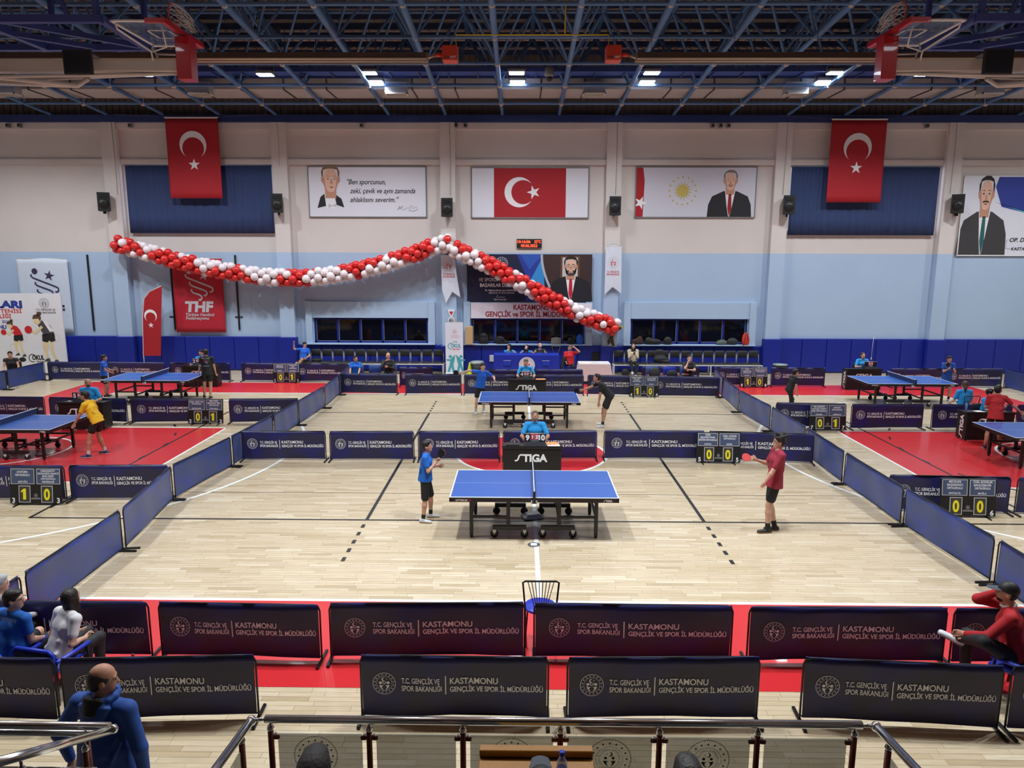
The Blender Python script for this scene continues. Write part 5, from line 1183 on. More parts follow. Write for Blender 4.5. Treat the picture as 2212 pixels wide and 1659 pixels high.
# wire-backed chairs
def wire_chair(x, y, rz, label):
    t = thing('wire_chair', label, 'chair', (x, y, 0), rz, 'wire backed chairs')
    MB().lathe([(0.001, 0.44), (0.19, 0.44), (0.205, 0.455), (0.19, 0.475), (0.001, 0.48)], 20).build('seat', M_SHELL2, t)
    f = MB().path([(-0.17, -0.15, 0), (-0.18, -0.18, 0.5), (-0.21, -0.22, 0.86), (-0.18, -0.225, 0.88), (0.18, -0.225, 0.88), (0.21, -0.22, 0.86), (0.18, -0.18, 0.5), (0.17, -0.15, 0)], 0.012, 6); f.build('back_frame', M_BLACK, t)
    sp = MB()
    for k in range(8): sp.tube((-0.15+k*0.043, -0.222, 0.87), (-0.06+k*0.017, -0.17, 0.47), 0.005, n=4)
    sp.build('back_wires', M_BLACK, t)
    for q in (-1, 1): MB().tube((q*0.17, 0.16, 0), (q*0.14, 0.12, 0.45), 0.011, n=6).build('front_leg', M_BLACK, t)
wire_chair(-0.02, -8.55, 0, 'empty blue seated chair with wire back at the front barriers')
wire_chair(12.05, 3.15, 0, 'wire backed chair of the ponytailed woman on the right')
# coaching chairs in front left and right
def arm_chair(x, y, rz, label):
    t = thing('arm_chair', label, 'chair', (x, y, 0), rz, 'front arm chairs')
    MB().rbox((-0.23, -0.22, 0.33), (0.23, 0.24, 0.38), 0.02, smooth=True).build('seat', M_SHELL2, t)
    MB().rbox((-0.24, -0.28, 0.36), (0.24, -0.23, 0.58), 0.024, smooth=True).build('backrest', M_BLACK, t); MB().path([(-0.24, -0.255, 0.38), (-0.24, -0.255, 0.56), (-0.2, -0.255, 0.595), (0.2, -0.255, 0.595), (0.24, -0.255, 0.56), (0.24, -0.255, 0.38)], 0.022, 8).build('back_edge', M_SHELL2, t)
    for q in (-1, 1):
        MB().rbox((q*0.27-0.025, -0.25, 0.46), (q*0.27+0.025, 0.2, 0.50), 0.015, smooth=True).build('armrest', M_SHELL2, t)
        MB().tube((q*0.25, 0.2, 0), (q*0.26, 0.16, 0.47), 0.014, n=6).tube((q*0.25, -0.25, 0), (q*0.26, -0.24, 0.47), 0.014, n=6).build('side_frame', M_BLACK, t)
arm_chair(-5.72, -9.68, R(-10), 'blue edged black chair under the boy in the blue shirt'); arm_chair(-5.22, -9.62, R(-12), 'blue edged black chair under the long haired woman'); arm_chair(5.02, -9.62, R(35), 'blue edged black chair under the man in the red tracksuit')
arm_chair(-6.05, -9.35, R(-10), 'blue edged black chair under the grey hooded person')
# ---- officials' tables
M_BCLOTH = mat('table_cloth_blue', (22, 50, 170), 0.5, var=0.08, scale=3)
t = thing('official_table', 'table under a royal blue cloth with a round emblem', 'table', (-0.05, 10.75, 0))
MB().rbox((-1.2, -0.35, 0.88), (1.2, 0.35, 0.93), 0.01).build('tabletop', M_WHITE, t)
c = MB(); 
def dyc(x, z): return 0.012*math.sin(x*9)*(1-z)
nx = 40; vv = []
for i in range(nx+1):
    x = -1.22+2.44*i/nx
    for z in (0.06, 0.5, 0.94): vv.append((x, -0.37+dyc(x, z)*(0.94-z), z))
c.add(vv, [(3*i+k, 3*i+3+k, 3*i+4+k, 3*i+1+k) for i in range(nx) for k in (0, 1)], 0, True)
c.box((-1.22, -0.37, 0.93), (1.22, 0.37, 0.945)).box((-1.23, -0.37, 0.06), (-1.22, 0.37, 0.94)).box((1.22, -0.37, 0.06), (1.23, 0.37, 0.94)); c.build('cloth', M_BCLOTH, t)
P = Print(); P.poly(circ(0.02, 0.58, 0.30, 40), M_PRW, 1); P.emblem(0.02, 0.58, 0.27, mat('print_lilac', (120, 96, 150), 0.6), 2, M_PRR)
for x in (-0.72, 0.73): P.rect(x-0.14, 0.56, x+0.14, 0.75, mat('pocket_blue', (40, 70, 186), 0.3), 1); P.rect(x-0.14, 0.74, x+0.14, 0.752, M_PRW, 2)
P.build('print', t, base=0.386)
for q in (-1, 1): MB().box((q*1.05-0.02, -0.3, 0), (q*1.05+0.02, 0.3, 0.03)).box((q*1.05-0.02, -0.02, 0.03), (q*1.05+0.02, 0.02, 0.88)).build('leg', M_GREYP, t)
t = thing('cloth_table', 'small table under a white cloth right of the officials', 'table', (2.45, 9.95, 0))
M_WCL = mat('cloth_white', (216, 210, 206), 0.7, var=0.06, scale=14, bump=0.3, bscale=18)
c = MB().add([(-0.66, -0.45, 0.12), (0.66, -0.45, 0.12), (0.66, 0.4, 0.12), (-0.66, 0.4, 0.12), (-0.58, -0.4, 0.745), (0.56, -0.4, 0.745), (0.56, 0.36, 0.745), (-0.58, 0.36, 0.745)], [(4, 5, 6, 7), (0, 1, 5, 4), (1, 2, 6, 5), (2, 3, 7, 6), (3, 0, 4, 7)]); c.build('cloth', M_WCL, t)
MB().box((-0.56, -0.38, 0.70), (0.54, 0.34, 0.74)).build('tabletop', M_GREYP, t)
for q in (-1, 1): MB().box((q*0.5-0.02, -0.3, 0), (q*0.5+0.02, -0.26, 0.7)).box((q*0.5-0.02, 0.26, 0), (q*0.5+0.02, 0.3, 0.7)).build('leg', M_GREYP, t)
slab('paper_stack', 'papers at the left end of the white clothed table', 'papers', 2.15, 9.85, 0.746, 0.3, 0.22, 0.012, M_PAPER, 0.1); slab('paper_stack', 'papers in the middle of the white clothed table', 'papers', 2.5, 9.9, 0.746, 0.22, 0.3, 0.008, mat('paper_bluish', (190, 200, 220), 0.7), 0.5); slab('paper_stack', 'papers at the right end of the white clothed table', 'papers', 2.85, 9.9, 0.746, 0.24, 0.2, 0.01, mat('paper_bluish', (190, 200, 220), 0.7), -0.2)
# roll-up banner, cone, drums, box
t = thing('rollup_banner', 'white roll-up banner with two turquoise figures beside the chairs', 'banner', (-2.86, 11.6, 0))
MB().rbox((-0.36, -0.1, 0), (0.36, 0.1, 0.08), 0.015).build('cassette', M_SILVER, t); MB().box((-0.345, -0.008, 0.08), (0.345, 0.0, 2.07)).build('sheet', M_SHEET, t); MB().tube((-0.35, 0, 2.07), (0.35, 0, 2.07), 0.012, n=6).tube((0, 0.03, 0.05), (0, 0.02, 2.07), 0.01, n=6).build('pole', M_SILVER, t)
P = Print(); MT = mat('print_turquoise', (70, 160, 176), 0.6)
P.emblem(0.02, 1.70, 0.09, mat('print_pale_red', (200, 130, 140), 0.6), 1); P.text('T.C. GENÇLİK VE', 0.02, 1.53, 0.06, mat('print_pale_red', (200, 130, 140), 0.6), 1, 'c', width=0.32); P.text('SPOR BAKANLIĞI', 0.02, 1.46, 0.06, mat('print_pale_red', (200, 130, 140), 0.6), 1, 'c', width=0.32)
P.text('OKUL', 0.06, 1.08, 0.2, MT, 1, 'c', bold=0.04, width=0.4); P.ring(-0.13, 1.13, 0.1, 0.13, MT, 1, 20, 0.9, 5.2); P.text('Sporları', 0.08, 0.98, 0.11, M_PRR, 1, 'c', bold=0.02, width=0.28); P.poly(circ(-0.02, 1.3, 0.03, 10), MT, 1); P.poly(circ(0.07, 1.3, 0.03, 10), MT, 1)
for ox, fl in ((-0.1, 1), (0.2, -1)):
    q = lambda pts: [(ox+fl*x, z) for x, z in pts]
    P.poly(q([(-0.2, 0.62), (-0.05, 0.62), (0.02, 0.7), (0.14, 0.8), (0.1, 0.55), (0.06, 0.4), (0.12, 0.1), (0.02, 0.1), (-0.02, 0.3), (-0.1, 0.1), (-0.18, 0.12), (-0.08, 0.45), (-0.08, 0.54), (-0.22, 0.56)]), MT, 1); P.poly(circ(ox-fl*0.06, 0.72, 0.065, 16), MT, 1)
P.build('print', t, base=0.008)
t = thing('training_cone', 'bright yellow training cone beside the roll-up banner', 'cone', (-2.28, 11.85, 0))
MB().lathe([(0.16, 0.0), (0.16, 0.02), (0.12, 0.025), (0.028, 0.46), (0.001, 0.47)], 20).build('cone', mat('cone_yellow', (206, 222, 40), 0.45), t); MB().rbox((-0.17, -0.17, 0), (0.17, 0.17, 0.02), 0.008).build('base', mat('cone_yellow', (206, 222, 40), 0.45), t)
for x, y, lab, h in ((-1.98, 11.75, 'round black drum with a pale lid beside the yellow cone', 0.52), (9.52, 10.6, 'round stool with a pale top right of the chairs', 0.62)):
    t = thing('round_drum', lab, 'drum', (x, y, 0), 0, 'round drums')
    MB().lathe([(0.19, 0), (0.21, 0.02), (0.24, h-0.1), (0.001, h-0.1)] if h < 0.6 else [(0.03, 0.3), (0.25, h-0.12), (0.26, h-0.03), (0.001, h-0.03)], 24).build('body', M_BLKPL, t); MB().lathe([(0.25, h-0.1), (0.265, h-0.05), (0.25, h), (0.001, h+0.02)] if h < 0.6 else [(0.26, h-0.03), (0.275, h), (0.001, h+0.01)], 24).build('lid', mat('lid_pale', (150, 164, 168), 0.4), t)
    if h > 0.6:
        for k in range(3): a = k*2.1; MB().tube((0.2*math.cos(a), 0.2*math.sin(a), 0), (0.05*math.cos(a), 0.05*math.sin(a), 0.5), 0.014, n=6).build('leg', M_BLACK, t)
tag(MB().rbox((-0.15, -0.1, 0), (0.15, 0.1, 0.72), 0.01).build('cardboard_box', mat('cardboard', (196, 162, 116), 0.8), None, (-2.32, 12.2, 1.13)), 'upright brown cardboard box beside the roll-up banner', 'box')
tag(MB().rbox((-0.1, -0.03, 0), (0.1, 0.03, 0.26), 0.01).build('notice_plate', M_PGREY, None, (-1.42, 12.36, 0.42)), 'small pale plate on the blue pads left of the officials', 'plate')
t = thing('folding_chair', 'pale folding chair hung folded above the officials', 'chair', (1.15, 12.34, 0.72))
MB().rbox((-0.19, -0.02, 0.32), (0.19, 0.02, 0.68), 0.05, smooth=True).build('backrest', mat('folding_grey', (132, 130, 128), 0.6), t); MB().path([(-0.06, 0, 0.0), (-0.19, 0, 0.4), (-0.18, 0, 0.66), (0, 0, 0.7), (0.18, 0, 0.66), (0.19, 0, 0.4), (0.08, 0, 0.0)], 0.014, 6).build('frame', mat('folding_frame', (150, 140, 132), 0.5), t)
tag(MB().lathe([(0.001, 0), (0.03, 0), (0.032, 0.14), (0.014, 0.18), (0.014, 0.2), (0.001, 0.2)], 14).build('bottle', mat('bottle_red_cap', (120, 40, 50), 0.3, alpha=0.8), None, (-4.6, -9.25, 0)), 'small drink bottle on the red floor beside the front barrier', 'bottle')
tag(MB().lathe([(0.001, 0), (0.028, 0), (0.03, 0.15), (0.012, 0.2), (0.001, 0.2)], 14).build('bottle', mat('bottle_blue', (120, 170, 220), 0.2, alpha=0.6), None, (11.18, 1.75, 0.722)), 'pale blue water bottle on the right umpire desk', 'bottle')
for x, y, lab in ((-0.3, 3.1, 'folded white towel on the floor below the far middle table'), (-11.4, -0.3, 'folded white towel on the floor below the left table'), (-0.05, -4.3, 'folded pale towel on the floor below the nearest table')):
    o = MB().rbox((-0.18, -0.13, 0), (0.18, 0.13, 0.05), 0.02).rbox((-0.12, -0.1, 0.04), (0.15, 0.1, 0.085), 0.02); tag(o.build('towel', M_WCL, None, (x, y, 0.0025), (0, 0, 0.3)), lab, 'towel', 'towels')
t = thing('floor_socket', 'round metal floor socket cover in front of the nearest table', 'cover', (-0.04, -5.55, 0.0045))
MB().lathe([(0.10, 0), (0.10, 0.003), (0.085, 0.004), (0.001, 0.004)], 24).build('rim', mat('socket_metal', (120, 124, 130), 0.4, 0.6), t); MB().rbox((-0.05, -0.05, 0.004), (0.05, 0.05, 0.008), 0.002).build('flap', M_PRW, t)
# ================================================================== PEOPLE
# each figure is grown as one smooth surface from rounded limbs (signed distance field, surface nets)
V3 = lambda p: np.array(p, dtype=np.float64)
def nrm(v): v = V3(v); return v/max(1e-9, np.linalg.norm(v))
class Blob:
    def __init__(s): s.p = []
    def cone(s, a, b, ra, rb, k=0.02): s.p.append(('c', V3(a), V3(b), ra, rb, k)); return s
    def ell(s, c, r, Rm=None, k=0.02): s.p.append(('e', V3(c), V3(r), np.eye(3) if Rm is None else Rm, None, k)); return s
    def ec(s, a, b, ua, ub, va, vb, u, k=0.02, cap=None):
        """elliptic cone: radii u (along direction u) and v at both ends"""
        s.p.append(('x', V3(a), V3(b), (ua, ub, va, vb, cap), nrm(u), k)); return s
    def mesh(s, cell, cuts=(), inv=()):
        lo = np.full(3, 1e9); hi = -lo
        for q in s.p:
            if q[0] == 'c': r = max(q[3], q[4]); a, b = q[1], q[2]
            elif q[0] == 'e': r = max(q[2]); a = b = q[1]
            else: r = max(q[3][:4]); a, b = q[1], q[2]
            lo = np.minimum(lo, np.minimum(a, b)-r); hi = np.maximum(hi, np.maximum(a, b)+r)
        lo -= 3*cell; hi += 3*cell
        n = np.ceil((hi-lo)/cell).astype(int)+1
        F = np.full(tuple(n), 0.5, dtype=np.float32)
        ax = [lo[i]+cell*np.arange(n[i]) for i in range(3)]
        for q in s.p:
            k = q[5]
            if q[0] == 'c': r = max(q[3], q[4]); a, b = q[1], q[2]
            elif q[0] == 'e': r = max(q[2]); a = b = q[1]
            else: r = max(q[3][:4]); a, b = q[1], q[2]
            m = r+2.2*cell+k*1.5
            i0 = np.maximum(0, np.floor((np.minimum(a, b)-m-lo)/cell).astype(int)); i1 = np.minimum(n, np.ceil((np.maximum(a, b)+m-lo)/cell).astype(int)+1)
            sl = tuple(slice(i0[i], i1[i]) for i in range(3))
            X = ax[0][sl[0]][:, None, None]; Y = ax[1][sl[1]][None, :, None]; Z = ax[2][sl[2]][None, None, :]
            if q[0] == 'c':
                ab = b-a; L2 = max(1e-9, ab@ab); px, py, pz = X-a[0], Y-a[1], Z-a[2]
                t = np.clip((px*ab[0]+py*ab[1]+pz*ab[2])/L2, 0, 1)
                d = np.sqrt((px-t*ab[0])**2+(py-t*ab[1])**2+(pz-t*ab[2])**2)-(q[3]+(q[4]-q[3])*t)
            elif q[0] == 'e':
                Rm = q[3]; r3 = q[2]; px, py, pz = X-a[0], Y-a[1], Z-a[2]
                u = [(px*Rm[0, i]+py*Rm[1, i]+pz*Rm[2, i])/r3[i] for i in range(3)]
                d = (np.sqrt(u[0]**2+u[1]**2+u[2]**2)-1)*min(r3)
            else:
                ua, ub, va, vb, cap = q[3]; u = q[4]; ab = b-a; L = max(1e-9, math.sqrt(ab@ab)); w = ab/L; u = u-w*(u@w); u = nrm(u); v = np.cross(w, u)
                px, py, pz = X-a[0], Y-a[1], Z-a[2]
                sw = px*w[0]+py*w[1]+pz*w[2]; t = np.clip(sw/L, 0, 1); du = px*u[0]+py*u[1]+pz*u[2]; dv = px*v[0]+py*v[1]+pz*v[2]
                ru = ua+(ub-ua)*t; rv = va+(vb-va)*t; e = np.abs(sw-t*L); rc = cap or min(ua, ub, va, vb)
                d = (np.sqrt((du/ru)**2+(dv/rv)**2+(e/rc)**2)-1)*np.minimum(ru, rv)
            f = F[sl]; h = np.clip(k-np.abs(f-d), 0, None)/k if k > 0 else 0
            F[sl] = np.minimum(f, d)-h*h*k*0.25
        if cuts or inv:
            X = ax[0][:, None, None]; Y = ax[1][None, :, None]; Z = ax[2][None, None, :]
            for p, nn in cuts:
                p = V3(p); nn = nrm(nn); F = np.maximum(F, (X-p[0])*nn[0]+(Y-p[1])*nn[1]+(Z-p[2])*nn[2])
            for c, r in inv:
                F = np.maximum(F, r-np.sqrt((X-c[0])**2+(Y-c[1])**2+(Z-c[2])**2))
        return nets(F, lo, cell)
def nets(F, lo, cell):
    S = F < 0; n = F.shape
    C = np.zeros(tuple(x-1 for x in n), dtype=np.uint8)
    for i in (0, 1):
        for j in (0, 1):
            for k in (0, 1): C += S[i:n[0]-1+i, j:n[1]-1+j, k:n[2]-1+k]
    act = (C > 0) & (C < 8)
    idx = np.argwhere(act)
    if len(idx) == 0: return np.zeros((0, 3)), np.zeros((0, 4), int)
    vid = np.full(act.shape, -1, dtype=np.int64); vid[act] = np.arange(len(idx))
    acc = np.zeros((len(idx), 3)); cnt = np.zeros(len(idx))
    g = lambda o: F[idx[:, 0]+o[0], idx[:, 1]+o[1], idx[:, 2]+o[2]]
    cs = [(i, j, k) for i in (0, 1) for j in (0, 1) for k in (0, 1)]
    for a in cs:
        for ax_ in range(3):
            if a[ax_]: continue
            b = list(a); b[ax_] = 1
            fa, fb = g(a), g(b); m = (fa < 0) != (fb < 0)
            t = np.where(m, fa/np.where(m, fa-fb, 1), 0)
            p = np.tile(np.array(a, float), (len(idx), 1)); p[:, ax_] += t
            acc[m] += p[m]; cnt[m] += 1
    P = lo+cell*(idx+acc/cnt[:, None])
    Q = []
    for ax_ in range(3):
        u, v = [(1, 2), (2, 0), (0, 1)][ax_]
        sl0 = [slice(1, -1)]*3; sl1 = [slice(1, -1)]*3; sl0[ax_] = slice(0, n[ax_]-1); sl1[ax_] = slice(1, n[ax_])
        A, B = S[tuple(sl0)], S[tuple(sl1)]
        for flip, m in ((False, A & ~B), (True, ~A & B)):
            e = np.argwhere(m)
            if len(e) == 0: continue
            off = np.ones(3, int); off[ax_] = 0; e = e+off
            def cl(du, dv):
                c = e.copy(); c[:, u] += du; c[:, v] += dv; return vid[c[:, 0], c[:, 1], c[:, 2]]
            q = np.stack([cl(-1, -1), cl(0, -1), cl(0, 0), cl(-1, 0)], 1)
            Q.append(q[:, ::-1] if flip else q)
    Q = np.concatenate(Q); Q = Q[(Q >= 0).all(1)]
    return P, Q
def mesh_np(name, parts, m):
    vs_ = []; fs = []; o = 0
    for P, Q in parts: vs_.append(P); fs.append(Q+o); o += len(P)
    P = np.concatenate(vs_); Q = np.concatenate(fs)
    me = bpy.data.meshes.new(name); me.vertices.add(len(P)); me.vertices.foreach_set('co', P.ravel().astype(np.float32))
    me.loops.add(Q.size); me.loops.foreach_set('vertex_index', Q.ravel().astype(np.int32)); me.polygons.add(len(Q))
    me.polygons.foreach_set('loop_start', np.arange(0, Q.size, 4, dtype=np.int32)); me.polygons.foreach_set('loop_total', np.full(len(Q), 4, dtype=np.int32))
    me.materials.append(m); me.polygons.foreach_set('use_smooth', np.ones(len(Q), bool)); me.update(calc_edges=True); me.validate()
    return me
def ik(a, c, l1, l2, pole):
    a, c = V3(a), V3(c); d = c-a; L = np.linalg.norm(d); mx = (l1+l2)*0.999
    if L > mx: c = a+d/L*mx; d = c-a; L = mx
    w = d/L; x = (l1*l1-l2*l2+L*L)/(2*L); h = math.sqrt(max(0, l1*l1-x*x)); p = V3(pole); p = nrm(p-w*(p@w))
    return a+w*x+p*h, c
def rotm(yaw, pitch, roll=0.0):
    """head frame: columns right, forward, up"""
    M = Matrix.Rotation(yaw, 3, 'Z') @ Matrix.Rotation(-pitch, 3, 'X') @ Matrix.Rotation(roll, 3, 'Y')
    return np.array(M)
SK = {}
def skin(i):
    c = ((198, 150, 126), (182, 132, 108), (206, 162, 140), (170, 120, 98))[i % 4]
    return mat('skin_%d' % (i % 4), c, 0.55, var=0.05, scale=12)
M_HAIR = mat('hair_black', (24, 20, 20), 0.5, var=0.25, scale=40, bump=0.6, bscale=70); M_HAIRB = mat('hair_brown', (70, 50, 38), 0.5, var=0.25, scale=40, bump=0.6, bscale=70)
M_HAIRGR = mat('hair_grey', (112, 104, 98), 0.5, var=0.25, scale=40, bump=0.6, bscale=70); M_HAIRSH = mat('hair_shaved', (52, 44, 42), 0.6, var=0.35, scale=60)
M_EYE = mat('eye_dark', (30, 22, 20), 0.3); M_LIP = mat('lip', (150, 84, 76), 0.5)
M_SHOEW = mat('shoe_white', (206, 210, 214), 0.5, var=0.1, scale=30); M_SHOEK = mat('shoe_black', (26, 26, 28), 0.5); M_SHOEB = mat('shoe_navy', (34, 48, 96), 0.5, var=0.2, scale=30)
M_SOLE = mat('sole_white', (200, 196, 188), 0.6); M_SOLEG = mat('sole_gum', (168, 116, 70), 0.6)
M_SOCKK = mat('sock_black', (28, 28, 30), 0.8); M_SOCKW = mat('sock_white', (200, 200, 198), 0.8)
M_SHK = mat('shorts_black', (22, 22, 25), 0.7); M_TRK = mat('trousers_black', (26, 26, 30), 0.75); M_UMP = mat('polo_azure', (30, 150, 222), 0.7, var=0.05, scale=6)
def cloth(name, rgb): return mat(name, rgb, 0.75, var=0.07, scale=5, bump=0.35, bscale=9)
NP = 0
def person(label, loc, rz, H=1.75, pelvis=(0, 0, None), lean=0.0, side=0.0, Rh=None, Lh=None, Rf=(0.1, 0.02), Lf=(-0.1, 0.02), head=(0, 0), hair='short', hairm=None, shirt=None, sleeve=0.55, shorts=None, leg=0.55, shoes=None, sole=None, socks=None, sk=0, sit=False,
           relb=None, lelb=None, rknee=None, lknee=None, cell=0.014, beard=None, glasses=False, fat=1.0, group='people', name='person', toes=None, shoe_up=None, rcurl=0.9, lcurl=0.5, hem=0.06, collar=None, headk=1.0, notshirt=False, rpalm=None, lpalm=None):
    """local frame: x right, y forward, z up; hands and feet are wrist and ankle targets"""
    global NP; NP += 1
    k = H/1.75; t = thing(name, label, 'person', loc, rz, group); skm = skin(sk); f = fat
    pz = pelvis[2] if pelvis[2] is not None else (0.95*k if not sit else 0.50)
    Pv = V3((pelvis[0], pelvis[1], pz)); M = np.array(Matrix.Rotation(R(side), 3, 'Y') @ Matrix.Rotation(-R(lean), 3, 'X'))
    ux = M @ V3((1, 0, 0)); uy = M @ V3((0, 1, 0)); uz = M @ V3((0, 0, 1))
    Wt = Pv+uz*0.14*k; Cs = Pv+uz*0.33*k+uy*0.01*k; Nk = Pv+uz*0.50*k
    Ht = nrm(uz*0.75+V3((0, 0, 0.45))); hk = (0.93*k**0.45)*headk
    HR = rotm(R(head[0]), R(head[1])); Hc = Nk+Ht*0.145*k+HR[:, 1]*0.015
    sw = 0.172*k*(0.5+0.5*f)
    SR = Pv+uz*0.445*k+ux*sw; SL_ = Pv+uz*0.445*k-ux*sw
    ua, fa, th, sh = 0.285*k, 0.245*k, 0.435*k, 0.42*k
    HpR = Pv+V3((0.088*k, 0, -0.03*k)); HpL = Pv+V3((-0.088*k, 0, -0.03*k))
    if Rh is None: Rh = (0.25*k, 0.05, pz-0.1*k)
    if Lh is None: Lh = (-0.25*k, 0.05, pz-0.1*k)
    ER, WR = ik(SR, Rh, ua, fa, relb or (0.5, -1, -0.6)); EL, WL = ik(SL_, Lh, ua, fa, lelb or (-0.5, -1, -0.6))
    az = 0.075*k
    RF = V3(Rf if len(Rf) == 3 else (Rf[0], Rf[1], az)); LF = V3(Lf if len(Lf) == 3 else (Lf[0], Lf[1], az))
    KR, AR = ik(HpR, RF, th, sh, rknee or (0.1, 1, 0.1)); KL, AL = ik(HpL, LF, th, sh, lknee or (-0.1, 1, 0.1))
    # ---- body
    b = Blob()
    b.ec(Pv-uz*0.02*k, Wt, 0.150*k*f, 0.128*k*f, 0.105*k*f, 0.09*k*f, ux).ec(Wt, Cs, 0.128*k*f, 0.152*k, 0.09*k*f, 0.105*k, ux).ec(Cs, Nk-uz*0.04*k, 0.152*k, 0.095*k, 0.105*k, 0.06*k, ux, 0.03)
    b.cone(SR, Nk-uz*0.03*k, 0.052*k, 0.05*k, 0.03).cone(SL_, Nk-uz*0.03*k, 0.052*k, 0.05*k, 0.03).cone(Nk-uz*0.03*k, Hc-HR[:, 2]*0.05*hk-HR[:, 1]*0.012, 0.055*k, 0.05*k, 0.02)
    for S_, E_, W_ in ((SR, ER, WR), (SL_, EL, WL)): b.cone(S_, E_, 0.048*k, 0.037*k, 0.02).cone(E_, E_+(W_-E_)*0.3, 0.037*k, 0.038*k, 0.015).cone(E_+(W_-E_)*0.3, W_, 0.038*k, 0.025*k, 0.015)
    for H_, K_, A_ in ((HpR, KR, AR), (HpL, KL, AL)):
        cb = K_+(A_-K_)*0.3-nrm(np.cross(np.cross(A_-K_, V3((0, 1, 0.01))), A_-K_))*0.0
        b.cone(H_, K_, 0.082*k*f, 0.053*k, 0.03).cone(K_, cb, 0.05*k, 0.054*k, 0.02).cone(cb, A_, 0.054*k, 0.035*k, 0.02).cone(A_, A_+V3((0, 0.0, -0.02)), 0.035*k, 0.03*k)
    h = lambda x, y, z: Hc+HR @ (V3((x, y, z))*hk)
    e3 = lambda *r: V3(r)*hk
    b.ell(h(0, -0.012, 0.028), e3(0.076, 0.094, 0.092), HR).ell(h(0, 0.022, -0.035), e3(0.060, 0.070, 0.080), HR, 0.03).ell(h(0, 0.05, -0.088), e3(0.034, 0.034, 0.028), HR, 0.025)
    b.cone(h(0, 0.086, 0.005), h(0, 0.103, -0.030), 0.009*hk, 0.0145*hk, 0.012)
    for q in (-1, 1): b.ell(h(q*0.078, -0.008, -0.012), e3(0.012, 0.021, 0.032), HR, 0.008); b.ell(h(q*0.03, 0.078, 0.022), e3(0.026, 0.012, 0.010), HR, 0.01)
    parts = [b.mesh(cell)]
    # ---- hands with five fingers
    hc = max(0.0045, cell*0.42)
    hands = {}
    for nm, E_, W_, curl, sg, pl in (('R', ER, WR, rcurl, 1, rpalm), ('L', EL, WL, lcurl, -1, lpalm)):
        d = nrm(W_-E_); side_ = V3(pl) if pl is not None else np.cross(d, V3((0, 0, 1)) if abs(d[2]) < 0.8 else V3((0, 1, 0)))*sg
        pn = nrm(side_-d*(side_@d)); ac = np.cross(d, pn)                # palm normal, across
        hd = Blob(); kk = k*0.98
        K0 = W_+d*0.085*kk
        hd.cone(W_-d*0.03*kk, W_+d*0.02*kk, 0.025*kk, 0.024*kk, 0.01).ec(W_+d*0.012*kk, K0, 0.028*kk, 0.038*kk, 0.016*kk, 0.013*kk, ac, 0.012)
        for i, L in enumerate((0.066, 0.074, 0.069, 0.053)):
            o = (i-1.5)*0.0195*kk; p0 = K0+ac*o-d*0.006*kk; dd = d
            p = p0
            for j, fr in enumerate((0.45, 0.32, 0.23)):
                c_ = curl*(0.6, 1.0, 0.7)[j]; dd = nrm(dd*math.cos(c_)+pn*math.sin(c_)) if j == 0 else nrm(dd*math.cos(c_)+nrm(pn*math.cos(curl*j)-d*math.sin(curl*j))*math.sin(c_))
                p2 = p+dd*L*fr*kk*1.05; hd.cone(p, p2, (0.0092-0.0006*j)*kk, (0.0088-0.0008*j)*kk, 0.003); p = p2
        tb = W_+d*0.03*kk-ac*0.026*kk*1.0; t1 = tb+nrm(d*0.7-ac*0.6+pn*0.35)*0.04*kk; t2 = t1+nrm(d*0.8-ac*0.1+pn*0.5)*0.03*kk
        hd.cone(tb, t1, 0.0125*kk, 0.0105*kk, 0.008).cone(t1, t2, 0.0105*kk, 0.0085*kk, 0.003)
        parts.append(hd.mesh(hc)); hands[nm] = (W_, d, pn, K0)
    link('body', mesh_np('body', parts, skm), t)
    # ---- face
    fm = MB()
    for q in (-1, 1):
        c_ = h(q*0.031, 0.083, 0.006); fm.lathe([(0.001, -0.006*hk), (0.010*hk, -0.004*hk), (0.012*hk, 0.001), (0.008*hk, 0.004*hk), (0.001, 0.005*hk)], 8)
        n0 = len(fm.v)-40
        fm.v[n0:] = [tuple(c_+HR @ V3((p[0], p[2]*1.0, p[1]*0.6))) for p in fm.v[n0:]]
        fm.tube(h(q*0.016, 0.091, 0.026), h(q*0.048, 0.083, 0.027), 0.0045*hk, 0.003*hk, n=5)
    fm.build('eyes_and_brows', M_EYE if hair != 'grey' else M_HAIRGR, t)
    MB().tube(h(-0.022, 0.078, -0.066), h(0.022, 0.078, -0.066), 0.006*hk, n=6).tube(h(-0.012, 0.0815, -0.067), h(0.012, 0.0815, -0.067), 0.007*hk, n=6).build('mouth', M_LIP, t)
    if glasses:
        gm = MB()
        for q in (-1, 1):
            gm.path([h(q*0.033+0.024*math.cos(a), 0.104, 0.006+0.018*math.sin(a)) for a in np.linspace(0, 2*math.pi, 13)[:-1]], 0.002, 5, closed=True); gm.tube(h(q*0.057, 0.104, 0.008), h(q*0.082, 0.0, 0.008), 0.002, n=4)
        gm.tube(h(-0.009, 0.106, 0.008), h(0.009, 0.106, 0.008), 0.002, n=4).build('glasses', M_BLACK, t)
    # ---- hair and headgear
    hm = hairm or M_HAIR; hcell = max(0.008, cell*0.75); nfront = HR @ V3((0, 0.80, -0.60))
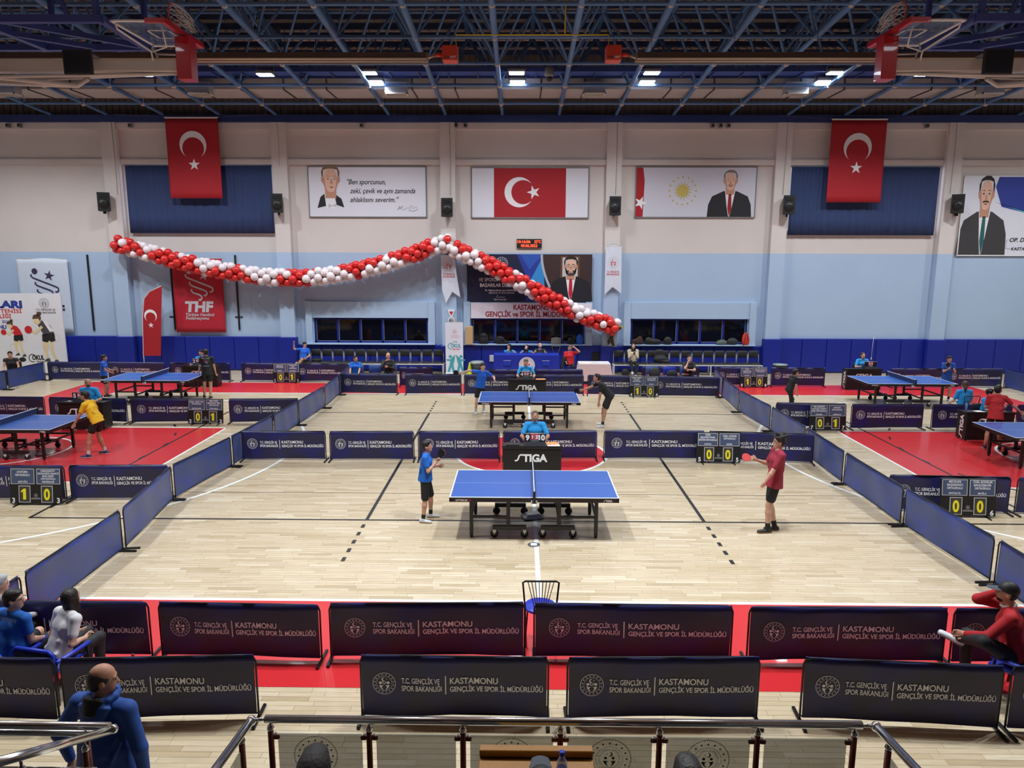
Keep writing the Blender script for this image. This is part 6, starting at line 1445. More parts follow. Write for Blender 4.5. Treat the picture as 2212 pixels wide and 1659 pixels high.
    if hair in ('short', 'curly', 'long', 'bob', 'tail', 'grey'):
        hb = Blob().ell(h(0, -0.018, 0.04), e3(0.086, 0.104, 0.094), HR).ell(h(0, -0.055, -0.02), e3(0.074, 0.06, 0.07), HR)
        if hair == 'curly':
            rr = random.Random(NP)
            for i in range(46):
                a, z = rr.uniform(0, 6.283), rr.uniform(-0.1, 1); c_ = math.sqrt(max(0, 1-z*z)); hb.ell(h(0.10*c_*math.cos(a), -0.02+0.112*c_*math.sin(a), 0.055+0.105*z), e3(0.034, 0.034, 0.034), HR, 0.006)
        if hair in ('short', 'grey'):
            hb.ell(h(0, 0.045, 0.088), e3(0.06, 0.05, 0.034), HR)
        cuts = [(h(0, 0.042, 0.012), nfront)]
        if hair in ('long', 'bob', 'tail'): cuts = [(h(0, 0.055, 0.0), HR @ V3((0, 0.95, -0.30)))]
        if hair == 'long': hb.ec(h(0, -0.05, 0.02), h(0, -0.085, -0.30), 0.085*hk, 0.075*hk, 0.06*hk, 0.035*hk, HR[:, 0]).ec(h(0.07, 0.0, 0.0), h(0.085, -0.02, -0.22), 0.02*hk, 0.02*hk, 0.04*hk, 0.03*hk, HR[:, 0]).ec(h(-0.07, 0.0, 0.0), h(-0.085, -0.02, -0.22), 0.02*hk, 0.02*hk, 0.04*hk, 0.03*hk, HR[:, 0])
        if hair == 'bob': hb.ec(h(0, -0.045, 0.02), h(0, -0.06, -0.10), 0.09*hk, 0.085*hk, 0.065*hk, 0.05*hk, HR[:, 0])
        if hair == 'tail': hb.cone(h(0, -0.1, 0.0), h(0, -0.13, -0.06), 0.04*hk, 0.04*hk).cone(h(0, -0.13, -0.06), h(0.01, -0.12, -0.24), 0.04*hk, 0.015*hk)
        inv = []
        link('hair', mesh_np('hair', [hb.mesh(hcell, cuts)], hm), t)
    elif hair == 'bald':
        hb = Blob().ell(h(0, -0.016, 0.018), e3(0.082, 0.099, 0.088), HR).ell(h(0, -0.055, -0.03), e3(0.070, 0.055, 0.06), HR)
        link('hair', mesh_np('hair', [hb.mesh(hcell, [(h(0, 0.03, 0.0), HR @ V3((0, 0.9, -0.45))), (h(0, -0.03, 0.062), HR @ V3((0, 0.35, 0.94)))])], hm), t)
    elif hair == 'cap':
        hb = Blob().ell(h(0, -0.014, 0.038), e3(0.090, 0.108, 0.10), HR)
        cp = link('cap', mesh_np('cap', [hb.mesh(hcell, [(h(0, 0, 0.02), HR @ V3((0, 0.12, -1)))])], M_BLKPL), t)
        pk = Blob().ec(h(0, 0.07, 0.035), h(0, 0.17, 0.030), 0.075*hk, 0.055*hk, 0.010*hk, 0.009*hk, HR[:, 0], 0.01, 0.03)
        link('cap_peak', mesh_np('cap_peak', [pk.mesh(0.006)], mat('cap_grey', (64, 70, 82), 0.7)), t)
        hb = Blob().ell(h(0, -0.03, -0.01), e3(0.080, 0.082, 0.075), HR); link('hair', mesh_np('hair', [hb.mesh(hcell, [(h(0, 0.0, 0), HR @ V3((0, 0.9, -0.4)))])], hm), t)
    elif hair == 'scarf':
        hb = Blob().ell(h(0, -0.016, 0.03), e3(0.094, 0.112, 0.106), HR).ell(h(0, -0.01, -0.07), e3(0.085, 0.085, 0.08), HR).cone(h(0, 0.01, -0.10), Nk+uy*0.04*k, 0.075*k, 0.095*k, 0.03)
        link('headscarf', mesh_np('headscarf', [hb.mesh(hcell, [], [(h(0, 0.115, -0.03), 0.082*hk)])], mat('headscarf_black', (20, 18, 24), 0.3)), t)
    if beard is not None:
        bb = Blob().ell(h(0, 0.04, -0.075), e3(0.052, 0.052, 0.045), HR)
        link('beard', mesh_np('beard', [bb.mesh(hcell, [(h(0, 0.03, -0.055), HR @ V3((0, -0.3, 1)))])], beard), t)
    # ---- clothes
    g = 0.016
    hp = Pv-uz*(hem+0.02)*k
    s_ = Blob().ec(hp-uz*0.05*k, Wt, 0.200*k*max(f, 1), 0.160*k*f, 0.150*k*max(f, 1), 0.118*k*f, ux).ec(Wt, Cs, 0.152*k*f, 0.168*k, 0.112*k*f, 0.122*k, ux).ec(Cs, Nk-uz*0.04*k, 0.168*k, 0.105*k, 0.122*k, 0.072*k, ux, 0.03)
    s_.cone(SR, Nk-uz*0.03*k, 0.064*k, 0.06*k, 0.03).cone(SL_, Nk-uz*0.03*k, 0.064*k, 0.06*k, 0.03)
    for S_, E_, W_ in ((SR, ER, WR), (SL_, EL, WL)):
        if sleeve <= 1: s_.cone(S_, S_+(E_-S_)*sleeve, 0.065*k, (0.062-0.008*sleeve)*k, 0.02)
        else: s_.cone(S_, E_, 0.065*k, 0.052*k, 0.02).cone(E_, E_+(W_-E_)*0.95, 0.052*k, 0.036*k, 0.02)
    rr = random.Random(NP*3)
    for i in range(7): a = rr.uniform(-1, 1); z0 = rr.uniform(0.02, 0.2); s_.cone(Pv+ux*(0.16*a*k)+uz*z0*k+uy*(0.10 if rr.random() < 0.5 else -0.10)*k*f, Pv+ux*(0.16*a*k+rr.uniform(-0.08, 0.08)*k)+uz*(z0+0.12)*k+uy*0.09*k*(1 if rr.random() < 0.5 else -1), 0.012*k, 0.010*k, 0.03)
    if shirt is not None: link('shirt', mesh_np('shirt', [s_.mesh(cell, [(hp, -uz)] if not sit else [(Pv-uz*0.02*k, -uz)], [(tuple(Nk+Ht*0.035*k+uy*0.03*k), 0.060*k)])], shirt), t)
    if collar is not None:
        cr = Blob(); ring = [Nk+uz*0.012*k+(ux*math.cos(a)+uy*math.sin(a)*1.0)*0.062*k+uy*0.004 for a in np.linspace(0, 2*math.pi, 9)]
        for a, b_ in zip(ring[:-1], ring[1:]): cr.cone(a, b_, 0.015*k, 0.015*k, 0.01)
        link('collar', mesh_np('collar', [cr.mesh(hcell)], collar), t)
    if shorts is not None:
        q = Blob().ec(Pv-uz*0.04*k, Pv+uz*0.06*k, 0.160*k*f, 0.146*k*f, 0.120*k*f, 0.10*k*f, ux)
        cuts = []
        for H_, K_, A_ in ((HpR, KR, AR), (HpL, KL, AL)):
            if leg <= 1: q.cone(H_, H_+(K_-H_)*leg, 0.088*k*f, (0.094-0.014*leg)*k, 0.03)
            else: q.cone(H_, K_, 0.090*k*f, 0.068*k, 0.03).cone(K_, K_+(A_-K_)*(leg-1), 0.068*k, 0.052*k, 0.02)
        link('shorts' if leg <= 1 else 'trousers', mesh_np('shorts', [q.mesh(cell)], shorts), t)
    sm = shoes or M_SHOEW; so = sole or M_SOLE
    for i, (K_, A_) in enumerate(((KR, AR), (KL, AL))):
        td = nrm(V3(toes[i] if toes else (0.12*(1-2*i), 1, 0))); up = nrm(V3((0, 0, 1))-td*td[2])
        if shoe_up is not None and shoe_up[i] is not None: up = nrm(V3(shoe_up[i])-td*(V3(shoe_up[i])@td))
        base = A_-up*0.075*k; sd = np.cross(td, up)
        if socks is not None: link('sock', mesh_np('sock', [Blob().cone(A_+nrm(K_-A_)*0.10*k, A_-up*0.02*k, 0.043*k, 0.041*k).mesh(max(0.009, cell*0.8))], socks), t)
        sb = Blob().ec(base-td*0.045*k+up*0.038*k, base+td*0.15*k+up*0.028*k, 0.038*k, 0.043*k, 0.036*k, 0.026*k, sd, 0.02, 0.035*k).cone(base+up*0.045*k, A_+up*0.0, 0.042*k, 0.044*k, 0.02)
        shm = link('shoe', mesh_np('shoe', [sb.mesh(max(0.008, cell*0.7), [(base+up*0.008, -up)])], sm), t)
        sl = Blob().ec(base-td*0.045*k+up*0.012*k, base+td*0.152*k+up*0.012*k, 0.041*k, 0.046*k, 0.014*k, 0.014*k, sd, 0.01, 0.036*k)
        link('sole', mesh_np('sole', [sl.mesh(max(0.007, cell*0.6), [(base+up*0.0005, -up), (base+up*0.022*k, up)])], so), shm)
    # world-space hand frames, for things held
    Mw = np.array(Matrix.Rotation(rz, 3, 'Z'))
    out = {n_: (V3(loc)+Mw @ a[0], Mw @ a[1], Mw @ a[2], V3(loc)+Mw @ a[3]) for n_, a in hands.items()}
    out['t'] = t; out['head'] = (Hc, HR, hk); out['fr'] = (Pv, ux, uy, uz, k, Nk, Cs)
    return out
M_RUBR = mat('rubber_red', (190, 48, 50), 0.4); M_RUBK = mat('rubber_black', (22, 22, 24), 0.4); M_HANDLE = mat('paddle_wood', (176, 128, 80), 0.5)
def paddle(hand, label, direc, normal, front=M_RUBK, back=M_RUBR, grip=0.06):
    W_, d, pn, K0 = hand; p = W_+d*grip; z = nrm(direc); y = nrm(V3(normal)-z*(V3(normal)@z)); x = np.cross(y, z)
    t = tag(link('paddle', None), label, 'paddle', 'table tennis paddles')
    t.matrix_world = Matrix(((x[0], y[0], z[0], p[0]), (x[1], y[1], z[1], p[1]), (x[2], y[2], z[2], p[2]), (0, 0, 0, 1)))
    MB().rbox((-0.013, -0.011, -0.05), (0.013, 0.011, 0.055), 0.006).build('handle', M_HANDLE, t)
    o = [(0.014, 0.05), (0.03, 0.062), (0.06, 0.09), (0.076, 0.13), (0.07, 0.17), (0.045, 0.2), (0, 0.21)]; pl = o+[(-a, b_) for a, b_ in o[::-1][1:]]
    MB().prism(pl, -0.003, 0.003).build('blade', M_HANDLE, t); MB().prism(pl, -0.007, -0.003).build('rubber', back, t); MB().prism(pl, 0.003, 0.007).build('rubber', front, t)
    return t
FX, FNX, FC, FA = R(-90), R(90), R(180), 0.0      # facing right, left, towards the camera, away
# players
PL = 'players'
o = person('boy in a shiny blue shirt and black shorts left of the nearest table', (-1.93, -4.42, 0), FX, 1.46, lean=3, Rh=(0.10, 0.20, 1.07), Lh=(-0.02, 0.22, 0.98), relb=(0.6, -0.6, -1), Rf=(0.17, -0.03), Lf=(-0.1, 0.07), head=(-4, -8), shirt=cloth('shirt_blue_sheen', (24, 104, 200)), shorts=M_SHK, leg=0.92, socks=M_SOCKK, sole=M_SOLEG, cell=0.010, sk=0, sleeve=0.62, group=PL, fat=1.08)
paddle(o['R'], 'black paddle held up by the boy left of the nearest table', (0.45, 0.0, 0.85), (-0.5, -0.9, 0.2))
o = person('curly haired boy in a maroon shirt with glasses right of the nearest table', (4.02, -4.86, 0), FNX, 1.72, lean=-4, pelvis=(0, 0.0, 0.93), Rh=(0.17, 0.27, 1.20), Lh=(-0.20, 0.26, 0.88), relb=(0.5, -0.6, -1), lelb=(-0.3, -1, -0.5), Rf=(0.03, -0.06), Lf=(-0.09, 0.10), lknee=(0, 1, 0), head=(0, -2), hair='curly', glasses=True, shirt=cloth('shirt_maroon', (150, 38, 62)), shorts=M_SHK, leg=0.72, socks=M_SOCKK, shoes=M_SHOEK, sole=M_SOLEG, cell=0.010, sk=2, sleeve=0.75, hem=0.12, group=PL, fat=0.95)
paddle(o['R'], 'red paddle held by the curly haired boy', (-0.85, 0.1, 0.15), (0.25, -0.75, 0.6), M_RUBR, M_RUBK, 0.05)
o = person('boy in blue swinging his bat behind the far middle table', (-1.46, 4.5, 0), R(200), 1.55, lean=6, side=-8, Rh=(0.50, -0.15, 1.22), Lh=(-0.36, 0.26, 1.02), relb=(0.2, -1, 0.6), lelb=(-1, -0.2, -0.6), Rf=(0.16, 0.05), Lf=(-0.12, -0.05), head=(-8, 2), shirt=cloth('shirt_royal', (22, 96, 206)), shorts=M_SHK, leg=0.75, socks=M_SOCKW, cell=0.013, sk=2, group=PL)
paddle(o['R'], 'black paddle stretched out by the boy at the far middle table', (-1, 0, 0.1), (0.1, -1, 0.1))
o = person('boy in black bending forward right of the far middle table', (2.0, 2.85, 0), FNX, 1.62, pelvis=(0, -0.16, 0.86), lean=38, Rh=(0.12, 0.72, 0.92), Lh=(-0.13, 0.15, 0.56), relb=(0.5, -0.2, -1), lelb=(-0.6, -0.8, 0), Rf=(0.16, -0.02), Lf=(-0.15, 0.03), head=(4, -18), shirt=cloth('shirt_black', (26, 28, 32)), shorts=M_SHK, leg=0.7, socks=M_SOCKK, cell=0.013, sk=1, sleeve=0.6, group=PL)
paddle(o['R'], 'black paddle held low over the far middle table', (-1, -0.1, 0.05), (0.2, -1, 0.1))
o = person('boy in a yellow shirt leaning forward at the left edge table', (-10.1, -0.42, 0), FNX, 1.62, pelvis=(0, -0.06, 0.86), lean=22, Rh=(0.26, 0.30, 1.0), Lh=(-0.18, 0.36, 0.78), lelb=(-0.4, -1, -0.5), Rf=(0.20, -0.08), Lf=(-0.15, 0.12), head=(2, -4), shirt=cloth('shirt_yellow', (232, 182, 28)), shorts=M_SHK, leg=0.55, socks=M_SOCKW, shoes=M_SHOEB, cell=0.012, sk=1, group=PL, sleeve=0.65, lcurl=0.2)
paddle(o['R'], 'dark paddle in the right hand of the boy in yellow', (-0.8, 0.3, 0.2), (0.2, -1, 0.3))
o = person('boy in blue behind the left end of the left far table', (-13.95, 6.75, 0), FX+0.25, 1.42, lean=5, Rh=(0.16, 0.28, 0.82), Lh=(-0.1, 0.25, 0.85), head=(0, -4), shirt=cloth('shirt_royal', (22, 96, 206)), shorts=M_SHK, leg=0.75, shoes=M_SHOEK, cell=0.016, sk=1, group=PL)
paddle(o['R'], 'black paddle of the boy in blue at the left far table', (0.6, -0.3, 0.3), (0.3, -1, 0.2))
o = person('boy in a black shirt seen from behind at the left far table', (-10.42, 6.5, 0), R(15), 1.66, pelvis=(0, 0, 0.9), lean=3, Rh=(0.26, 0.1, 0.72), Lh=(-0.28, 0.1, 0.74), Rf=(0.05, -0.05), Lf=(-0.16, 0.15), head=(15, 0), shirt=cloth('shirt_black', (26, 28, 32)), shorts=M_SHK, leg=0.6, shoes=M_SHOEK, cell=0.014, sk=0, hem=0.1, group=PL)
t10 = o
o = person('boy in black walking on the right behind scoreboard seven', (7.75, 4.75, 0), FX+0.2, 1.40, pelvis=(0, 0, 0.72), lean=18, Rh=(0.22, 0.1, 0.62), Lh=(-0.2, 0.22, 0.68), Rf=(0.12, -0.15), Lf=(-0.1, 0.2), head=(0, -4), shirt=cloth('shirt_black', (26, 28, 32)), shorts=M_TRK, leg=1.9, shoes=M_SHOEK, cell=0.014, sk=0, group=PL)
o = person('boy in blue holding his paddle behind the right far table', (13.55, 6.75, 0), R(165), 1.50, lean=2, Rh=(0.06, 0.27, 1.08), Lh=(-0.10, 0.27, 1.06), head=(18, -6), shirt=cloth('shirt_blue_deep', (28, 84, 170)), shorts=M_SHK, leg=0.7, socks=M_SOCKK, cell=0.016, sk=0, group=PL, hem=0.14)
paddle(o['R'], 'black paddle held before the chest of the boy at the right far table', (-0.5, 0, 0.8), (0.2, -1, 0.1))
o = person('boy in a red shirt reaching over the table at the right edge', (11.2, 0.62, 0), R(-28), 1.60, pelvis=(0, 0, 0.88), lean=10, Rh=(0.56, 0.20, 0.90), Lh=(-0.14, 0.30, 0.98), relb=(0.3, -0.6, -1), Rf=(0.16, 0.0), Lf=(-0.14, 0.0), head=(-38, -30), shirt=cloth('shirt_red', (176, 30, 38)), shorts=M_SHK, leg=0.7, shoes=M_SHOEK, cell=0.012, sk=1, group=PL, hem=0.12, sleeve=0.7)
# umpires
UM = 'umpires'
kw = dict(sit=True, shirt=M_UMP, shorts=M_TRK, leg=1.95, shoes=M_SHOEK, group=UM, Rf=(0.14, 0.42), Lf=(-0.14, 0.42), collar=M_UMP, sleeve=0.7)
person('grey bearded umpire in azure sitting behind the nearest table', (0.05, -1.2, 0), FC, 1.72, pelvis=(0, 0, 0.56), lean=8, Rh=(0.24, 0.42, 0.78), Lh=(-0.24, 0.42, 0.78), head=(0, -26), hairm=M_HAIRGR, hair='grey', beard=M_HAIRGR, cell=0.011, sk=1, fat=1.1, **kw)
person('grey haired umpire in azure sitting behind the far middle table', (-0.09, 6.95, 0), FC, 1.74, pelvis=(0, 0, 0.54), lean=4, Rh=(0.24, 0.42, 0.76), Lh=(-0.24, 0.42, 0.76), head=(0, -6), hairm=M_HAIRGR, hair='grey', cell=0.014, sk=0, fat=1.05, **kw)
person('bald bearded umpire in azure sitting on the left', (-12.0, 2.68, 0), FC, 1.72, pelvis=(0, 0, 0.56), lean=6, Rh=(0.26, 0.30, 0.70), Lh=(-0.28, 0.30, 0.72), head=(40, -6), hair='bald', beard=M_HAIR, cell=0.014, sk=1, fat=1.2, **kw)
person('umpire in azure half hidden behind the boy in black on the left', (-11.72, 9.15, 0), FC, 1.74, pelvis=(0, 0, 0.52), lean=4, Rh=(0.24, 0.36, 0.76), Lh=(-0.24, 0.36, 0.76), head=(-20, -4), cell=0.018, sk=0, **kw)
person('woman umpire in azure with short brown hair at the right far desk', (12.05, 9.5, 0), FC, 1.62, pelvis=(0, 0, 0.52), lean=5, Rh=(0.22, 0.36, 0.76), Lh=(-0.22, 0.36, 0.76), head=(0, -10), hair='bob', hairm=M_HAIRB, cell=0.018, sk=2, **kw)
person('woman in azure with a brown ponytail seen from behind on the right', (12.0, 3.2, 0), FA, 1.66, pelvis=(0, 0, 0.52), lean=4, Rh=(0.2, 0.3, 0.6), Lh=(-0.2, 0.3, 0.6), head=(-20, -4), hair='tail', hairm=M_HAIRB, cell=0.014, sk=2, **kw)
kw2 = dict(kw); kw2['sleeve'] = 0.75
o = person('woman umpire in azure with a black headscarf on the right', (11.9, 2.12, 0), R(205), 1.66, pelvis=(0, 0, 0.53), lean=8, Rh=(0.12, 0.34, 0.82), Lh=(-0.14, 0.34, 0.80), head=(20, -12), hair='scarf', cell=0.012, sk=2, **kw2)
slab('tablet', 'black tablet held by the woman in the headscarf', 'tablet', 11.98, 1.72, 0.80, 0.2, 0.02, 0.16, M_BLACK, 0.2)
# people by the wall and officials
SP = 'people by the wall'
k1 = dict(sit=True, group=SP, cell=0.018, shoes=M_SHOEK)
person('man in a black vest over white sleeves at the far left edge', (-18.62, 9.1, 0), R(205), 1.75, pelvis=(0, 0, 0.46), lean=14, Rh=(0.2, 0.42, 0.52), Lh=(-0.2, 0.42, 0.52), Rf=(0.15, 0.45), Lf=(-0.15, 0.45), head=(10, -4), shirt=mat('vest_black', (34, 36, 40), 0.7), sleeve=0.15, shorts=M_TRK, leg=1.95, sk=0, **k1)
person('boy in blue raising one arm on the left chair row', (-8.83, 11.72, 0), R(165), 1.62, pelvis=(0, 0.02, 0.55), lean=-14, Rh=(0.40, 0.02, 1.18), Lh=(-0.22, 0.2, 0.66), relb=(0.6, 0, -1), Rf=(0.02, 0.48), Lf=(0.02, 0.52, 0.32), head=(50, 0), shirt=cloth('shirt_royal', (22, 96, 206)), shorts=M_SHK, leg=0.7, sk=0, **k1)
person('boy in a blue polo sitting beside the far barriers', (-6.03, 8.42, 0), FC, 1.5, pelvis=(0, 0, 0.51), lean=2, Rh=(0.14, 0.3, 0.55), Lh=(-0.14, 0.3, 0.55), Rf=(0.12, 0.40), Lf=(-0.12, 0.40), head=(45, -12), shirt=cloth('polo_royal', (20, 110, 220)), collar=cloth('polo_royal', (20, 110, 220)), shorts=M_SHK, leg=0.8, sk=0, **k1)
person('man in a black tracksuit sitting with a hand at his chin', (-4.93, 8.72, 0), FC, 1.72, pelvis=(0, 0, 0.5), lean=4, Rh=(0.06, 0.22, 0.96), Lh=(-0.02, 0.28, 0.78), relb=(0.6, 0.2, -1), lelb=(-0.8, 0, -1), Rf=(0.14, 0.42), Lf=(-0.14, 0.42), head=(-12, -8), hair='bald', hairm=M_HAIRGR, shirt=cloth('track_black', (34, 35, 40)), sleeve=2, shorts=M_TRK, leg=1.95, sk=0, **k1)
person('dark haired woman in azure at the blue official table, left one', (-0.7, 11.42, 0), FC, 1.6, pelvis=(0, 0, 0.56), lean=10, Rh=(0.02, 0.2, 0.98), Lh=(-0.2, 0.3, 0.96), head=(-30, -4), hair='long', shirt=M_UMP, shorts=M_TRK, leg=1.95, Rf=(0.12, 0.4), Lf=(-0.12, 0.4), sk=2, **k1)
person('dark haired woman in azure bending over the blue official table', (-0.03, 11.42, 0), FC, 1.6, pelvis=(0, 0, 0.58), lean=22, Rh=(0.2, 0.4, 0.97), Lh=(-0.2, 0.4, 0.97), head=(-25, -30), hair='long', shirt=M_UMP, shorts=M_TRK, leg=1.95, Rf=(0.12, 0.4), Lf=(-0.12, 0.4), sk=2, **k1)
person('balding man in dark clothes at the blue official table', (0.48, 11.42, 0), FC, 1.72, pelvis=(0, 0, 0.58), lean=12, Rh=(0.2, 0.4, 0.97), Lh=(-0.2, 0.4, 0.97), head=(15, -40), hair='bald', hairm=M_HAIRB, shirt=cloth('shirt_charcoal', (38, 40, 48)), shorts=M_TRK, leg=1.95, Rf=(0.12, 0.4), Lf=(-0.12, 0.4), sk=2, **k1)
o = person('man in a red shirt phoning beside the blue official table', (1.62, 11.05, 0), FC, 1.72, pelvis=(0, 0, 0.51), lean=-4, Rh=(0.14, 0.30, 0.62), Lh=(-0.17, 0.12, 1.18), lelb=(-1, 0.2, -1), Rf=(0.34, 0.42, 0.42), Lf=(-0.1, 0.42), rknee=(0.3, 0.5, 1), head=(0, 0), hair='grey', hairm=M_HAIRGR, beard=M_HAIRGR, shirt=cloth('shirt_scarlet', (206, 30, 40)), shorts=M_TRK, leg=1.92, sk=0, **k1)
person('woman in a beige sweater looking at her phone on the right chairs', (4.14, 11.72, 0), FC, 1.66, pelvis=(0, 0, 0.54), lean=2, Rh=(0.06, 0.28, 0.82), Lh=(-0.08, 0.28, 0.80), Rf=(0.08, 0.5, 0.20), Lf=(-0.06, 0.46), head=(0, -28), hair='long', shirt=cloth('sweater_beige', (206, 194, 172)), sleeve=2, shorts=M_TRK, leg=1.9, sk=2, **{**k1, 'shoes': M_SHOEW})
person('young man in black sitting with a hand at his chin', (5.55, 8.38, 0), FC, 1.72, pelvis=(0, 0, 0.51), lean=6, Rh=(0.06, 0.22, 1.02), Lh=(0.04, 0.34, 0.78), relb=(0.5, 0.3, -1), lelb=(-1, 0, -0.6), Rf=(0.16, 0.42), Lf=(-0.16, 0.42), head=(10, -16), shirt=cloth('shirt_black', (26, 28, 32)), shorts=M_SHK, leg=0.7, sk=2, **k1)
# front spectators and coaches
FR = 'people beside the front barriers'
o = person('boy with glasses in a blue lettered shirt at the lower left', (-5.66, -9.62, 0), R(-18), 1.58, sit=True, pelvis=(0, 0, 0.42), lean=6, Rh=(0.12, 0.26, 0.48), Lh=(-0.12, 0.26, 0.48), Rf=(0.12, 0.42), Lf=(-0.12, 0.42), head=(-58, 0), glasses=True, shirt=cloth('shirt_blue_team', (26, 98, 186)), shorts=M_SHK, leg=0.8, cell=0.010, sk=2, group=FR, fat=1.15)
Pv, ux, uy, uz, k, Nk, Cs = o['fr']
P = Print(); P.text('ÇAYKUR RİZESPOR', 0, 0, 0.05, mat('print_pale', (206, 226, 220), 0.6), 1, 'c', bold=0.03, width=0.30); a = P.build('back_lettering', o['t'])
c_ = Nk-uz*0.085*k-uy*0.088*k; a.matrix_local = Matrix(((ux[0], uy[0], uz[0], c_[0]), (ux[1], uy[1], uz[1], c_[1]), (ux[2], uy[2], uz[2], c_[2]), (0, 0, 0, 1)))
person('woman with long black hair in a white shirt at the lower left', (-5.2, -9.6, 0), R(-30), 1.58, sit=True, pelvis=(0, 0, 0.40), lean=20, Rh=(0.10, 0.24, 0.50), Lh=(-0.12, 0.26, 0.50), Rf=(0.12, 0.36), Lf=(-0.12, 0.36), head=(12, -10), hair='long', shirt=cloth('shirt_white', (222, 222, 226)), shorts=mat('jeans_black', (40, 42, 46), 0.75), leg=1.9, cell=0.010, sk=2, group=FR, sleeve=0.6)
person('person in a grey hood cut off by the left edge', (-6.06, -9.3, 0), R(-20), 1.5, sit=True, pelvis=(0, 0, 0.46), lean=8, Rh=(0.14, 0.34, 0.55), Lh=(-0.14, 0.34, 0.55), Rf=(0.12, 0.42), Lf=(-0.12, 0.42), head=(-30, 0), hairm=mat('hood_grey', (170, 172, 178), 0.8), shirt=cloth('hoodie_grey', (170, 172, 178)), sleeve=2, shorts=M_TRK, leg=1.9, cell=0.016, sk=2, group=FR)
o = person('man in a red tracksuit jacket and black cap at the lower right', (4.98, -9.55, 0), R(60), 1.78, sit=True, pelvis=(0, 0, 0.48), lean=12, Lh=(-0.12, 0.46, 0.62), Rh=(0.06, 0.20, 1.10), relb=(0.5, 0.6, -1), lelb=(-1, -0.3, -0.3), Lf=(0.02, 0.52, 0.50), Rf=(0.12, 0.42), lknee=(-0.9, 0.5, 0.7), head=(8, -4), hair='cap', shirt=cloth('jacket_red', (168, 18, 30)), sleeve=2, shorts=M_TRK, leg=1.9, shoes=M_SHOEW, sole=mat('sole_grey', (110, 112, 116), 0.6), cell=0.010, sk=0, group=FR, beard=M_HAIR, collar=mat('collar_grey', (190, 186, 180), 0.7), toes=((0, 1, 0), (0.1, 0.9, 0.3)), shoe_up=(None, (0, -0.2, 1)), fat=1.1)
Pv, ux, uy, uz, k, Nk, Cs = o['fr']
P = Print(); P.text('TÜRKİYE', 0, 0, 0.07, M_PRW, 1, 'c', bold=0.04, width=0.32); a = P.build('back_lettering', o['t']); c_ = Nk-uz*0.13*k-uy*0.128*k
a.matrix_local = Matrix(((ux[0], uy[0], uz[0], c_[0]), (ux[1], uy[1], uz[1], c_[1]), (ux[2], uy[2], uz[2], c_[2]), (0, 0, 0, 1)))
# print on the back of the boy in black
Pv, ux, uy, uz, k, Nk, Cs = t10['fr']; P = Print(); P.text('MASA TENİSİ', 0, 0.10, 0.05, M_PRW, 1, 'c', width=0.24); P.poly(circ(0, 0.0, 0.05, 14), M_PRR, 1); P.poly(circ(0.02, -0.02, 0.035, 12), mat('print_sky', (52, 140, 206), 0.6), 2); P.text('KASTAMONU', 0, -0.14, 0.04, M_PRW, 1, 'c', width=0.16)
a = P.build('back_print', t10['t']); c_ = Cs-uy*0.128*k+uz*0.0; a.matrix_local = Matrix(((ux[0], uy[0], uz[0], c_[0]), (ux[1], uy[1], uz[1], c_[1]), (ux[2], uy[2], uz[2], c_[2]), (0, 0, 0, 1)))
# ================================================================== STANDS AND RAILING IN FRONT
M_CONC = mat('stand_concrete', (60, 58, 58), 0.8)
sp_ = MB()
for i, (ya_, z_) in enumerate(((-12.75, 0.75), (-13.7, 1.2), (-14.8, 1.62), (-15.65, 2.04), (-16.5, 2.46), (-17.4, 2.88))): sp_.box((-22.9, -21.9, 0 if i == 0 else z_-0.42), (22.9, ya_, z_))
tag(sp_.build('trim_2', M_CONC), kind='structure')
M_POST = mat('post_brown', (96, 52, 42), 0.3, 0.3, 0.1, 30); M_GPANE = mat('rail_glass', (120, 128, 118), 0.06, var=0, alpha=0.55); M_GPR = mat('glass_print', (30, 26, 24), 0.6)
def rail_post(t, x, y, z0, z1, clampdir):
    MB().tube((x, y, z0), (x, y, z1), 0.0185, n=12).build('post', M_POST, t)
    MB().lathe([(0.001, 0.0), (0.017, 0.0), (0.023, 0.018), (0.017, 0.036), (0.008, 0.045), (0.008, 0.075), (0.001, 0.075)], 12, (x, y, z1)).build('post_cap', M_CHROME, t)
    for cd in clampdir:
        c_ = MB().rbox((x+cd*0.015 if cd > 0 else x-0.055, y-0.012, z1-0.06), (x+0.055 if cd > 0 else x-0.015, y+0.012, z1-0.03), 0.008).build('glass_clamp', M_POST, t)
        MB().rbox((x+cd*0.02 if cd > 0 else x-0.04, y-0.012, z1-0.032), (x+0.04 if cd > 0 else x-0.02, y+0.012, z1-0.018), 0.004).build('clamp_screw', M_CHROME, c_)
rl = thing('railing', 'chrome handrail with brown posts and printed glass panes in front', 'railing', (0, -12.6, 0.75))
zr = 0.985
MB().tube((-1.86, 0, zr), (1.86, 0, zr), 0.0255, n=16).build('handrail', M_CHROME, rl)
for s in (-1, 1):
    MB().lathe([(0.001, -0.033), (0.024, -0.022), (0.033, 0), (0.024, 0.022), (0.001, 0.033)], 16, (s*1.94, -0.02, zr+0.002)).tube((s*1.86, 0, zr), (s*1.92, -0.012, zr), 0.012, n=8).build('corner_ball', M_CHROME, rl)
    MB().tube((s*1.942, -0.04, zr+0.004), (s*1.955, -1.4, zr+0.16), 0.0255, n=16).build('side_handrail', M_CHROME, rl)
    rail_post(rl, s*1.95, -0.16, 0, 0.93, ()); rail_post(rl, s*1.95, -0.9, 0, 1.0, ())
    g_ = MB().box((s*1.95-0.004, -0.86, 0.12), (s*1.95+0.004, -0.2, 0.90)).build('glass_pane', M_GPANE, rl)
px_ = [-1.83, -1.21, -0.62, -0.01, 0.61, 1.22, 1.82]
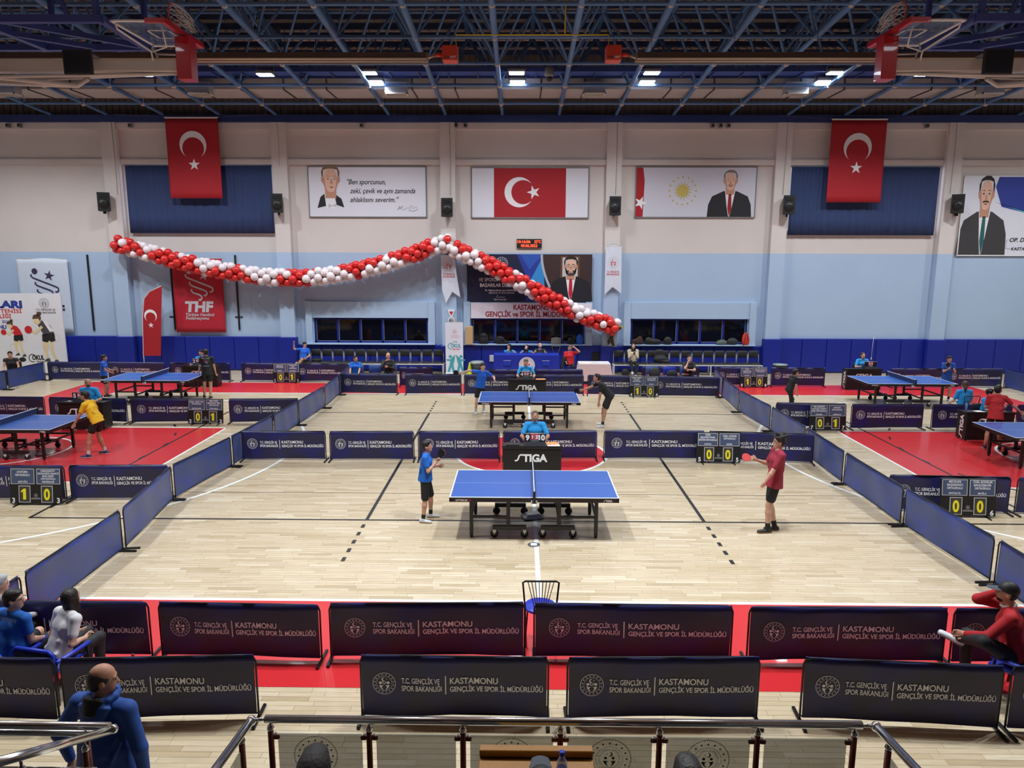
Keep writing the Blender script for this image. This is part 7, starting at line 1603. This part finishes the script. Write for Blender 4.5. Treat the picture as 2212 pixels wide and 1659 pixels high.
for i, x in enumerate(px_): rail_post(rl, x, 0, 0, zr-0.08, ((1,) if i == 0 else (-1,) if i == 6 else (-1, 1)))
for i in range(6):
    x0, x1 = px_[i]+0.045, px_[i+1]-0.045
    g_ = MB().box((x0, -0.004, 0.12), (x1, 0.004, zr-0.10)).build('glass_pane', M_GPANE, rl)
    if i % 2 == 0 or i == 3:
        P = Print(); cx, cz, r_ = (x0+x1)/2-(0.03 if i == 0 else 0), 0.735, 0.135
        if i == 3: cx += 0.0
        if i != 3 or True:
            n = 60
            for k in range(n): a = 2*math.pi*k/n; P.poly([(cx+(r_+q)*math.cos(a+w_), cz+(r_+q)*math.sin(a+w_)) for q, w_ in ((-0.004, 0), (0.004, 0.05), (0.004, 0.1), (-0.004, 0.05))], M_GPR, 1)
            for k in range(16): a = 2*math.pi*k/16; P.poly(star(cx+0.108*math.cos(a), cz+0.108*math.sin(a), 0.0105, a), M_GPR, 1)
            P.ring(cx, cz, 0.084, 0.086, M_GPR, 1); P.ring(cx, cz, 0.060, 0.0615, M_GPR, 1)
            for k, ch in enumerate('GENÇLİK VE SPOR BAKANLIĞI TÜRKİYE CUMHURİYETİ '):
                a = -2*math.pi*k/46-0.3
                if ch != ' ': P.text(ch, cx+0.073*math.cos(a), cz+0.073*math.sin(a), 0.012, M_GPR, 1, 'c', rot=a+math.pi/2)
            P.poly(crescent(cx+0.004, cz+0.033, 0.016, 0.013, 0.006, math.pi-0.25, 14), M_GPR, 1); P.poly(star(cx-0.016, cz+0.034, 0.006), M_GPR, 1)
            for q in (-1, 1):
                P.poly(circ(cx+q*0.024, cz+0.006, 0.0095, 12), M_GPR, 1); P.poly([(cx+q*a*0.085, cz+b_*0.085) for a, b_ in ((0.05, -0.12), (0.2, -0.18), (0.44, -0.13), (0.42, -0.28), (0.3, -0.45), (0.15, -0.6), (0.05, -0.66), (0.2, -0.42), (0.2, -0.28))], M_GPR, 1)
        P.build('pane_print', g_, base=0.005)
r2 = thing('railing', 'chrome railing with brown posts at the lower left, cut by the edge', 'railing', (-3.0, -12.6, 0.75))
MB().tube((-2.6, 0.02, 0.918), (0.14, 0.02, 0.908), 0.0255, n=16).build('handrail', M_CHROME, r2); MB().tube((-2.6, 0.03, 0.86), (0.08, 0.03, 0.85), 0.02, n=12).build('lower_rail', M_CHROME, r2)
MB().tube((0.16, -0.02, 0.905), (0.13, -1.1, 1.46), 0.0255, n=16).build('stair_handrail', M_CHROME, r2); MB().lathe([(0.001, -0.03), (0.022, -0.02), (0.03, 0), (0.022, 0.02), (0.001, 0.03)], 14, (0.175, 0.0, 0.905)).build('end_ball', M_CHROME, r2)
rail_post(r2, 0.05, -0.1, 0, 0.82, ()); rail_post(r2, -0.02, 0.03, 0, 0.80, ()); rail_post(r2, 0.06, -0.65, 0, 1.10, ()); MB().box((0.046, -0.6, 0.1), (0.054, -0.14, 0.72)).build('glass_pane', M_GPANE, r2); MB().tube((-0.6, -0.12, 0.72), (0.12, -0.12, 0.72), 0.006, n=6).build('thin_bar', M_CHROME, r2)
# wooden desk behind the rail
M_DESKW = mat('desk_wood', (150, 104, 40), 0.4, var=0.15, scale=10); M_GAPSHADE = mat('desk_gap_shade', (44, 30, 18), 0.6)
t = thing('wooden_desk', 'yellow brown wooden desk behind the railing at the bottom', 'desk', (-0.17, -12.98, 0.75))
MB().rbox((-0.33, -0.20, 0.93), (0.335, 0.085, 0.955), 0.004).build('desktop', M_DESKW, t); MB().rbox((-0.33, 0.085, 0.955), (0.335, 0.14, 1.0), 0.004).build('back_ledge', M_DESKW, t); MB().box((-0.325, 0.075, 0.93), (0.33, 0.13, 0.958)).build('ledge_gap_shade', M_GAPSHADE, t)  # solid dark strip: the gap's shade is put into its colour
MB().rbox((-0.32, 0.10, 0), (0.325, 0.12, 0.955), 0.004).build('front_panel', M_DESKW, t)
for s in (-1, 1): MB().rbox((s*0.31-0.012, -0.19, 0), (s*0.31+0.012, 0.10, 0.93), 0.004).build('side_panel', M_DESKW, t)
t = thing('water_bottle', 'clear water bottle with a blue cap on the wooden desk', 'bottle', (-0.03, -13.1, 1.705))
MB().lathe([(0.001, 0), (0.03, 0), (0.031, 0.02), (0.028, 0.06), (0.031, 0.10), (0.03, 0.13), (0.013, 0.165), (0.013, 0.18), (0.001, 0.18)], 18).build('body', mat('bottle_clear', (190, 196, 214), 0.08, var=0, alpha=0.55), t)
MB().lathe([(0.0315, 0.04), (0.0325, 0.045), (0.0325, 0.09), (0.0315, 0.095)], 18).build('label_band', mat('bottle_label', (40, 50, 120), 0.5), t); MB().lathe([(0.001, 0.175), (0.016, 0.175), (0.016, 0.195), (0.001, 0.197)], 16).build('cap', mat('bottle_cap_blue', (34, 60, 190), 0.4), t)
ST = 'spectators below the camera'
kS = dict(sit=True, group=ST, Rf=(0.13, 0.36), Lf=(-0.13, 0.36), shorts=M_TRK, leg=1.9, shoes=M_SHOEK, cell=0.012, Rh=(0.14, 0.34, 0.62), Lh=(-0.14, 0.34, 0.62))
person('spectator with cropped black hair at the bottom left of the desk', (-1.33, -13.42, 0.75), FA, 1.80, pelvis=(0, 0, 0.535), lean=6, head=(0, -6), hairm=mat('hair_cropped', (34, 30, 30), 0.7, var=0.4, scale=50, bump=0.5, bscale=60), headk=1.08, shirt=cloth('shirt_dark', (30, 32, 36)), sk=1, **kS)
o = person('spectator in a black cap with white stripes behind the wooden desk', (-0.155, -13.5, 0.75), FA, 1.72, pelvis=(0, 0, 0.535), lean=8, head=(0, -8), hair='cap', shirt=cloth('shirt_dark', (30, 32, 36)), sk=1, **kS)
Hc, HR, hk = o['head']; cap_s = MB()
for b2 in (0.35, 0.52, 0.69): cap_s.path([Hc+HR @ ((V3((0, -0.014, 0.038))+V3((0.0905*math.sin(a), -0.1085*math.cos(a)*math.sin(b2), 0.1005*math.cos(a)*math.cos(b2))))*hk) for a in np.linspace(-0.75, 0.75, 11)], 0.0045, 5)
cap_s.build('cap_stripes', M_PRW, o['t'])
person('spectator with black hair at the bottom right of the desk', (0.605, -13.42, 0.75), FA, 1.78, pelvis=(0, 0, 0.525), lean=6, head=(4, -6), shirt=cloth('shirt_dark', (30, 32, 36)), sk=1, **kS)
# man in the blue jacket on the court floor behind the railing
JK = cloth('jacket_blue', (30, 74, 152))
o = person('balding man in a blue hooded jacket standing behind the lower left railing', (-3.28, -11.98, 0), R(-12), 1.80, pelvis=(0, 0, 0.93), lean=2, Rh=(0.30, 0.02, 0.86), Lh=(-0.34, 0.02, 0.90), relb=(1, -0.5, 0), lelb=(-1, -0.6, 0.1), head=(-52, 8), hair='bald', hairm=M_HAIRSH, shirt=JK, sleeve=2, hem=0.2, shorts=M_TRK, leg=1.95, shoes=M_SHOEK, cell=0.009, sk=1, fat=1.25, group='people beside the front barriers')
Pv, ux, uy, uz, k, Nk, Cs = o['fr']
hd = Blob().ec(Nk-uy*0.075*k-uz*0.02*k, Nk-uy*0.10*k-uz*0.10*k, 0.13*k, 0.09*k, 0.05*k, 0.035*k, ux, 0.03)
ring = [Nk+uz*(0.03+0.015*math.sin(a))*k+(ux*math.cos(a)*0.10+uy*math.sin(a)*0.085)*k for a in np.linspace(0, 2*math.pi, 13)]
for a, b_ in zip(ring[:-1], ring[1:]): hd.cone(a, b_, 0.024*k, 0.024*k, 0.02)
link('hood', mesh_np('hood', [hd.mesh(0.009)], JK), o['t'])
hi_ = Blob().ec(Nk-uy*0.085*k+uz*0.035*k, Nk-uy*0.125*k-uz*0.05*k, 0.085*k, 0.05*k, 0.03*k, 0.02*k, ux, 0.02)
link('hood_lining', mesh_np('hood_lining', [hi_.mesh(0.008)], mat('lining_black', (22, 26, 26), 0.7, bump=0.4, bscale=40)), o['t'])
# ================================================================== SMALL THINGS
def lump(name, label, cat, loc, ells, m, group=None, cell=0.014, straps=None):
    b = Blob()
    for c, r in ells: b.ell(c, r, None, 0.05)
    t = thing(name, label, cat, loc, 0, group); link('body', mesh_np('body', [b.mesh(cell, [((0, 0, 0.0), (0, 0, -1))])], m), t)
    if straps:
        for s in straps: MB().path(s, 0.012, 5).build('strap', M_BLACK, t)
    return t
BG = 'bags on the window ledges'; M_BAGK = mat('bag_black', (24, 24, 28), 0.6, bump=0.4, bscale=14)
lump('bag', 'round black bag at the left end of the middle window ledge', 'bag', (-1.75, 12.42, 1.13), [((0, 0, 0.2), (0.2, 0.1, 0.25)), ((0, -0.02, 0.1), (0.18, 0.09, 0.16))], M_BAGK, BG, straps=[[(-0.1, -0.1, 0.3), (-0.05, -0.14, 0.42), (0.05, -0.14, 0.42), (0.1, -0.1, 0.3)]])
lump('backpack', 'black backpack lying on the middle window ledge', 'backpack', (-1.1, 12.40, 1.13), [((0, 0, 0.14), (0.22, 0.1, 0.18)), ((0.2, 0, 0.06), (0.16, 0.08, 0.08))], M_BAGK, BG, straps=[[(-0.15, -0.08, 0.25), (0, -0.12, 0.3), (0.2, -0.08, 0.1)]])
lump('backpack', 'bright blue backpack at the right end of the middle window ledge', 'backpack', (2.1, 12.42, 1.13), [((0, 0, 0.18), (0.15, 0.09, 0.24)), ((0, -0.06, 0.12), (0.11, 0.05, 0.12))], mat('bag_blue', (20, 84, 190), 0.5), BG, straps=[[(-0.05, 0, 0.4), (0, 0, 0.46), (0.05, 0, 0.4)]])
lump('bag', 'dark bag beside the blue backpack on the middle window ledge', 'bag', (1.75, 12.42, 1.13), [((0, 0, 0.1), (0.16, 0.09, 0.2))], M_BAGK, BG)
lump('coat', 'dark brown coat heaped at the left end of the right window ledge', 'coat', (4.4, 12.42, 1.13), [((0, 0, 0.1), (0.25, 0.1, 0.14)), ((0.1, 0, 0.2), (0.12, 0.08, 0.14))], mat('coat_brown', (58, 36, 30), 0.8, bump=0.5, bscale=12), BG)
lump('coat', 'black coat heaped on the right window ledge', 'coat', (5.05, 12.40, 1.13), [((0, 0, 0.1), (0.32, 0.1, 0.14)), ((-0.2, 0, 0.16), (0.14, 0.08, 0.14))], M_BAGK, BG)
lump('bag', 'round black bag right of the coats on the right ledge', 'bag', (5.62, 12.42, 1.13), [((0, 0, 0.12), (0.18, 0.1, 0.2))], M_BAGK, BG)
lump('bag', 'grey green bag on the right window ledge', 'bag', (7.8, 12.42, 1.13), [((0, 0, 0.08), (0.2, 0.1, 0.13)), ((-0.12, 0, 0.06), (0.12, 0.1, 0.09))], mat('bag_green', (86, 98, 92), 0.7), BG)
lump('bag', 'dark checked bag beside the red backpack', 'bag', (8.2, 12.42, 1.13), [((0, 0, 0.12), (0.22, 0.1, 0.16))], mat('bag_dark', (44, 46, 50), 0.7, var=0.5, scale=40), BG)
lump('backpack', 'red and black backpack at the right end of the right ledge', 'backpack', (8.72, 12.40, 1.13), [((0, 0, 0.22), (0.15, 0.1, 0.28)), ((0, -0.06, 0.14), (0.12, 0.06, 0.14))], mat('bag_red', (206, 56, 40), 0.5), BG, straps=[[(-0.06, -0.1, 0.1), (-0.05, -0.13, 0.3), (-0.03, -0.06, 0.48)], [(0.06, -0.1, 0.1), (0.05, -0.13, 0.3), (0.03, -0.06, 0.48)], [(-0.12, -0.08, 0.04), (-0.13, -0.2, 0.0), (-0.13, -0.21, -0.25)]])
lump('jacket', 'black jacket hanging over chairs of the right wall row', 'jacket', (5.22, 11.95, 0.5), [((0, 0, 0.3), (0.26, 0.07, 0.2)), ((0.05, -0.1, 0.1), (0.3, 0.12, 0.16)), ((0.2, -0.14, 0.02), (0.2, 0.1, 0.06))], M_BAGK)
lump('bag', 'black sports bag beside the boy on the left chair row', 'bag', (-8.32, 11.7, 0.49), [((0, 0, 0.06), (0.22, 0.12, 0.09))], M_BAGK, straps=[[(-0.15, -0.05, 0.1), (0, -0.1, 0.17), (0.15, -0.05, 0.1)]])
lump('bag', 'dark bag on the pale blue shell chair', 'bag', (4.38, 8.34, 0.455), [((0, 0, 0.16), (0.2, 0.1, 0.2)), ((0.02, -0.05, 0.1), (0.15, 0.08, 0.12))], M_BAGK)
lump('jacket', 'dark jacket lying on the royal blue shell chair', 'jacket', (4.98, 8.30, 0.455), [((0, 0, 0.12), (0.2, 0.1, 0.17))], mat('jacket_dark', (34, 38, 48), 0.8))
lump('bag', 'black bag under the chair of the woman in beige', 'bag', (3.85, 11.6, 0.0), [((0, 0, 0.12), (0.16, 0.1, 0.16))], M_BAGK)
tag(MB().rbox((-0.22, -0.02, 0), (0.22, 0.02, 0.34), 0.01).build('flat_case', M_BAGK, None, (2.82, 12.36, 0.48), (0, 0, 0)), 'flat black case leaning on the blue pads near the white table', 'case')
t = thing('racket_on_lap', 'red paddle lying on the lap of the young man in black', 'paddle', (5.43, 8.02, 0.63), 0); t.name = 'paddle'
MB().lathe([(0.001, 0), (0.078, 0), (0.078, 0.012), (0.001, 0.012)], 20).build('blade', M_RUBR, t); MB().rbox((-0.17, -0.013, 0), (-0.07, 0.013, 0.014), 0.004).build('handle', M_PRW, t)
tag(MB().rbox((-0.035, -0.004, 0), (0.035, 0.004, 0.14), 0.003).build('phone', M_BLACK, None, (4.13, 11.36, 0.86), (R(40), 0, 0)), 'mobile phone of the woman in the beige sweater', 'phone')
tag(MB().rbox((-0.004, -0.035, 0), (0.004, 0.035, 0.14), 0.003).build('phone', M_BLACK, None, (1.82, 10.94, 1.19), (0, 0, 0)), 'mobile phone at the ear of the man in red', 'phone')
tag(MB().lathe([(0.001, -0.02), (0.014, -0.014), (0.02, 0), (0.014, 0.014), (0.001, 0.02)], 12).build('ball', M_PRW, None, (-1.62, 4.3, 1.53)), 'white ball in the air above the boy at the far middle table', 'ball')
for x, y0_, z0_, z1_, lab in ((-9.56, 12.15, 8.0, 9.7, 'second pillar'), (-15.9, 12.16, 6.9, 9.6, 'first pillar'), (-3.0, 12.15, 6.9, 9.7, 'third pillar'), (3.35, 12.15, 6.95, 9.7, 'fourth pillar'), (9.75, 12.15, 6.95, 9.7, 'fifth pillar'), (16.1, 12.15, 7.0, 9.7, 'sixth pillar')):
    tag(MB().path([(0, 0, 0), (0.02, 0.01, (z1_-z0_)*0.5), (0.0, 0, z1_-z0_)], 0.007, 5).build('speaker_cable', M_GREYP, None, (x, y0_, z0_)), 'thin speaker cable running up the %s from the left' % lab, 'cable', 'speaker cables')
for x, z0_, z1_, lab in ((-15.35, 0.5, 1.35, 'left'), (13.75, 0.55, 1.5, 'right')):
    tag(MB().path([(0, 0, 0.08), (0.01, 0, 0.5), (0.03, 0.0, z1_-z0_)], 0.006, 5).tube((0, 0, 0), (0, 0, 0.1), 0.016, n=8).build('pull_cord', M_WHITE, None, (x, 12.04 if x < 0 else 12.34, z0_)), 'white pull cord hanging before the blue pads on the %s' % lab, 'cord', 'pull cords')
